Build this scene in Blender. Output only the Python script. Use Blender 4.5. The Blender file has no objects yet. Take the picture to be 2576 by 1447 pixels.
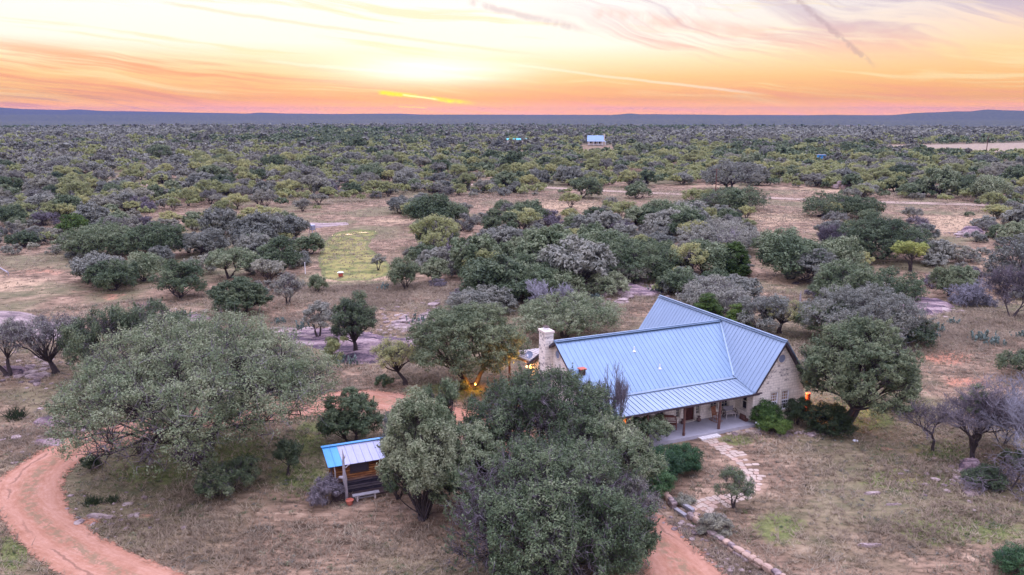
import bpy, math, random
import numpy as np
from math import radians, pi, sin, cos, tan, atan2, hypot, sqrt

# ------------------------------------------------------------------ camera, sky, sun, exposure
scene = bpy.context.scene
COL = scene.collection
CAM_H, PITCH, FPX = 26.27, 0.2141, 2016.85          # focal length in pixels of a 2576 px wide frame
cd = bpy.data.cameras.new("camera")
cd.sensor_width = 36.0
cd.lens = 36.0 * FPX / 2576.0
cd.clip_start = 0.5
cd.clip_end = 90000.0
cam = bpy.data.objects.new("camera", cd)
cam.location = (0, 0, CAM_H)
cam.rotation_euler = (pi / 2 - PITCH, 0, 0)
COL.objects.link(cam)
scene.camera = cam

EXPOSURE = 0.0
scene.render.engine = 'CYCLES'
scene.view_settings.view_transform = 'Standard'
scene.view_settings.look = 'None'
scene.view_settings.exposure = EXPOSURE
scene.view_settings.gamma = 1.0
scene.cycles.max_bounces = 6
scene.cycles.diffuse_bounces = 3
scene.cycles.glossy_bounces = 3
scene.cycles.transmission_bounces = 4
scene.cycles.volume_bounces = 0
scene.cycles.caustics_reflective = False
scene.cycles.caustics_refractive = False
scene.cycles.sample_clamp_indirect = 4.0

SUN_AZ = math.atan((1080 - 1288) / FPX / 1.0234)     # direction of the afterglow, from +Y towards +X
SUN_EL = radians(5.0)


def lin(r, g, b):
    f = lambda c: (c / 255.0 / 12.92) if c / 255.0 <= 0.04045 else ((c / 255.0 + 0.055) / 1.055) ** 2.4
    return (f(r), f(g), f(b), 1.0)


class NT:
    """small node-tree writer"""
    def __init__(s, tree):
        s.t = tree; s.t.nodes.clear()

    def n(s, typ, **kw):
        nd = s.t.nodes.new(typ)
        for k, v in kw.items():
            if k == 'inp':
                for a, b in v.items():
                    if isinstance(b, bpy.types.NodeSocket):
                        s.t.links.new(b, nd.inputs[a])
                    else:
                        nd.inputs[a].default_value = b
            else:
                setattr(nd, k, v)
        return nd

    def math(s, op, a, b=0.0, c=0.0, clamp=False):
        nd = s.n('ShaderNodeMath', operation=op, use_clamp=clamp)
        for i, v in enumerate((a, b, c)):
            if isinstance(v, bpy.types.NodeSocket): s.t.links.new(v, nd.inputs[i])
            else: nd.inputs[i].default_value = v
        return nd.outputs[0]

    def mix(s, f, a, b, blend='MIX', clamp=True):
        nd = s.n('ShaderNodeMix', data_type='RGBA', blend_type=blend, clamp_factor=clamp)
        for i, v in ((0, f), (6, a), (7, b)):
            if isinstance(v, bpy.types.NodeSocket): s.t.links.new(v, nd.inputs[i])
            else: nd.inputs[i].default_value = v
        return nd.outputs[2]

    def ramp(s, fac, stops, interp='LINEAR'):
        nd = s.n('ShaderNodeValToRGB', inp={0: fac})
        cr = nd.color_ramp; cr.interpolation = interp
        while len(cr.elements) < len(stops): cr.elements.new(0.5)
        for e, (p, c) in zip(cr.elements, stops):
            e.position = p; e.color = c if not isinstance(c, (int, float)) else (c, c, c, 1)
        return nd.outputs[0]

    def sstep(s, x, a, b):
        nd = s.n('ShaderNodeMapRange', interpolation_type='SMOOTHSTEP', inp={0: x, 1: a, 2: b, 3: 0.0, 4: 1.0})
        return nd.outputs[0]

    def noise(s, vec, scale, detail=3.0, rough=0.55, dist=0.0, out=0):
        nd = s.n('ShaderNodeTexNoise', inp={'Vector': vec, 'Scale': scale, 'Detail': detail, 'Roughness': rough, 'Distortion': dist})
        return nd.outputs[out]

    def comb(s, x, y, z):
        nd = s.n('ShaderNodeCombineXYZ')
        for i, v in enumerate((x, y, z)):
            if isinstance(v, bpy.types.NodeSocket): s.t.links.new(v, nd.inputs[i])
            else: nd.inputs[i].default_value = v
        return nd.outputs[0]


def build_world():
    w = bpy.data.worlds.new("World"); scene.world = w; w.use_nodes = True
    N = NT(w.node_tree)
    tc = N.n('ShaderNodeTexCoord')
    sep = N.n('ShaderNodeSeparateXYZ', inp={0: tc.outputs['Generated']})
    X, Y, Z = sep.outputs
    az = N.math('ARCTAN2', X, Y)                       # radians, 0 ahead, + to the right
    el = N.math('ARCSINE', Z)
    m = N.math
    # elevation gradient of the afterglow (0 .. 0.25 rad)
    e4 = m('MULTIPLY', el, 4.0, clamp=True)
    base = N.ramp(e4, [(0.0, lin(255, 174, 88)), (0.08, lin(255, 188, 118)), (0.17, lin(255, 210, 144)),
                       (0.25, lin(255, 238, 196)), (0.32, lin(255, 252, 236)), (0.55, lin(255, 253, 250)), (1.0, lin(236, 238, 250))])
    # more orange / grey-violet to the far right
    right = N.sstep(az, 0.05, 0.62)
    base_r = N.ramp(e4, [(0.0, lin(255, 176, 88)), (0.12, lin(255, 190, 112)), (0.26, lin(255, 212, 150)),
                         (0.38, lin(252, 218, 190)), (0.5, lin(232, 216, 220)), (1.0, lin(206, 206, 230))])
    base = N.mix(m('MULTIPLY', right, 0.9), base, base_r)
    # long thin streaks, tilted down to the right
    tilt = m('ADD', el, m('MULTIPLY', az, 0.085))
    warp = N.noise(N.comb(m('MULTIPLY', az, 3.0), m('MULTIPLY', el, 9.0), 3.3), 1.0, 3)
    v1 = N.comb(m('MULTIPLY', az, 2.6), m('ADD', m('MULTIPLY', tilt, 62.0), m('MULTIPLY', warp, 3.0)), 0.0)
    s1 = N.noise(v1, 1.0, 6, 0.62)
    v2 = N.comb(m('MULTIPLY', az, 9.0), m('ADD', m('MULTIPLY', tilt, 190.0), m('MULTIPLY', warp, 6.0)), 7.0)
    s2 = N.noise(v2, 1.0, 5, 0.6)
    st = m('ADD', m('MULTIPLY', s1, 0.68), m('MULTIPLY', s2, 0.32))
    # band low in the sky: peach cloud, strongest on the left and in the centre
    tl2 = m('ADD', el, m('MULTIPLY', m('MINIMUM', az, 0.0), 0.07))
    low = m('SUBTRACT', 1.0, N.sstep(tl2, 0.018, 0.045))
    band = m('MULTIPLY', N.sstep(st, 0.44, 0.60), low)
    col = N.mix(m('MULTIPLY', band, 0.95), base, lin(252, 172, 126))
    # slate tints very low on the left
    leftm = m('SUBTRACT', 1.0, N.sstep(az, -0.55, -0.22))
    sl = m('MULTIPLY', m('MULTIPLY', N.sstep(s2, 0.47, 0.62), m('SUBTRACT', 1.0, N.sstep(el, 0.012, 0.045))), leftm)
    col = N.mix(m('MULTIPLY', sl, 0.55), col, lin(200, 140, 128))
    # pale yellow gaps
    gap = m('MULTIPLY', m('SUBTRACT', 1.0, N.sstep(s1, 0.34, 0.47)), N.sstep(el, 0.004, 0.03))
    col = N.mix(m('MULTIPLY', gap, 0.6), col, lin(255, 232, 176))
    # high wispy clouds to the right: slant up to the left, pinkish grey
    tl = m('ADD', el, m('MULTIPLY', az, 0.28))
    v3 = N.comb(m('ADD', m('MULTIPLY', az, 5.0), m('MULTIPLY', el, 8.0)), m('ADD', m('MULTIPLY', tl, 36.0), m('MULTIPLY', warp, 3.5)), 2.0)
    s3 = N.noise(v3, 1.0, 7, 0.62)
    hm = m('MULTIPLY', N.sstep(az, -0.02, 0.22), N.sstep(el, 0.045, 0.085))
    hi = m('MULTIPLY', N.sstep(s3, 0.46, 0.62), hm)
    hcol = N.mix(N.sstep(el, 0.055, 0.12), lin(252, 192, 164), lin(214, 194, 204))
    col = N.mix(m('MULTIPLY', hi, 0.9), col, hcol)
    top = m('MULTIPLY', m('MULTIPLY', N.sstep(s3, 0.40, 0.58), N.sstep(az, 0.20, 0.50)), N.sstep(el, 0.07, 0.13))
    col = N.mix(m('MULTIPLY', top, 0.7), col, lin(196, 184, 202))
    # helper: soft line (contrail) between two (az, el) points

    def trail(px0, py0, px1, py1, wid, wob, scale, alpha, c, col, lumpy=False):
        a0, e0 = aeP(px0, py0); a1, e1 = aeP(px1, py1)
        L = hypot(a1 - a0, e1 - e0); dx, dy = (a1 - a0) / L, (e1 - e0) / L
        rx = m('SUBTRACT', az, a0); ry = m('SUBTRACT', el, e0)
        t = m('ADD', m('MULTIPLY', rx, dx), m('MULTIPLY', ry, dy))
        d = m('ADD', m('MULTIPLY', rx, -dy), m('MULTIPLY', ry, dx))
        nn = N.noise(N.comb(m('MULTIPLY', t, scale), m('MULTIPLY', d, scale * 0.6), px0 * 0.01), 1.0, 4, 0.65)
        d = m('ABSOLUTE', m('ADD', d, m('MULTIPLY', m('SUBTRACT', nn, 0.5), wob)))
        body = m('SUBTRACT', 1.0, N.sstep(d, wid * 0.15, wid))
        ends = m('MULTIPLY', N.sstep(t, 0.0, L * 0.08), m('SUBTRACT', 1.0, N.sstep(t, L * 0.8, L)))
        f = m('MULTIPLY', m('MULTIPLY', body, ends), alpha)
        if lumpy: f = m('MULTIPLY', f, N.sstep(nn, 0.30, 0.55))
        return N.mix(f, col, c)
    col = trail(1985, -20, 2215, 178, 0.0040, 0.011, 120.0, 0.42, lin(176, 148, 156), col, True)
    col = trail(1170, 2, 1480, 78, 0.0060, 0.010, 40.0, 0.50, lin(196, 178, 184), col, True)
    col = trail(1480, 30, 2000, 90, 0.011, 0.020, 22.0, 0.45, lin(244, 190, 172), col, True)
    col = trail(370, 0, 1420, 145, 0.0030, 0.006, 14.0, 0.55, lin(254, 226, 186), col)
    col = trail(1260, 158, 1960, 242, 0.0024, 0.004, 12.0, 0.5, lin(255, 250, 222), col)
    col = trail(640, 152, 1300, 205, 0.0030, 0.006, 14.0, 0.6, lin(255, 246, 214), col)
    # hot core above the set sun, and the yellow sliver of lit cloud
    a0, e0 = aeP(1075, 178)
    gx = m('MULTIPLY', m('SUBTRACT', az, a0), 9.0); gy = m('MULTIPLY', m('SUBTRACT', el, e0), 55.0)
    g = m('EXPONENT', m('MULTIPLY', m('ADD', m('MULTIPLY', gx, gx), m('MULTIPLY', gy, gy)), -1.0))
    col = N.mix(m('MULTIPLY', g, m('ADD', 0.45, s1)), col, (1.25, 1.2, 1.05, 1), clamp=True)
    a0, e0 = aeP(1075, 250)
    ggx = m('MULTIPLY', m('SUBTRACT', az, a0), 6.0); ggy = m('MULTIPLY', m('SUBTRACT', el, e0), 40.0)
    g2 = m('EXPONENT', m('MULTIPLY', m('ADD', m('MULTIPLY', ggx, ggx), m('MULTIPLY', ggy, ggy)), -1.0))
    col = N.mix(m('MULTIPLY', g2, 0.30), col, lin(255, 196, 96))
    col = trail(945, 231, 1205, 262, 0.0040, 0.0075, 30.0, 1.0, (1.15, 0.95, 0.0, 1), col, True)
    col = trail(1010, 238, 1110, 252, 0.0018, 0.002, 26.0, 0.9, (1.3, 1.2, 0.45, 1), col)
    col = trail(1000, 268, 1080, 272, 0.0012, 0.003, 30.0, 0.7, (1.1, 0.8, 0.05, 1), col)
    # the rest of the dome: lavender-blue overhead, dusky behind
    zen = N.ramp(el_n(N, el), [(0.0, (1.25, 1.10, 1.5, 1)), (0.35, (1.85, 1.78, 2.75, 1)), (0.75, (3.2, 3.12, 4.6, 1)), (1.0, (3.65, 3.6, 5.2, 1))])
    back = m('SUBTRACT', 1.0, N.sstep(Y, -0.25, 0.75))
    zen = N.mix(m('MULTIPLY', back, m('SUBTRACT', 1.0, N.sstep(el, 0.1, 0.9))), zen, (1.20, 1.12, 1.55, 1))
    f = N.math('MAXIMUM', N.sstep(el, 0.15, 0.5), back)
    col = N.mix(f, col, zen)
    # below the horizon: earth tone
    hb_ = m('ADD', 1.0, m('MULTIPLY', m('SUBTRACT', 1.0, N.sstep(el, 0.0, 0.018)), 0.75))
    col = N.n('ShaderNodeVectorMath', operation='SCALE', inp={0: col, 3: hb_}).outputs[0]
    below = m('SUBTRACT', 1.0, N.sstep(el, -0.03, -0.004))
    col = N.mix(below, col, (0.10, 0.09, 0.12, 1))
    bg = N.n('ShaderNodeBackground', inp={0: col, 1: SKY_STRENGTH})
    sky = N.n('ShaderNodeTexSky', sky_type='NISHITA', sun_disc=False, sun_elevation=radians(1.0), sun_rotation=SUN_AZ)
    bg2 = N.n('ShaderNodeBackground', inp={0: sky.outputs[0], 1: 0.01})
    add = N.n('ShaderNodeAddShader', inp={0: bg.outputs[0], 1: bg2.outputs[0]})
    N.n('ShaderNodeOutputWorld', inp={0: add.outputs[0]})


def el_n(N, el):
    return N.math('MULTIPLY', el, 2 / pi, clamp=True)


def aeP(px, py):
    """azimuth, elevation of a spot of sky given by frame coordinates (2576 wide)"""
    c, s = cos(PITCH), sin(PITCH)
    X = (px - 1288) / FPX; U = (723.5 - py) / FPX
    d = (X, c + U * s, -s + U * c)
    L = sqrt(d[0] ** 2 + d[1] ** 2 + d[2] ** 2)
    return atan2(d[0], d[1]), math.asin(d[2] / L)


SKY_STRENGTH = 1.07
build_world()
sl = bpy.data.lights.new("sun", 'SUN'); sl.energy = 0.5; sl.angle = radians(18); sl.color = (1.0, 0.62, 0.42)
so = bpy.data.objects.new("sun", sl); COL.objects.link(so)
so.rotation_euler = (pi / 2 - SUN_EL, 0, pi - SUN_AZ)

# ------------------------------------------------------------------ frame <-> ground helpers
_c, _s = cos(PITCH), sin(PITCH)


def at(px, py, z=0.0):
    X = (px - 1288) / FPX; U = (723.5 - py) / FPX
    d = (X, _c + U * _s, -_s + U * _c)
    t = (z - CAM_H) / d[2]
    return (d[0] * t, d[1] * t)


def toP(x, y, z=0.0):
    d = y * _c - (z - CAM_H) * _s
    u = y * _s + (z - CAM_H) * _c
    d = np.where(d < 0.5, 0.5, d) if isinstance(d, np.ndarray) else max(d, .5)
    return 1288 + FPX * x / d, 723.5 - FPX * u / d


def inpoly(x, y, poly):
    x = np.asarray(x, float); y = np.asarray(y, float)
    r = np.zeros(x.shape, bool); n = len(poly)
    for i in range(n):
        x0, y0 = poly[i]; x1, y1 = poly[(i + 1) % n]
        if y0 == y1: continue
        c = ((y0 > y) != (y1 > y)) & (x < (x1 - x0) * (y - y0) / (y1 - y0) + x0)
        r ^= c
    return r


def sm(a, b, x):
    t = np.clip((x - a) / (b - a), 0, 1)
    return t * t * (3 - 2 * t)


def fbm(x, y, oct=4, seed=0):
    r = np.zeros_like(np.asarray(x, float)); amp = 1.0; tot = 0
    rs = np.random.RandomState(seed + 11)
    for o in range(oct):
        for k in range(3):
            a = rs.rand() * 6.283; p = rs.rand() * 6.283; q = rs.rand() * 6.283
            f = 2 ** o * (0.8 + 0.5 * rs.rand())
            r = r + amp * np.sin(f * (x * np.cos(a) + y * np.sin(a)) + p + 1.3 * np.sin(f * .7 * (y * np.cos(a) - x * np.sin(a)) + q)) / 3
        tot += amp; amp *= 0.5
    return r / tot


RIDGE_R = [(-3000, 289), (900, 288.5), (1300, 290), (1440, 291), (1520, 291), (1560, 288), (1585, 285.5), (1610, 288), (1650, 287.5), (1720, 288.5), (1800, 289),
           (1850, 291), (1950, 292), (2020, 290.5), (2100, 289), (2180, 291), (2240, 290), (2300, 284.5), (2360, 283), (2400, 281), (2440, 281),
           (2480, 277), (2530, 279), (2576, 280), (2700, 283), (3200, 284), (6000, 286)]
RIDGE_L = [(-3000, 268), (-300, 270), (0, 273), (60, 276.5), (160, 278), (190, 276.5), (260, 280), (400, 281.5), (520, 284), (620, 286), (650, 283.5), (690, 284.5),
           (720, 286), (860, 287), (1000, 286), (1060, 288.5), (1300, 289), (1600, 290), (6000, 290)]


DEPTH = 38.0


def terrain(x, y):
    x = np.asarray(x, float); y = np.asarray(y, float)
    r = np.hypot(x, y)
    amp = 0.03 + 0.9 * sm(100, 320, r)
    z = amp * fbm(x / 60, y / 60, 3, 1)
    z = z + 2.0 * sm(300, 900, r) * fbm(x / 300, y / 300, 2, 2)
    edge = 1500 + 140 * fbm(x / 500, y / 500, 2, 3)
    z = z - DEPTH * sm(0, 1100, r - edge)
    z = z + 6 * sm(2500, 4000, r) * fbm(x / 1500, y / 1500, 3, 4)
    yy = np.where(y < 1, 1, y)
    px = 1288 + FPX * 1.0234 * x / yy
    px = np.where(y < 1, np.sign(x) * 6000, px)
    for D, wd, rd, sd in ((4300., 800., [(-3000, 303), (6000, 303)], 7), (6200., 1500., RIDGE_R, 5), (9400., 2000., RIDGE_L, 6)):
        ry = np.interp(px, [p[0] for p in rd], [p[1] for p in rd])
        Dw = D * (1 + 0.05 * fbm(px / 300, px * 0, 3, sd))
        ry = ry + 0.55 * fbm(px / 38, px * 0, 4, sd + 20)
        if D < 5000: ry = ry + 5.0 * fbm(px / 330, px * 0, 3, 77)
        crest = 26.3 + (285.0 - ry) * Dw / FPX * 0.977
        up = sm(Dw - wd, Dw, r) * (1 - 0.35 * sm(Dw, Dw * 2.2, r))
        rough = 1 + 0.06 * fbm(x / (D * .03), y / (D * .03), 3, sd + 4) * (1 - up) * 4
        hill = (crest + DEPTH) * up * rough - DEPTH
        z = np.where(r > D - wd * 1.3, np.maximum(z, hill), z)
    return z


# ------------------------------------------------------------------ object helpers
def props(o, label=None, cat=None, group=None, kind=None):
    if label: o['label'] = label
    if cat: o['category'] = cat
    if group: o['group'] = group
    if kind: o['kind'] = kind
    return o


def empty(name, loc=(0, 0, 0), rz=0.0, label=None, cat=None, group=None, parent=None):
    o = bpy.data.objects.new(name, None); COL.objects.link(o)
    o.empty_display_size = 0.3
    o.location = loc; o.rotation_euler = (0, 0, rz)
    if parent: o.parent = parent
    return props(o, label, cat, group)


def fast_mesh(name, V, Fq, mats, mi=None, smooth=False):
    """V (n,3), Fq (m,k) all faces the same size"""
    me = bpy.data.meshes.new(name)
    V = np.ascontiguousarray(V, np.float32); Fq = np.ascontiguousarray(Fq, np.int32)
    me.vertices.add(len(V)); me.vertices.foreach_set('co', V.ravel())
    k = Fq.shape[1]
    me.loops.add(Fq.size); me.loops.foreach_set('vertex_index', Fq.ravel())
    me.polygons.add(len(Fq)); me.polygons.foreach_set('loop_start', np.arange(0, Fq.size, k, dtype=np.int32))
    if mi is not None: me.polygons.foreach_set('material_index', np.ascontiguousarray(mi, np.int32))
    me.update(calc_edges=True)
    for m in (mats if isinstance(mats, (list, tuple)) else [mats]): me.materials.append(m)
    if smooth: me.polygons.foreach_set('use_smooth', np.ones(len(Fq), bool))
    else: me.polygons.foreach_set('use_smooth', np.zeros(len(Fq), bool))
    return me


def add_obj(name, me, parent=None, loc=(0, 0, 0), rot=(0, 0, 0), **kw):
    o = bpy.data.objects.new(name, me); COL.objects.link(o)
    o.location = loc; o.rotation_euler = rot
    if parent: o.parent = parent
    return props(o, **kw)


class MB:
    """collects shapes into one mesh"""
    def __init__(s): s.v = []; s.f = []; s.m = []

    def add(s, vs, fs, m=0):
        b = len(s.v); s.v += [tuple(p) for p in vs]
        for f in fs: s.f.append(tuple(i + b for i in f)); s.m.append(m)

    def box(s, c, d, rz=0.0, m=0, rx=0.0, ry=0.0, taper=1.0):
        hx, hy, hz = d[0] / 2, d[1] / 2, d[2] / 2
        vs = []
        for z in (-hz, hz):
            t = taper if z > 0 else 1.0
            for x, y in ((-hx, -hy), (hx, -hy), (hx, hy), (-hx, hy)): vs.append((x * t, y * t, z))
        vs = [s.rot(p, rx, ry, rz) for p in vs]
        vs = [(p[0] + c[0], p[1] + c[1], p[2] + c[2]) for p in vs]
        s.add(vs, [(3, 2, 1, 0), (4, 5, 6, 7), (0, 1, 5, 4), (1, 2, 6, 5), (2, 3, 7, 6), (3, 0, 4, 7)], m)

    @staticmethod
    def rot(p, rx, ry, rz):
        x, y, z = p
        if rx: y, z = y * cos(rx) - z * sin(rx), y * sin(rx) + z * cos(rx)
        if ry: x, z = x * cos(ry) + z * sin(ry), -x * sin(ry) + z * cos(ry)
        if rz: x, y = x * cos(rz) - y * sin(rz), x * sin(rz) + y * cos(rz)
        return x, y, z

    def beam(s, a, b, w, h, m=0):
        """box from a to b, width w across (horizontal), height h"""
        a = np.array(a, float); b = np.array(b, float); d = b - a; L = np.linalg.norm(d); d /= L
        up = np.array([0, 0, 1.0]) if abs(d[2]) < .95 else np.array([0, 1.0, 0])
        side = np.cross(d, up); side /= np.linalg.norm(side); u2 = np.cross(side, d)
        vs = []
        for p in (a, b):
            for sx, sz in ((-1, -1), (1, -1), (1, 1), (-1, 1)): vs.append(p + side * sx * w / 2 + u2 * sz * h / 2)
        s.add(vs, [(0, 1, 2, 3), (7, 6, 5, 4), (0, 4, 5, 1), (1, 5, 6, 2), (2, 6, 7, 3), (3, 7, 4, 0)], m)

    def slab(s, pts, t, m=0):
        """polygon (3D, planar) with thickness t downwards along -z"""
        n = len(pts)
        vs = list(pts) + [(p[0], p[1], p[2] - t) for p in pts]
        fs = [tuple(range(n)), tuple(range(2 * n - 1, n - 1, -1))] + [(i, i + n, (i + 1) % n + n, (i + 1) % n) for i in range(n)]
        s.add(vs, fs, m)

    def tube(s, pts, rad, sides=6, m=0, cap=True):
        pts = [np.array(p, float) for p in pts]
        if not isinstance(rad, (list, tuple)): rad = [rad] * len(pts)
        base = len(s.v); rings = []
        prev = None
        for i, p in enumerate(pts):
            d = pts[min(i + 1, len(pts) - 1)] - pts[max(i - 1, 0)]; d = d / (np.linalg.norm(d) + 1e-9)
            if prev is None:
                ref = np.array([0, 0, 1.0]) if abs(d[2]) < .9 else np.array([1.0, 0, 0])
                u = np.cross(d, ref)
            else: u = prev - d * (prev @ d)
            u /= (np.linalg.norm(u) + 1e-9); prev = u; v = np.cross(d, u)
            for k in range(sides):
                a = 2 * pi * k / sides
                s.v.append(tuple(p + rad[i] * (u * cos(a) + v * sin(a))))
        for i in range(len(pts) - 1):
            for k in range(sides):
                a = base + i * sides + k; b = base + i * sides + (k + 1) % sides
                s.f.append((a, a + sides, b + sides, b)[::-1]); s.m.append(m)
        if cap:
            s.f.append(tuple(base + k for k in range(sides))[::-1]); s.m.append(m)
            s.f.append(tuple(base + (len(pts) - 1) * sides + k for k in range(sides))); s.m.append(m)

    def lathe(s, prof, c=(0, 0, 0), sides=14, m=0):
        b = len(s.v)
        for r, z in prof:
            for k in range(sides):
                a = 2 * pi * k / sides; s.v.append((c[0] + r * cos(a), c[1] + r * sin(a), c[2] + z))
        for i in range(len(prof) - 1):
            for k in range(sides):
                a = b + i * sides + k; d = b + i * sides + (k + 1) % sides
                s.f.append((a, d, d + sides, a + sides)); s.m.append(m)
        s.f.append(tuple(b + (len(prof) - 1) * sides + k for k in range(sides))); s.m.append(m)
        s.f.append(tuple(b + k for k in range(sides))[::-1]); s.m.append(m)

    def build(s, name, mats, parent=None, loc=(0, 0, 0), rot=(0, 0, 0), smooth=False, **kw):
        me = bpy.data.meshes.new(name); me.from_pydata(s.v, [], s.f)
        for mt in (mats if isinstance(mats, (list, tuple)) else [mats]): me.materials.append(mt)
        me.polygons.foreach_set('material_index', np.array(s.m, np.int32))
        me.polygons.foreach_set('use_smooth', np.full(len(s.f), smooth, bool))
        me.update()
        return add_obj(name, me, parent, loc, rot, **kw)


def copy_tree(o, loc, rz, scale=None, label=None, group=None):
    c = o.copy(); COL.objects.link(c); c.location = loc; c.rotation_euler = (0, 0, rz)
    if scale is not None: c.scale = scale
    if label: c['label'] = label
    if group: c['group'] = group
    for ch in KIDS.get(o.name, []):
        d = ch.copy(); COL.objects.link(d); d.parent = c
        for g in KIDS.get(ch.name, []):
            e = g.copy(); COL.objects.link(e); e.parent = d
    return c


KIDS = {}
# ------------------------------------------------------------------ materials
def new_mat(name):
    m = bpy.data.materials.new(name); m.use_nodes = True
    return m, NT(m.node_tree)


def pbsdf(N, col, rough=0.8, spec=0.3, metal=0.0, bump=None, bstr=0.3, bdist=0.05, **kw):
    inp = {'Base Color': col, 'Roughness': rough, 'Metallic': metal, 'Specular IOR Level': spec}
    if bump is not None:
        b = N.n('ShaderNodeBump', inp={'Height': bump, 'Strength': bstr, 'Distance': bdist})
        inp['Normal'] = b.outputs[0]
    inp.update(kw)
    p = N.n('ShaderNodeBsdfPrincipled', inp=inp)
    N.n('ShaderNodeOutputMaterial', inp={0: p.outputs[0]})
    return p


def simple(name, col, rough=0.8, var=0.25, scale=3.0, spec=0.3, metal=0.0, coord='Object', stretch=(1, 1, 1), bstr=0.2):
    m, N = new_mat(name)
    tc = N.n('ShaderNodeTexCoord')
    mp = N.n('ShaderNodeMapping', inp={0: tc.outputs[coord], 3: stretch})
    nz = N.noise(mp.outputs[0], scale, 5, 0.6)
    f = N.math('ADD', N.math('MULTIPLY', N.math('SUBTRACT', nz, 0.5), var * 4), 1.0)
    c = N.n('ShaderNodeVectorMath', operation='SCALE', inp={0: col[:3], 3: f})
    pbsdf(N, c.outputs[0], rough, spec, metal, nz, bstr, 0.02)
    return m


def foliage(name, c1, c2, c3, trans=0.25, s1=0.35, s2=2.2, rough=0.65, per_obj=0.35):
    """leaf colours mixed by world position and by plant"""
    m, N = new_mat(name)
    g = N.n('ShaderNodeNewGeometry')
    oi = N.n('ShaderNodeObjectInfo')
    pos = g.outputs['Position']
    n1 = N.noise(pos, s1, 2); n2 = N.noise(pos, s2, 3, 0.7)
    wn = N.n('ShaderNodeTexWhiteNoise', noise_dimensions='3D')
    sn = N.n('ShaderNodeVectorMath', operation='SNAP', inp={0: pos, 1: (0.22, 0.22, 0.22)})
    N.t.links.new(sn.outputs[0], wn.inputs[0])
    rnd = wn.outputs[0]
    f = N.math('ADD', N.math('MULTIPLY', N.math('SUBTRACT', n1, 0.5), 1.6), N.math('MULTIPLY', N.math('SUBTRACT', rnd, 0.5), 0.55))
    f = N.math('ADD', f, N.math('MULTIPLY', N.math('SUBTRACT', oi.outputs['Random'], 0.5), per_obj * 2))
    f = N.math('ADD', N.math('ADD', f, 0.5), N.math('MULTIPLY', N.math('SUBTRACT', n2, 0.5), 0.9), clamp=True)
    col = N.ramp(f, [(0.0, c1), (0.5, c2), (1.0, c3)])
    d = N.n('ShaderNodeBsdfPrincipled', inp={'Base Color': col, 'Roughness': rough, 'Specular IOR Level': 0.25})
    t = N.n('ShaderNodeBsdfTranslucent', inp={0: col})
    mx = N.n('ShaderNodeMixShader', inp={0: trans, 1: d.outputs[0], 2: t.outputs[0]})
    N.n('ShaderNodeOutputMaterial', inp={0: mx.outputs[0]})
    return m


M = {}
M['oak'] = foliage('oak leaves', (0.052, 0.080, 0.036, 1), (0.132, 0.172, 0.082, 1), (0.285, 0.310, 0.175, 1))
M['oak_dark'] = foliage('dark oak leaves', (0.045, 0.069, 0.034, 1), (0.092, 0.125, 0.060, 1), (0.185, 0.213, 0.106, 1))
M['oak_grey'] = foliage('grey oak leaves', (0.115, 0.125, 0.100, 1), (0.200, 0.208, 0.162, 1), (0.305, 0.300, 0.225, 1))
M['mesquite'] = foliage('mesquite leaves', (0.200, 0.225, 0.095, 1), (0.320, 0.340, 0.140, 1), (0.460, 0.440, 0.180, 1), trans=0.45)
M['yellow'] = foliage('yellowing leaves', (0.19, 0.23, 0.06, 1), (0.29, 0.33, 0.085, 1), (0.42, 0.42, 0.11, 1), trans=0.35)
M['cedar'] = foliage('juniper leaves', (0.028, 0.055, 0.010, 1), (0.065, 0.115, 0.020, 1), (0.13, 0.19, 0.03, 1))
M['shrubgreen'] = foliage('green shrub leaves', (0.020, 0.052, 0.020, 1), (0.050, 0.113, 0.041, 1), (0.099, 0.180, 0.063, 1))
M['vine'] = foliage('vine leaves', (0.022, 0.050, 0.010, 1), (0.052, 0.105, 0.022, 1), (0.110, 0.170, 0.035, 1))
M['far_oak'] = foliage('far oak leaves', (0.075, 0.078, 0.069, 1), (0.144, 0.145, 0.113, 1), (0.230, 0.230, 0.167, 1))
M['darkshrub'] = foliage('dark shrub leaves', (0.015, 0.026, 0.012, 1), (0.035, 0.055, 0.022, 1), (0.065, 0.085, 0.035, 1))
M['twig'] = foliage('bare twigs', (0.085, 0.072, 0.080, 1), (0.135, 0.115, 0.125, 1), (0.19, 0.165, 0.165, 1), trans=0.0)
M['twig_pale'] = foliage('dead pale twigs', (0.13, 0.125, 0.135, 1), (0.20, 0.195, 0.21, 1), (0.30, 0.29, 0.31, 1), trans=0.0)
M['brushleaf'] = foliage('brush leaves', (0.135, 0.132, 0.112, 1), (0.215, 0.212, 0.160, 1), (0.310, 0.300, 0.200, 1))
M['cactus'] = foliage('cactus pads', (0.075, 0.105, 0.080, 1), (0.115, 0.155, 0.125, 1), (0.17, 0.215, 0.18, 1), trans=0.0)
M['bark'] = simple('oak bark', (0.060, 0.048, 0.045), 0.95, 0.3, 5, 0.1)
M['straw'] = foliage('dry grass', (0.20, 0.155, 0.10, 1), (0.34, 0.27, 0.18, 1), (0.52, 0.44, 0.30, 1), trans=0.45, s1=0.12)
M['grass'] = foliage('green grass', (0.07, 0.10, 0.03, 1), (0.13, 0.17, 0.05, 1), (0.22, 0.26, 0.09, 1), trans=0.45, s1=0.3)


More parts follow.
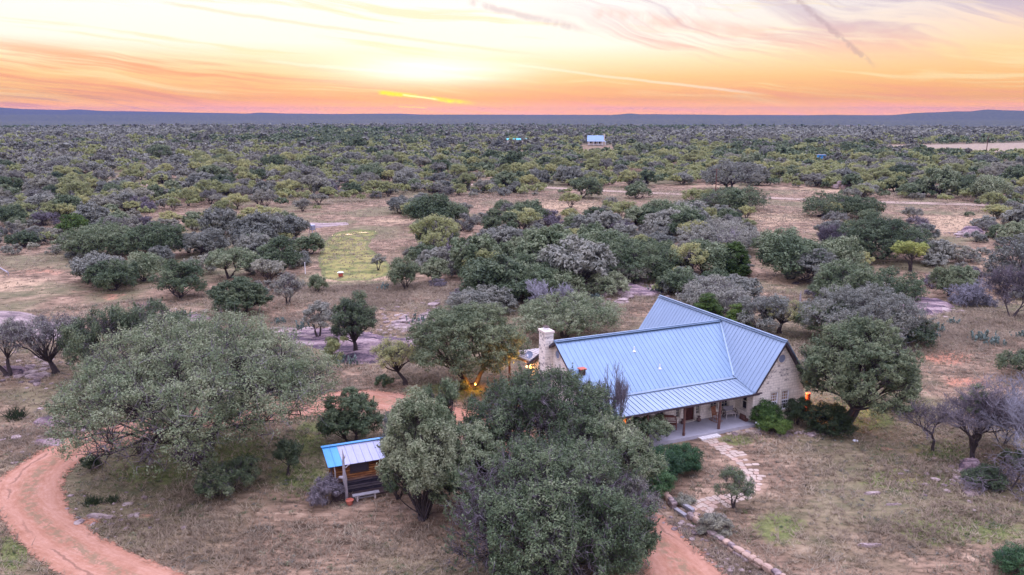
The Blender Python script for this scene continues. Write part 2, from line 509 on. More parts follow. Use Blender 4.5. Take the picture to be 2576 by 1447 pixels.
def mat_ground():
    m, N = new_mat('ground')
    g = N.n('ShaderNodeNewGeometry'); pos = g.outputs['Position']
    tc = N.n('ShaderNodeTexCoord')
    at1 = N.n('ShaderNodeAttribute', attribute_name='zone')      # r=green g=red dirt b=pale straw
    at2 = N.n('ShaderNodeAttribute', attribute_name='zone2')     # r=distance woodland, g=field, b=dark litter
    z1 = N.n('ShaderNodeSeparateColor', inp={0: at1.outputs['Color']}).outputs
    z2 = N.n('ShaderNodeSeparateColor', inp={0: at2.outputs['Color']}).outputs
    flat = N.n('ShaderNodeMapping', inp={0: pos, 3: (1, 1, 0)}).outputs[0]
    nl = N.noise(flat, 0.045, 3); nm = N.noise(flat, 0.35, 5, 0.6); nf = N.noise(flat, 2.2, 6, 0.68); nx = N.noise(flat, 9.0, 4, 0.7)
    # streaky soil: stretched across the view slope
    mp = N.n('ShaderNodeMapping', inp={0: pos, 2: (0, 0, 0.12), 3: (0.45, 1.5, 0)}).outputs[0]
    ns = N.noise(mp, 1.3, 5, 0.65, 0.6)
    mm = N.math
    fine = mm('ADD', mm('MULTIPLY', nf, 0.55), mm('MULTIPLY', nx, 0.45))
    base = N.ramp(mm('ADD', mm('MULTIPLY', nm, 0.5), mm('MULTIPLY', ns, 0.5)),
                  [(0.38, (0.060, 0.042, 0.026, 1)), (0.46, (0.155, 0.104, 0.064, 1)), (0.54, (0.27, 0.18, 0.112, 1)), (0.64, (0.43, 0.31, 0.20, 1))])
    # subtle olive cast in large blotches
    base = N.mix(mm('MULTIPLY', N.sstep(nl, 0.44, 0.58), 0.6), base, (0.125, 0.132, 0.062, 1))

    def mask(z, lo=0.35, hi=0.62, k=0.75):
        return N.sstep(mm('ADD', z, mm('MULTIPLY', mm('SUBTRACT', mm('ADD', mm('MULTIPLY', nm, 0.6), mm('MULTIPLY', nf, 0.4)), 0.5), k * 1.7)), lo, hi)
    strawc = N.ramp(fine, [(0.37, (0.22, 0.145, 0.085, 1)), (0.5, (0.38, 0.265, 0.155, 1)), (0.62, (0.56, 0.42, 0.26, 1))])
    c = N.mix(mask(z1[2]), base, strawc)
    redc = N.ramp(fine, [(0.3, (0.27, 0.125, 0.072, 1)), (0.5, (0.40, 0.19, 0.11, 1)), (0.72, (0.50, 0.27, 0.175, 1))])
    c = N.mix(mask(z1[1]), c, redc)
    grc = N.ramp(fine, [(0.36, (0.055, 0.070, 0.022, 1)), (0.5, (0.12, 0.145, 0.042, 1)), (0.64, (0.21, 0.225, 0.080, 1))])
    grc = N.mix(mm('MULTIPLY', N.sstep(z1[0], 0.78, 0.95), N.sstep(nm, 0.40, 0.55)), grc, (0.25, 0.235, 0.070, 1))
    c = N.mix(mm('MULTIPLY', mask(z1[0]), 0.85), c, grc)
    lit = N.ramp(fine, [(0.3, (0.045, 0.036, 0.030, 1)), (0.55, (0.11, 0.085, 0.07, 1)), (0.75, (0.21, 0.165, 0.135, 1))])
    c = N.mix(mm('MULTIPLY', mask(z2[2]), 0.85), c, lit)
    # speckle of stones and tufts
    c = N.mix(mm('MULTIPLY', mm('SUBTRACT', 1.0, N.sstep(nx, 0.28, 0.42)), 0.5), c, (0.05, 0.045, 0.035, 1))
    # far woodland seen as texture
    fn = N.noise(flat, 0.05, 5, 0.75); fl = N.noise(N.n('ShaderNodeMapping', inp={0: pos, 3: (1, 0.35, 0)}).outputs[0], 0.0016, 4, 0.6)
    wood = N.ramp(fn, [(0.35, (0.030, 0.036, 0.026, 1)), (0.5, (0.065, 0.072, 0.045, 1)), (0.66, (0.125, 0.125, 0.075, 1))])
    c = N.mix(z2[0], c, wood)
    fld = mm('MULTIPLY', mm('MULTIPLY', N.sstep(fl, 0.52, 0.57), z2[0]), mm('SUBTRACT', 1.0, N.sstep(N.n('ShaderNodeSeparateXYZ', inp={0: pos}).outputs[2], -30.0, -20.0)))
    c = N.mix(mm('MULTIPLY', fld, 0.6), c, (0.26, 0.20, 0.14, 1))
    c = N.mix(N.sstep(z2[1], 0.35, 0.6), c, N.mix(N.sstep(nm, .4, .6), (0.22, 0.17, 0.12, 1), (0.32, 0.255, 0.17, 1)))
    bmp = mm('ADD', mm('MULTIPLY', nf, 1.0), mm('MULTIPLY', nx, 0.35))
    pbsdf(N, c, 0.95, 0.1, bump=bmp, bstr=0.55, bdist=0.12)
    return m


def mat_road(name, a, b, cc):
    m, N = new_mat(name)
    g = N.n('ShaderNodeNewGeometry'); pos = g.outputs['Position']
    at1 = N.n('ShaderNodeAttribute', attribute_name='lane')
    z = N.n('ShaderNodeSeparateColor', inp={0: at1.outputs['Color']}).outputs
    n1 = N.noise(pos, 0.5, 4); n2 = N.noise(pos, 3.5, 5, 0.7); n3 = N.noise(pos, 14, 3)
    # worn wheel tracks follow the lane coordinate
    w = N.noise(N.comb(N.math('MULTIPLY', z[0], 26.0), N.math('MULTIPLY', z[1], 60.0), 0), 1.0, 4, 0.6)
    f = N.math('ADD', N.math('MULTIPLY', n1, 0.35), N.math('ADD', N.math('MULTIPLY', n2, 0.25), N.math('MULTIPLY', w, 0.40)))
    c = N.ramp(f, [(0.33, a), (0.5, b), (0.66, cc)])
    tr = N.math('ABSOLUTE', N.math('SUBTRACT', N.math('ABSOLUTE', N.math('SUBTRACT', z[0], 0.5)), 0.22))
    c = N.mix(N.math('MULTIPLY', N.math('SUBTRACT', 1.0, N.sstep(tr, 0.02, 0.10)), 0.25), c, cc)
    c = N.mix(N.math('MULTIPLY', N.math('SUBTRACT', 1.0, N.sstep(n3, 0.28, 0.38)), 0.45), c, (0.14, 0.08, 0.055, 1))
    cen = N.math('MULTIPLY', N.math('SUBTRACT', 1.0, N.sstep(N.math('ABSOLUTE', N.math('SUBTRACT', z[0], 0.5)), 0.03, 0.14)), N.sstep(N.noise(pos, 1.6, 5, 0.7), 0.45, 0.55))
    c = N.mix(N.math('MULTIPLY', cen, 0.7), c, (0.20, 0.155, 0.085, 1))
    rut = N.math('MULTIPLY', N.math('SUBTRACT', 1.0, N.sstep(N.math('ABSOLUTE', N.math('SUBTRACT', N.math('ADD', z[0], N.math('MULTIPLY', N.math('SUBTRACT', n1, 0.5), 0.25)), 0.72)), 0.006, 0.022)), N.sstep(N.noise(pos, 0.25, 2), 0.46, 0.54))
    c = N.mix(N.math('MULTIPLY', rut, 0.6), c, (0.15, 0.085, 0.055, 1))
    alpha = N.sstep(N.math('ADD', z[2], N.math('MULTIPLY', N.math('SUBTRACT', N.math('ADD', N.math('MULTIPLY', n2, 0.6), N.math('MULTIPLY', N.noise(pos, 1.1, 3), 0.4)), 0.5), 1.5)), 0.30, 0.46)
    pbsdf(N, c, 0.95, 0.1, bump=n2, bstr=0.4, bdist=0.05, Alpha=alpha)
    return m


def mat_stone(name, axes):
    """coursed limestone blocks on a wall; axes picks the object coordinates along the wall"""
    m, N = new_mat(name)
    tc = N.n('ShaderNodeTexCoord'); sp = N.n('ShaderNodeSeparateXYZ', inp={0: tc.outputs['Object']}).outputs
    mm = N.math
    u, z = sp[axes], sp[2]
    wob = N.noise(tc.outputs['Object'], 1.2, 2)
    v = N.comb(mm('ADD', u, mm('MULTIPLY', wob, 0.25)), mm('ADD', z, mm('MULTIPLY', wob, 0.08)), 0.0)
    br = N.n('ShaderNodeTexBrick', offset=0.5, offset_frequency=2, squash=0.6, squash_frequency=3,
             inp={'Vector': v, 'Color1': (0.86, 0.78, 0.65, 1), 'Color2': (0.74, 0.66, 0.54, 1), 'Mortar': (0.58, 0.51, 0.42, 1),
                  'Scale': 1.0, 'Mortar Size': 0.016, 'Mortar Smooth': 0.3, 'Bias': -0.2, 'Brick Width': 0.46, 'Row Height': 0.235})
    n2 = N.noise(tc.outputs['Object'], 6.0, 5, 0.65)
    c = N.mix(mm('MULTIPLY', N.sstep(n2, 0.5, 0.7), 0.35), br.outputs[0], (0.38, 0.33, 0.27, 1))
    # dark weathered blocks: cell noise on the same courses
    cell = N.n('ShaderNodeTexBrick', offset=0.5, offset_frequency=2, squash=0.6, squash_frequency=3,
               inp={'Vector': v, 'Color1': (0, 0, 0, 1), 'Color2': (1, 1, 1, 1), 'Mortar': (0.5, 0.5, 0.5, 1),
                    'Scale': 1.0, 'Mortar Size': 0.03, 'Mortar Smooth': 0.2, 'Bias': 0.0, 'Brick Width': 0.46, 'Row Height': 0.235})
    patch = N.n('ShaderNodeAttribute', attribute_name='stain')
    zz = N.n('ShaderNodeSeparateColor', inp={0: patch.outputs['Color']}).outputs[0]
    d = mm('MULTIPLY', N.sstep(mm('ADD', cell.outputs[0], mm('MULTIPLY', zz, 0.55)), 1.0, 1.06), N.sstep(zz, 0.1, 0.5))
    d = mm('MULTIPLY', d, N.sstep(N.noise(tc.outputs['Object'], 7.0, 4, 0.6), 0.40, 0.58))
    c = N.mix(mm('MULTIPLY', d, 0.85), c, (0.17, 0.155, 0.16, 1))
    h = mm('ADD', mm('MULTIPLY', br.outputs[1], -1.0), mm('MULTIPLY', n2, 0.5))
    pbsdf(N, c, 0.9, 0.15, bump=h, bstr=0.6, bdist=0.03)
    return m


def mat_metal_roof(name, base, rough=0.42, metal=0.55, axis=0, rust=0.0):
    m, N = new_mat(name)
    tc = N.n('ShaderNodeTexCoord'); sp = N.n('ShaderNodeSeparateXYZ', inp={0: tc.outputs['Object']}).outputs
    n1 = N.noise(tc.outputs['Object'], 0.35, 4, 0.6); n2 = N.noise(tc.outputs['Object'], 5.0, 4, 0.6)
    st = (6.0, 0.5, 0.5) if axis == 0 else (0.5, 6.0, 0.5)
    n3 = N.noise(N.n('ShaderNodeMapping', inp={0: tc.outputs['Object'], 3: st}).outputs[0], 1.0, 4, 0.6)
    f = N.math('ADD', 0.68, N.math('MULTIPLY', N.math('ADD', N.math('MULTIPLY', n1, 0.4), N.math('MULTIPLY', n3, 0.6)), 0.64))
    f = N.math('MULTIPLY', f, N.math('SUBTRACT', 1.0, N.math('MULTIPLY', N.sstep(N.noise(N.n('ShaderNodeMapping', inp={0: tc.outputs['Object'], 3: st}).outputs[0], 2.3, 5, 0.7), 0.55, 0.72), 0.22)))
    c = N.n('ShaderNodeVectorMath', operation='SCALE', inp={0: base, 3: f}).outputs[0]
    if rust:
        c = N.mix(N.math('MULTIPLY', N.sstep(n3, 0.5, 0.68), rust), c, (0.22, 0.13, 0.10, 1))
    r = N.math('ADD', rough - 0.1, N.math('MULTIPLY', n2, 0.2))
    pbsdf(N, c, r, 0.5, metal, n3, 0.08, 0.02)
    return m


M['ground'] = mat_ground()
M['road'] = mat_road('pink granite gravel', (0.25, 0.115, 0.065, 1), (0.37, 0.188, 0.115, 1), (0.47, 0.27, 0.185, 1))
M['far_road'] = mat_road('pale dirt road', (0.27, 0.20, 0.145, 1), (0.34, 0.255, 0.19, 1), (0.41, 0.32, 0.24, 1))
M['stone_u'] = mat_stone('limestone facing front', 0)
M['stone_v'] = mat_stone('limestone facing side', 1)
M['roof_a'] = mat_metal_roof('galvanised roof sheet', (0.170, 0.255, 0.345), metal=.4, axis=0)
M['roof_b'] = mat_metal_roof('galvanised roof sheet pale', (0.220, 0.295, 0.375), metal=.4, axis=1)
M['roof_p'] = mat_metal_roof('porch roof sheet', (0.250, 0.325, 0.395), rough=0.4, metal=.4, axis=0)
M['roof_back'] = mat_metal_roof('weathered porch sheet', (0.50, 0.47, 0.45), rough=0.5, metal=0.3, axis=0, rust=0.6)
M['trim'] = simple('dark brown fascia', (0.055, 0.040, 0.045), 0.6, 0.2, 4)
M['post'] = simple('rough cedar post', (0.11, 0.055, 0.042), 0.9, 0.35, 4, stretch=(4, 4, .6), bstr=.6)
M['concrete'] = simple('porch concrete', (0.33, 0.32, 0.335), 0.7, 0.12, 1.4)
M['cream'] = simple('cream window trim', (0.60, 0.54, 0.44), 0.6, 0.05, 3)
M['white'] = simple('white paint', (0.78, 0.78, 0.78), 0.5, 0.05, 3)
M['glass'] = simple('dark window glass', (0.018, 0.022, 0.035), 0.08, 0.1, 2, spec=0.7, bstr=0.02)
M['blind'] = simple('tan window blind', (0.30, 0.20, 0.11), 0.7, 0.1, 2)
M['door'] = simple('dark red brown door', (0.075, 0.024, 0.018), 0.45, 0.3, 3)
M['woodred'] = simple('stained bench wood', (0.16, 0.050, 0.030), 0.45, 0.2, 5)
M['woodchair'] = simple('varnished chair wood', (0.30, 0.12, 0.055), 0.45, 0.2, 5)
M['greywood'] = simple('weathered grey wood', (0.25, 0.235, 0.235), 0.9, 0.3, 3, stretch=(1, 5, 5), bstr=.5)
M['deadwood'] = simple('bleached dead wood', (0.30, 0.27, 0.27), 0.9, 0.3, 3, stretch=(3, 3, 1), bstr=.5)
M['palewood'] = simple('pale rustic wood', (0.48, 0.42, 0.38), 0.8, 0.2, 5)
M['iron'] = simple('rusty iron', (0.075, 0.050, 0.045), 0.7, 0.3, 6, metal=0.3)
M['terracotta'] = simple('terracotta', (0.42, 0.12, 0.075), 0.8, 0.15, 5)
M['claypot'] = simple('brown clay', (0.14, 0.085, 0.075), 0.8, 0.2, 5)
M['plasterwhite'] = simple('white cast stone', (0.62, 0.62, 0.64), 0.8, 0.25, 6)
M['granite'] = simple('pink granite', (0.27, 0.185, 0.18), 0.95, 0.35, 1.1, bstr=.6)
M['ledge'] = simple('limestone ledge', (0.30, 0.275, 0.285), 0.95, 0.4, 1.6, bstr=.6)
M['sandstone'] = simple('tan sandstone', (0.38, 0.265, 0.19), 0.9, 0.22, 1.3, bstr=.5)
M['flag'] = simple('tan flagstone', (0.40, 0.315, 0.235), 0.9, 0.2, 1.0, bstr=.4)
M['flagwhite'] = simple('pale flagstone', (0.66, 0.62, 0.56), 0.9, 0.15, 1.5, bstr=.4)
M['blue_sheet'] = mat_metal_roof('blue roof sheet', (0.06, 0.27, 0.52), rough=0.4, metal=0.2, axis=0)
M['zinc_sheet'] = mat_metal_roof('bare roof sheet', (0.31, 0.32, 0.40), rough=0.4, metal=0.35, axis=0)
M['redplastic'] = simple('red barrel', (0.36, 0.075, 0.045), 0.5, 0.1, 3)
M['teal'] = simple('turquoise roof sheet', (0.05, 0.42, 0.42), 0.5, 0.1, 0.3)
M['palestone'] = simple('pale wall stone', (0.60, 0.52, 0.42), 0.9, 0.15, 1.5)
M['dishgrey'] = simple('grey dish', (0.23, 0.26, 0.33), 0.5, 0.05, 3)
M['screen'] = simple('dark shutter mesh', (0.055, 0.045, 0.055), 0.8, 0.2, 8)


def mat_water():
    m, N = new_mat('shallow water')
    g = N.n('ShaderNodeNewGeometry')
    n = N.noise(g.outputs[0], 1.5, 4)
    a = N.sstep(N.noise(N.n('ShaderNodeMapping', inp={0: g.outputs[0], 3: (0.35, 1.1, 1)}).outputs[0], 0.9, 4, .6), 0.60, 0.64)
    pbsdf(N, (0.10, 0.11, 0.09, 1), 0.06, 1.0, 0.0, n, 0.05, 0.02, Alpha=a)
    return m


M['water'] = mat_water()


def mat_logs():
    m, N = new_mat('weathered planks')
    tc = N.n('ShaderNodeTexCoord'); sp = N.n('ShaderNodeSeparateXYZ', inp={0: tc.outputs['Object']}).outputs
    mm = N.math
    row = mm('FRACT', mm('MULTIPLY', sp[2], 1 / 0.17))
    rid = N.n('ShaderNodeTexWhiteNoise', noise_dimensions='1D', inp={'W': mm('FLOOR', mm('MULTIPLY', sp[2], 1 / 0.17))}).outputs[0]
    n1 = N.noise(N.n('ShaderNodeMapping', inp={0: tc.outputs['Object'], 3: (1.0, 1.0, 9)}).outputs[0], 1.6, 6, 0.7)
    f = mm('ADD', mm('MULTIPLY', n1, 0.8), mm('MULTIPLY', rid, 0.3))
    warm = N.ramp(f, [(0.35, (0.05, 0.022, 0.014, 1)), (0.52, (0.20, 0.075, 0.028, 1)), (0.68, (0.42, 0.19, 0.07, 1)), (0.85, (0.55, 0.32, 0.15, 1))])
    cold = N.ramp(f, [(0.35, (0.020, 0.018, 0.026, 1)), (0.6, (0.075, 0.062, 0.075, 1)), (0.8, (0.16, 0.13, 0.12, 1))])
    low = mm('SUBTRACT', 1.0, N.sstep(mm('ADD', sp[2], mm('MULTIPLY', n1, 0.5)), 1.15, 1.65))     # lower boards darker and greyer
    c = N.mix(low, warm, cold)
    gap = mm('SUBTRACT', 1.0, N.sstep(mm('ABSOLUTE', mm('SUBTRACT', row, 0.5)), 0.40, 0.47))
    c = N.mix(mm('SUBTRACT', 1.0, gap), c, (0.012, 0.008, 0.008, 1))
    pbsdf(N, c, 0.9, 0.1, bump=mm('ADD', gap, mm('MULTIPLY', n1, 0.4)), bstr=0.8, bdist=0.04)
    return m


M['logs'] = mat_logs()


def emissive(name, col, strength):
    m, N = new_mat(name)
    e = N.n('ShaderNodeEmission', inp={0: col, 1: strength})
    N.n('ShaderNodeOutputMaterial', inp={0: e.outputs[0]})
    return m


M['lampglow'] = emissive('lamp glow', (1.0, 0.50, 0.10, 1), 14.0)
M['lampglow2'] = emissive('lamp glow dim', (1.0, 0.30, 0.04, 1), 6.0)
M['litwindow'] = emissive('lit window', (1.0, 0.24, 0.03, 1), 1.5)
# ------------------------------------------------------------------ the ground sheet
ROAD_IN = [(600, 1500), (440, 1442), (330, 1392), (235, 1345), (165, 1290), (148, 1230), (165, 1180), (215, 1150), (330, 1110), (480, 1078), (620, 1062),
           (760, 1048), (860, 1035), (940, 1024), (1000, 1037), (1075, 1064), (1150, 1092), (1300, 1152), (1450, 1240), (1560, 1330), (1625, 1400), (1650, 1500)]
ROAD_OUT = [(230, 1500), (120, 1420), (60, 1370), (15, 1310), (-25, 1260), (0, 1208), (60, 1165), (130, 1120), (250, 1078), (420, 1040), (600, 1015),
            (760, 996), (850, 987), (920, 983), (990, 990), (1080, 1008), (1170, 1035), (1330, 1085), (1530, 1180), (1650, 1300), (1760, 1395), (1880, 1500)]
ROAD_POLY = ROAD_IN + ROAD_OUT[::-1]
FAR_ROAD = [(330, 468), (500, 463.5), (620, 461.5), (830, 461), (1060, 464.5), (1280, 466), (1450, 478), (1570, 483), (1790, 491), (2000, 501), (2200, 508), (2400, 513), (2640, 520)]
FAR_TRACK = [(1835, 396), (1880, 403), (1925, 416), (1985, 436), (2060, 448)]
TRACK2 = [(2180, 428), (2230, 440), (2290, 452)]
MEADOW = [(812, 700), (798, 650), (818, 606), (845, 585), (900, 577), (958, 583), (935, 603), (925, 622), (955, 642), (980, 664), (985, 690), (930, 706), (860, 708)]
FIELD_R = [(2185, 372), (2260, 366), (2400, 362), (2576, 358), (2700, 356), (2700, 386), (2576, 390), (2450, 391), (2330, 384), (2230, 379)]
SLAB1 = [(690, 842), (760, 824), (860, 822), (960, 842), (1048, 848), (1130, 838), (1120, 862), (1045, 884), (950, 898), (900, 906), (800, 885), (715, 868)]
SLAB0 = [(-60, 778), (60, 780), (150, 795), (215, 806), (210, 850), (120, 860), (-60, 840)]
SLAB2 = [(2230, 752), (2300, 745), (2375, 758), (2415, 772), (2380, 790), (2300, 800), (2240, 785)]
SLAB3 = [(1380, 690), (1450, 678), (1560, 700), (1640, 735), (1720, 730), (1640, 752), (1560, 745), (1450, 715)]
SLAB4 = [(745, 560), (800, 548), (890, 552), (885, 566), (800, 575), (740, 575)]


def ell(px, py, cx, cy, rx, ry):
    return np.clip(1.15 - np.sqrt(((px - cx) / rx) ** 2 + ((py - cy) / ry) ** 2) * 0.9, 0, 1)


def soft(px, py, poly, w=8):
    r = inpoly(px, py, poly).astype(float)
    for dx, dy in ((w, 0), (-w, 0), (0, w * .5), (0, -w * .5), (w * .7, w * .35), (-w * .7, -w * .35), (w * .7, -w * .35), (-w * .7, w * .35)):
        r = r + inpoly(px + dx, py + dy, poly)
    return r / 9


def build_ground():
    rs = [0.0, 8, 14, 20, 25]
    r = 28.0
    while r < 11200:
        rs.append(r)
        r += max(0.55, min(r * 0.011, 1e9)) if r < 400 else r * 0.012
    rs = np.array(rs)
    ang = np.concatenate([np.linspace(-180, -46, 26)[:-1], np.linspace(-46, 46, 330), np.linspace(46, 180, 26)[1:-1]])
    na, nr = len(ang), len(rs)
    A, R = np.meshgrid(np.radians(ang), rs)
    x = R * np.sin(A); y = R * np.cos(A)
    z = terrain(x, y)
    V = np.stack([x, y, z], -1).reshape(-1, 3)
    i = np.arange(nr - 1)[:, None]; j = np.arange(na)[None, :]; j2 = (j + 1) % na
    F = np.stack([i * na + j, i * na + j2, (i + 1) * na + j2, (i + 1) * na + j], -1).reshape(-1, 4)
    F = F[:, ::-1]
    me = fast_mesh('ground', V, F, M['ground'], smooth=True)
    X, Y = V[:, 0], V[:, 1]
    front = Y > 20
    px, py = toP(X, Y, np.zeros_like(X)); px = np.where(front, px, -9e4)
    g = np.zeros(len(V)); rd = np.zeros(len(V)); st = np.zeros(len(V)); wood = np.zeros(len(V)); fld = np.zeros(len(V)); lit = np.zeros(len(V))
    for a in ((380, 1195, 150, 50), (520, 1130, 220, 60), (780, 1110, 60, 70), (760, 1200, 120, 60), (30, 1390, 60, 60), (2190, 1062, 70, 30), (2150, 1040, 110, 40),
              (2275, 878, 70, 20), (1130, 985, 160, 30), (870, 1150, 80, 60), (2380, 1130, 120, 40), (2300, 1210, 160, 40), (2480, 1330, 150, 50), (1960, 1330, 90, 60), (2330, 1330, 200, 60), (1860, 1105, 60, 20)):
        g = np.maximum(g, ell(px, py, *a) * 0.85)
    g = np.maximum(g, soft(px, py, MEADOW) * 0.95)
    for a in ((2370, 902, 110, 26, .9), (2410, 960, 120, 26, .7), (2560, 900, 80, 24, .5), (2330, 1135, 70, 14, .7), (2230, 1130, 40, 12, .5), (2450, 1055, 90, 40, .7), (220, 1310, 60, 18, .7), (400, 1300, 110, 18, .5),
              (1000, 750, 190, 34, .62), (940, 728, 140, 20, .6), (250, 735, 260, 40, .50), (100, 690, 180, 40, .45), (950, 810, 150, 16, .4), (1060, 800, 90, 30, .45),
              (1140, 975, 200, 30, .35), (1300, 980, 90, 24, .6), (100, 1090, 120, 26, .25), (2200, 1250, 300, 70, .25), (1750, 1200, 120, 60, .38), (2020, 1230, 200, 100, .30), (2380, 820, 160, 40, .35), (2420, 640, 160, 50, .25)):
        rd = np.maximum(rd, ell(px, py, *a[:4]) * a[4])
    for a in ((900, 700, 200, 16, .8), (800, 690, 60, 30, .6), (60, 720, 220, 50, .55), (820, 975, 120, 30, .5), (1000, 935, 180, 24, .6), (500, 800, 200, 30, .4), (1000, 840, 90, 10, .6), (1040, 560, 300, 30, .45),
              (1400, 520, 300, 40, .6), (2000, 560, 500, 50, .6), (1990, 690, 90, 90, .6), (2400, 560, 260, 60, .6), (2450, 640, 200, 60, .5), (2300, 810, 300, 60, .5), (2500, 800, 200, 60, .5), (2150, 480, 500, 28, .55),
              (1560, 790, 60, 40, .5), (1000, 1370, 200, 60, .50), (650, 1360, 220, 60, .35), (1950, 700, 60, 90, .5), (2300, 1180, 170, 30, .45), (2450, 1280, 120, 30, .5), (1800, 470, 200, 12, .5), (830, 470, 300, 10, .3)):
        st = np.maximum(st, ell(px, py, *a[:4]) * a[4])
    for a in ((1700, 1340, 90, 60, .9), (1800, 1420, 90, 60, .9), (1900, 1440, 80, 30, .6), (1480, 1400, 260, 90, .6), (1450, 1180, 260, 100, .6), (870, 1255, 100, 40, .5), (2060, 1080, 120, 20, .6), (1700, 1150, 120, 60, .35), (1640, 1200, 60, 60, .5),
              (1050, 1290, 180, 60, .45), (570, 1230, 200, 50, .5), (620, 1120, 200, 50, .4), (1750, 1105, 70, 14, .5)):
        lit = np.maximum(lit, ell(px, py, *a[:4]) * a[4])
    fld = soft(px, py, FIELD_R, 6)
    nz_ = fbm(X / 2.6, Y / 2.6, 4, 71); nz2 = fbm(X / 7, Y / 7, 3, 72); mead = soft(px, py, MEADOW)
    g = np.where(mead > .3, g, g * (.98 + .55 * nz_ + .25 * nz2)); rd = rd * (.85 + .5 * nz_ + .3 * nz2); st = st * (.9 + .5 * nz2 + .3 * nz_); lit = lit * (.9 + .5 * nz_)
    rr = np.hypot(X, Y)
    wood = sm(600, 1300, rr) * (1 - fld)
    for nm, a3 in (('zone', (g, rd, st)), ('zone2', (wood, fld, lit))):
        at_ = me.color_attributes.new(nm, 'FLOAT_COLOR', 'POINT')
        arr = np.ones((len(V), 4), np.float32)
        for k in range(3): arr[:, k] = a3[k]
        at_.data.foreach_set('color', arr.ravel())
    add_obj('ground', me, kind='structure')


def resample(pts, step):
    pts = np.array(pts, float); d = np.r_[0, np.cumsum(np.hypot(*np.diff(pts, axis=0).T))]
    n = max(2, int(d[-1] / step) + 1); t = np.linspace(0, d[-1], n)
    # smooth (Catmull-like) by interpolating then blurring
    q = np.stack([np.interp(t, d, pts[:, k]) for k in range(pts.shape[1])], -1)
    for _ in range(max(2, int(3.0 / step))):
        q[1:-1] = 0.25 * q[:-2] + 0.5 * q[1:-1] + 0.25 * q[2:]
    return q


def strip(name, A, B, mat, lift, nx, margin=0.5, kind='structure', **kw):
    """road between two world polylines with the same number of points"""
    n = len(A); V = []; C = []
    L = np.r_[0, np.cumsum(np.hypot(*np.diff((A + B) / 2, axis=0).T))]
    for i in range(n):
        d = B[i] - A[i]; w = np.hypot(*d); e = d / max(w, .01) * margin
        a = A[i] - e; b = B[i] + e
        for k in range(nx + 1):
            t = k / nx; p = a + (b - a) * t
            V.append((p[0], p[1]))
            C.append((t, (L[i] * 0.02) % 50, min(t, 1 - t) * (w + 2 * margin) / (2 * margin), 1))
    V = np.array(V); z = terrain(V[:, 0], V[:, 1]) + lift
    V = np.c_[V, z]
    F = np.array([[i * (nx + 1) + k, i * (nx + 1) + k + 1, (i + 1) * (nx + 1) + k + 1, (i + 1) * (nx + 1) + k] for i in range(n - 1) for k in range(nx)])
    nrm = np.cross(V[F[0, 1]] - V[F[0, 0]], V[F[0, 3]] - V[F[0, 0]])
    if nrm[2] < 0: F = F[:, ::-1]
    me = fast_mesh(name, V, F, mat, smooth=True)
    a_ = me.color_attributes.new('lane', 'FLOAT_COLOR', 'POINT')
    a_.data.foreach_set('color', np.array(C, np.float32).ravel())
    return add_obj(name, me, kind=kind, **kw)


def w_of(pts): return np.array([at(*p) for p in pts])


build_ground()
ra = resample(w_of(ROAD_IN), .25); rb = resample(w_of(ROAD_OUT), .25)
# same count: parameterise both by fraction between the matching control points


def paired(Pa, Pb, per=18):
    a = w_of(Pa); b = w_of(Pb); n = len(a)
    t = np.linspace(0, n - 1, (n - 1) * per + 1); k = np.arange(n)
    A = np.stack([np.interp(t, k, a[:, i]) for i in (0, 1)], -1); B = np.stack([np.interp(t, k, b[:, i]) for i in (0, 1)], -1)
    for _ in range(60):
        A[1:-1] = .25 * A[:-2] + .5 * A[1:-1] + .25 * A[2:]; B[1:-1] = .25 * B[:-2] + .5 * B[1:-1] + .25 * B[2:]
    return A, B


strip('driveway', *paired(ROAD_IN, ROAD_OUT), M['road'], 0.03, 16, 1.2)


def ribbon(name, P, width, mat, lift=.06):
    c = w_of(P); q = resample(c, 3.0)
    d = np.gradient(q, axis=0); d /= np.hypot(d[:, 0], d[:, 1])[:, None]
    nrm = np.stack([-d[:, 1], d[:, 0]], -1) * width / 2
    return strip(name, q - nrm, q + nrm, mat, lift, 4, 1.0)


ribbon('dirt_road', FAR_ROAD, 5.5, M['far_road'], .10)
ribbon('dirt_track', FAR_TRACK, 4.5, M['far_road'], .15)
ribbon('dirt_track', TRACK2, 4.5, M['far_road'], .15)

# wet glints in the meadow
for nm, P in (('water', [(818, 594), (860, 589.5), (950, 584), (950, 585.5), (900, 591), (830, 597)]),):
    w = w_of(P); m = MB(); m.add([(p[0], p[1], float(terrain(p[0], p[1])) + .12) for p in w][::-1], [tuple(range(len(w)))])
    m.build(nm, M['water'], kind='structure')


# ------------------------------------------------------------------ rock outcrops
def biggest_piece(F):
    lab = {}
    par = {}
    def find(a):
        while par.get(a, a) != a:
            par[a] = par.get(par[a], par[a]); a = par[a]
        return a
    for f in F.tolist():
        r0 = find(f[0])
        for v in f[1:]:
            r1 = find(v)
            if r1 != r0: par[r1] = r0
    roots = np.array([find(int(f[0])) for f in F])
    u, c = np.unique(roots, return_counts=True)
    return F[roots == u[np.argmax(c)]]


